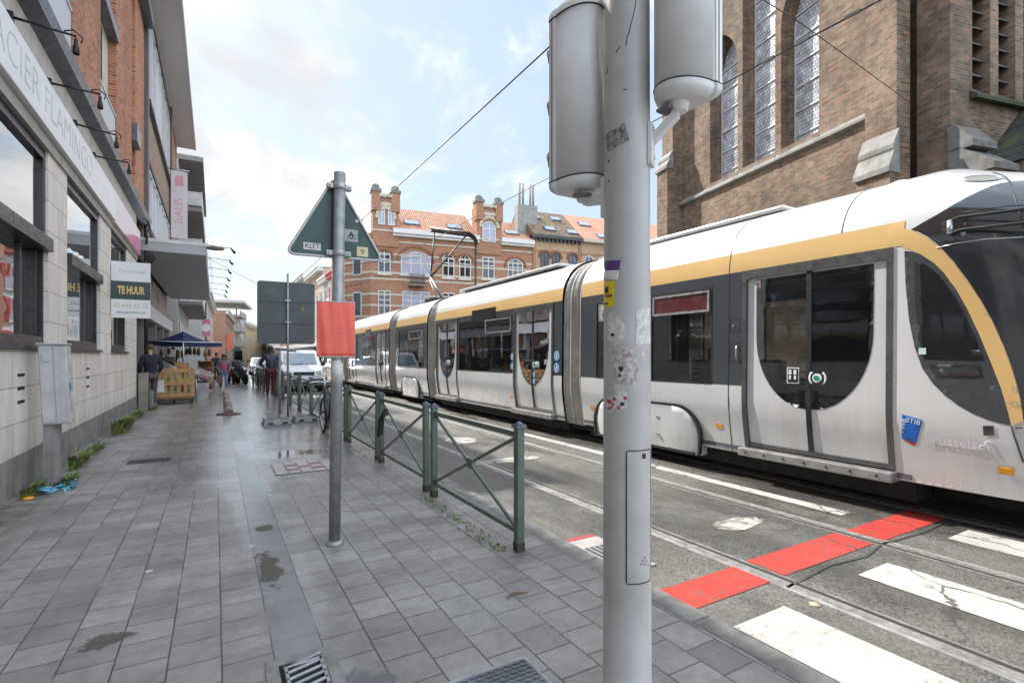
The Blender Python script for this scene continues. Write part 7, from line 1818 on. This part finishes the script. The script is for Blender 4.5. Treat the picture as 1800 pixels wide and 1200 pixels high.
# ================================================================== white van on the road
def van(text, x0, y0, white):
    r = thing("van", text, "van", (x0 + .9, y0 + 2.1, RZ)); Wd = 1.80; o0 = Vector((x0, y0, RZ))
    prof_ = [(.05, .28), (-.02, .40), (-.02, .72), (.10, .92), (.55, 1.06), (.95, 1.14), (1.55, 1.72), (2.0, 1.84), (3.9, 1.82), (4.2, 1.70), (4.28, 1.1), (4.28, .35), (4.2, .28)]
    b = MB(); rows = []
    for (yy, zz_) in prof_:
        tp_ = max(0, (zz_ - 1.0)) * .14; fr = .10 if yy < .2 else 0; rows.append([o0 + Vector((x, yy + (abs(x - .9) / .9) ** 3 * (.22 if yy < .6 else .05), zz_)) for x in [fr + tp_, fr * .4 + tp_ + .08, .45, .9, 1.35, Wd - fr * .4 - tp_ - .08, Wd - fr - tp_]])
    b.grid(rows)
    for s in (0, -1): b.poly([rw[s] for rw in rows])
    body = b.build("body", white, r)
    gl = mat("van_screen", (.20, .24, .26), .06, var=.15, coat=1.0)
    def sc_(t, x, off=.012): p_, q_ = Vector((0, .95, 1.14)), Vector((0, 1.55, 1.72)); v = p_ + (q_ - p_) * t; n = Vector((0, -.695, .719)); tp_ = max(0, v.z - 1) * .14; return o0 + Vector((.9 + (x - .9) * (1 - tp_ / .9), v.y + (abs(x - .9) / .9) ** 3 * .05, v.z)) + n * off
    MB().grid([[sc_(t, x) for x in (.16, .3, .6, .9, 1.2, 1.5, 1.64)] for t in (.08, .5, .95)]).build("windscreen", gl, r)
    for s in (0, 1):
        xx = x0 - .008 if s == 0 else x0 + Wd + .008; sg_ = 1 if s == 0 else -1
        MB().prism([(xx + sg_ * .035, y0 + 1.25, 1.16), (xx + sg_ * .035, y0 + 2.2, 1.16), (xx + sg_ * .10, y0 + 2.2, 1.66), (xx + sg_ * .10, y0 + 1.7, 1.66)], (sg_ * .02, 0, 0)).build("side_window", gl, r)
        MB().obox((xx - sg_ * .10, y0 + 1.25, 1.20), (.09, 0, 0), (0, .05, 0), (0, 0, .10)).build("mirror", RUBB, r, bevel=.02)
        MB().lathe([(0, -.05), (.10, -.04), (.13, 0), (.10, .05), (0, .06)], (x0 + .30 if s == 0 else x0 + Wd - .30, y0 + .12, .80), 14, 'y').build("headlight", mat("van_lamp", (.55, .56, .57), .15, coat=1.0), r)
        for yw in (.85, 3.45):
            w = bpy.data.objects.new("wheel", None); COL.objects.link(w); w.parent = r; cw = Vector((x0 + (.10 if s == 0 else Wd - .10), y0 + yw, RZ + .32)); w.location = cw - wloc(r)
            MB().lathe([(.19, -.1), (.30, -.1), (.32, -.06), (.32, .06), (.30, .1), (.19, .1)], cw, 22, 'x').build("tyre", mat("tyre_black", (.016, .016, .016), .8), w); MB().lathe([(0, -.09), (.19, -.09), (.19, .09), (0, .09)], cw, 18, 'x').build("rim", ALU, w)
    MB().obox((x0 + .9, y0 + .0, .78), (.42, 0, 0), (0, .03, 0), (0, 0, .07)).build("grille", RUBB, r); MB().obox((x0 + .9, y0 - .02, .42), (.80, 0, 0), (0, .05, 0), (0, 0, .13)).build("bumper", mat("bumper_grey", (.06, .06, .065), .6), r, bevel=.03)
    MB().obox((x0 + .9, y0 - .075, .50), (.26, 0, 0), (0, .006, 0), (0, 0, .055)).build("number_plate", WHT, r); MB().box(x0 + .05, x0 + Wd - .05, y0 + .2, y0 + 4.1, .10, .28).build("underbody", UNDER, r)
    MB().tube([sc_(.05, .5, .02), sc_(.12, 1.0, .02)], .012, 5).tube([sc_(.05, 1.1, .02), sc_(.12, 1.55, .02)], .012, 5).build("wiper", RUBB, r)
    return r
van("white van parked facing us behind the grey sign board", 2.42, 23.6, mat("van_white", (.66, .66, .65), .25, var=.04, coat=.6))
def car(text, x0, y0, col, L=4.1):
    r = thing("parked_car", text, "car", (x0 + .85, y0 + L / 2, RZ)); o0 = Vector((x0, y0, RZ)); Wd = 1.72
    P_ = [(.05, .3), (0, .45), (.02, .68), (.5, .86), (1.0, .95), (1.6, 1.40), (2.2, 1.48), (3.2, 1.42), (3.8, 1.0), (L - .02, .9), (L, .5), (L - .05, .3)]
    b = MB(); rows = []
    for yy, zz_ in P_: tp_ = max(0, zz_ - .95) * .35; rows.append([o0 + Vector((x, yy, zz_)) for x in (tp_, tp_ + .08, Wd / 2, Wd - tp_ - .08, Wd - tp_)])
    b.grid(rows)
    for s in (0, -1): b.poly([rw[s] for rw in rows])
    b.build("body", mat("car_paint_" + col[0], col[1], .25, .2, coat=.6), r); gl = mat("van_screen", (.20, .24, .26), .06, coat=1.0)
    MB().prism([o0 + Vector((.2, 1.02, .99)), o0 + Vector((Wd - .2, 1.02, .99)), o0 + Vector((Wd - .28, 1.55, 1.38)), o0 + Vector((.28, 1.55, 1.38))], (0, -.02, .02)).build("windscreen", gl, r)
    for s in (0, 1): MB().obox((x0 + (.25 if s == 0 else Wd - .25), y0 + .02, .66), (.16, 0, 0), (0, .04, 0), (0, 0, .07)).build("headlight", mat("van_lamp", (.55, .56, .57), .15), r)
    for s in (0, 1):
        for yw in (.8, L - .8): MB().lathe([(0, -.1), (.29, -.1), (.31, 0), (.29, .1), (0, .1)], (x0 + (.09 if s == 0 else Wd - .09), y0 + yw, RZ + .31), 18, 'x').build("wheel", mat("tyre_black", (.016, .016, .016), .8), r)
    return r
car("silver car parked behind the white van", 2.6, 31, ("silver", (.42, .43, .44))); car("dark blue car parked beyond the silver car", 2.6, 38, ("navy", (.02, .03, .06))); car("pale car far down the left kerb, last before the bend", 2.5, 46, ("white", (.6, .6, .59)))
# ---- motorcycles at the kerb side of the walkway
def motorcycle(text, c, ang, col):
    r = thing("motorcycle", text, "motorcycle", c, ang); TY_ = mat("tyre_black", (.016, .016, .016), .8); PN = mat("moto_" + col[0], col[1], .35, .1, coat=.5)
    for x in (-.62, .65): MB().torus((x, 0, .31), .25, .065, (0, 1, 0), 24, 8).lathe([(0, -.03), (.2, -.03), (.2, .03), (0, .03)], (x, 0, .31), 14, 'y').build("wheel", TY_, r, world=False)
    MB().tube([(.62, .06, .31), (.42, .05, .86)], .025, 6).tube([(.62, -.06, .31), (.42, -.05, .86)], .025, 6).tube([(.36, -.34, 1.02), (.42, 0, .98), (.36, .34, 1.02)], .018, 6).build("fork", DKF, r, world=False)
    MB().prism([(-.85, -.14, .62), (-.35, -.16, .45), (.1, -.17, .34), (.3, -.15, .55), (.5, -.12, .80), (.36, -.12, .95), (.1, -.15, .82), (-.3, -.15, .76), (-.85, -.13, .80)], (0, .30, 0)).build("fairing", PN, r, world=False, bevel=.05)
    MB().prism([(-.85, -.13, .80), (-.1, -.14, .80), (.02, -.13, .88), (-.3, -.13, .84), (-.85, -.12, .92)], (0, .26, 0)).build("saddle", TY_, r, world=False, bevel=.03)
    MB().lathe([(0, -.03), (.09, 0), (.08, .06), (0, .08)], (.50, 0, .84), 12, 'x').build("headlight", mat("van_lamp", (.55, .56, .57), .15), r, world=False)
    MB().box(-.98, -.62, -.2, .2, .92, 1.28).build("top_box", PN, r, world=False, bevel=.04)
    for s in (-1, 1): MB().tube([(.36, s * .25, 1.02), (.34, s * .32, 1.22)], .008, 5).lathe([(0, -.02), (.06, 0), (0, .02)], (.34, s * .33, 1.25), 10, 'x').build("mirror", DKF, r, world=False)
    return r
motorcycle("black motorcycle parked on the walkway by the railing, nearest of the row", (1.25, 31.5, 0), R(-75), ("black", (.02, .02, .024)))
motorcycle("rust red motorcycle parked beside the black one", (.80, 33.2, 0), R(-80), ("rust", (.26, .05, .02)))
motorcycle("blue grey motorcycle parked behind the black one", (1.3, 34.6, 0), R(-78), ("blue", (.06, .09, .16)))
motorcycle("dark motorcycle at the far end of the parked row", (1.2, 37.2, 0), R(-80), ("dark", (.04, .035, .03)))

# ================================================================== market stall
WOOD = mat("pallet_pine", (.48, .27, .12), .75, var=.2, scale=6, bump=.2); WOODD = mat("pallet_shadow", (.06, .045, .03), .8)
cp = thing("pallet_bin", "pale pine pallet bin of green cabbages at the stall", "crate", (-1.18, 19.6, 0))
px0_, px1_, py0_ = -1.76, -.60, 19.28
q = MB()
for yb_ in (py0_, py0_ + .82):
    for z, h in ((.24, .11), (.60, .10), (1.0, .12)): q.box(px0_, px1_, yb_, yb_ + .022, z, z + h)
    for i in range(7): q.box(px0_ + .015 + i * .1765, px0_ + .015 + i * .1765 + .095, yb_ + .023, yb_ + .045, .22, 1.11)
for xb_ in (px0_, px1_ - .022):
    for z, h in ((.24, .11), (.60, .10), (1.0, .12)): q.box(xb_, xb_ + .022, py0_ + .046, py0_ + .818, z, z + h)
    for i in range(4): q.box(xb_ + (.023 if xb_ < -1 else -.023), xb_ + (.045 if xb_ < -1 else -.001), py0_ + .06 + i * .2, py0_ + .16 + i * .2, .22, 1.11)
q.build("slats", WOOD, cp); MB().box(px0_ + .05, px1_ - .05, py0_ + .05, py0_ + .8, .18, .22).build("bottom_boards", WOOD, cp)
q = MB()
for x in (px0_ + .02, (px0_ + px1_) / 2 - .05, px1_ - .12): q.box(x, x + .10, py0_, py0_ + .85, 0, .18)
q.build("runner", WOODD, cp)
CAB_G = [mat("cabbage_green", (.16, .27, .06), .6, var=.35, scale=12), mat("melon_yellow", (.42, .40, .06), .5, var=.25, scale=9), mat("cabbage_dark", (.07, .15, .04), .6, var=.3, scale=12)]
rnd = random.Random(5)
for i in range(24):
    x = px0_ + .16 + (i % 6) * .168; y = py0_ + .16 + (i // 6 % 2) * .3; z = .34 + (i // 12) * .34 + rnd.uniform(-.03, .03); o = MB().lathe([(0, -.12), (.08, -.09), (.125, 0), (.08, .09), (0, .12)], (x, y, z), 10)
    label(o.build("cabbage", CAB_G[1 if (i % 6 > 3 and i > 11) else rnd.choice((0, 2))], loc=(x, y, z)), "round green or yellow vegetable heaped inside the pine pallet bin", "vegetable", "vegetables in the pallet bin")
pst = thing("concrete_post", "short grey post standing beside the pallet bin at the wall end", "post", (-1.70, 17.5, 0))
MB().box(-1.84, -1.62, 17.45, 17.62, 0, 1.02).box(-1.85, -1.61, 17.44, 17.63, 1.02, 1.05).build("post", mat("post_timber", (.27, .25, .20), .8, var=.2, streak=.3), pst, bevel=.015)
MB().box(-1.60, -1.50, 17.5, 17.62, 0, .55).build("stone_stub", CONC, pst, bevel=.02)
# parasol
um = thing("parasol", "square dark blue parasol with white edge bars over the fruit stall", "parasol", (-1.0, 22.0, 0))
NAVY = mat("parasol_navy", (.012, .022, .085), .75, var=.15)
apx = Vector((-1.0, 22.0, 2.42)); cs_ = [onY(322, 607, 20.7), Vector((.22, 22.0, 2.02)), Vector((-1.0, 23.4, 2.02)), Vector((-2.25, 22.0, 2.06))]; cs_[0].x = -1.0 if abs(cs_[0].x + 1) > .6 else cs_[0].x; cs_[0].z = 2.0
q = MB()
for i in range(4):
    a, c = cs_[i], cs_[(i + 1) % 4]; m_ = (a + c) / 2 - Vector((0, 0, .03)); rows = []
    for t in range(7): t_ = t / 6; rows.append([apx + (a + (c - a) * s - apx) * t_ - Vector((0, 0, .10 * math.sin(PI * t_) + .05 * math.sin(PI * s) * t_)) for s in [j / 6 for j in range(7)]])
    q.grid(rows); q.poly([a, c, c - Vector((0, 0, .14)), a - Vector((0, 0, .14))])
q.build("canopy", NAVY, um, fix=False)
q = MB(); 
for a, c in ((cs_[0], cs_[1]), (cs_[0], cs_[3])): q.tube([a + Vector((0, -.02, .01)), c + Vector((0, -.02, .01))], .018, 6)
q.build("edge_bar", WHT, um); MB().tube([(-1.0, 22.0, 0), (-1.0, 22.0, 2.4)], .025, 8).tube([cs_[0], cs_[0] - Vector((0, 0, .9))], .02, 6).build("pole", ALU, um)
MB().box(-1.25, -.75, 21.75, 22.25, 0, .08).build("foot", CONC, um)
# sloping racks with crates of produce
rk = thing("produce_rack", "metal tube rack sloping towards the walkway under the blue parasol", "rack", (-1.1, 21.6, 0))
q = MB()
for y in (20.5, 21.6, 22.7):
    q.tube([(-1.75, y, 0), (-1.75, y, 1.55)], .018, 6).tube([(-.55, y, 0), (-.55, y, .75)], .018, 6).tube([(-1.75, y, 1.50), (-.50, y, .72)], .022, 6).tube([(-1.75, y, .9), (-.55, y, .35)], .018, 6)
for x, z in ((-1.75, 1.52), (-.5, .73), (-1.15, 1.13)): q.tube([(x, 20.5, z), (x, 22.7, z)], .018, 6)
q.build("frame", ALU, rk)
PROD = [("oranges", (.60, .22, .02)), ("tomatoes", (.50, .04, .03)), ("lettuces", (.18, .33, .05)), ("aubergines", (.07, .015, .07)), ("apples", (.42, .30, .04)), ("radishes", (.48, .10, .22)), ("onions", (.48, .32, .17)), ("peppers", (.45, .42, .03))]
rnd = random.Random(11)
for j in range(4):
    for i in range(3):
        nm, colr = PROD[(j * 3 + i) % 8]; x = -1.55 + i * .37; z = 1.50 - (i * .37 + .05) * .62; y = 20.55 + j * .56
        cr = thing("produce_crate", ["upper", "middle", "lower"][i] + " crate of " + nm + " on the sloping rack, " + ["front", "second", "third", "rearmost"][j] + " column", "crate", (x, y + .25, z), 0, "produce crates on the sloping rack")
        c = MB(); c.box(x, x + .34, y, y + .015, z - .12, z + .03).box(x, x + .34, y + .49, y + .505, z - .12, z + .03).box(x, x + .012, y + .015, y + .49, z - .02, z + .06).box(x + .328, x + .34, y + .015, y + .49, z - .24, z - .14).prism([(x, y, z - .02), (x + .34, y, z - .23), (x + .34, y, z - .215), (x, y, z - .005)], (0, .5, 0)); c.build("box", [WOOD, mat("crate_black", (.03, .03, .035), .6), mat("crate_white", (.5, .5, .5), .6)][rnd.randrange(3)], cr)
        g_ = MB()
        for a in range(4):
            for b_ in range(6): g_.lathe([(0, -.04), (.034, -.02), (.04, .01), (.02, .036), (0, .04)], (x + .05 + a * .08, y + .06 + b_ * .077, z + .045 - (.05 + a * .08) * .6 + rnd.uniform(-.01, .02)), 6)
        o = g_.build("produce", mat("fruit_" + nm, colr, .4, var=.3, scale=20), cr); o['kind'] = 'stuff'
sh = thing("timber_shelf", "brown timber shelf unit with boxes at the far end of the stall", "shelf", (-.3, 25, 0))
q = MB()
for z in (.3, .65, 1.0, 1.3): q.box(-.62, -.05, 24.6, 25.6, z, z + .03)
for x, y in ((-.62, 24.6), (-.09, 24.6), (-.62, 25.56), (-.09, 25.56)): q.box(x, x + .05, y, y + .04, 0, 1.35)
q.box(-.6, -.1, 25.57, 25.6, .1, 1.3); q.build("boards", mat("shelf_brown", (.26, .15, .075), .75, var=.2), sh)
tr = thing("striped_cart", "black and white striped shopping trolleys nested at the stall corner", "trolley", (-.45, 23.4, 0))
q = MB()
for i in range(6): q.mark(i % 2).tube([(-.62 + i * .05, 23.1 + i * .12, .25), (-.42 + i * .05, 23.1 + i * .12, .28), (-.38 + i * .05, 23.1 + i * .12, .95)], .022, 6)
for i in range(5): q.mark(0).box(-.70, -.36, 23.3, 24.2, .25 + i * .15, .33 + i * .15)
q.build("frame", [WHT, RUBB], tr)
hg = thing("hanging_bags", "dark bags and bundles hanging under the parasol", "goods", (-.9, 23.2, 1.6)); q = MB(); rnd = random.Random(21)
for i in range(11):
    x = -1.7 + i * .15 + rnd.uniform(-.05, .05); h_ = rnd.uniform(.06, .2); q.mark(rnd.randrange(3)).lathe([(.01, h_), (.05, h_ * .6), (.07, -h_ * .5), (0, -h_)], (x, 23.2 + rnd.uniform(-.1, .1), 1.9 - h_ - rnd.uniform(0, .12)), 8)
q.mark(1).tube([(-1.8, 23.2, 1.9), (0, 23.2, 1.9)], .015, 5); q.build("bundles", [mat("bundle_brown", (.12, .08, .06), .8), mat("bundle_dark", (.10, .09, .05), .8), mat("bundle_tan", (.30, .2, .13), .8)], hg)
hp = thing("heap_of_produce", "slanting boxes of pink and yellow produce spilling to the walkway", "crate", (-.35, 21.7, 0)); 
for i, (cc, zz_) in enumerate(((( .34, .16, .20), .86), ((.36, .33, .10), .74), ((.4, .34, .3), .92), ((.22, .2, .24), .66))): MB().obox((-.42 + .06 * i, 20.9 + i * .5, zz_), (.26, 0, -.14), (0, .22, 0), (.03, 0, .06)).build("box", mat("box_tone_%s" % "abcd"[i], cc, .6, var=.4, scale=12), hp)
MB().box(-.6, -.2, 20.6, 22.8, 0, .60).build("table", mat("table_skirt", (.33, .32, .32), .7, var=.3), hp)
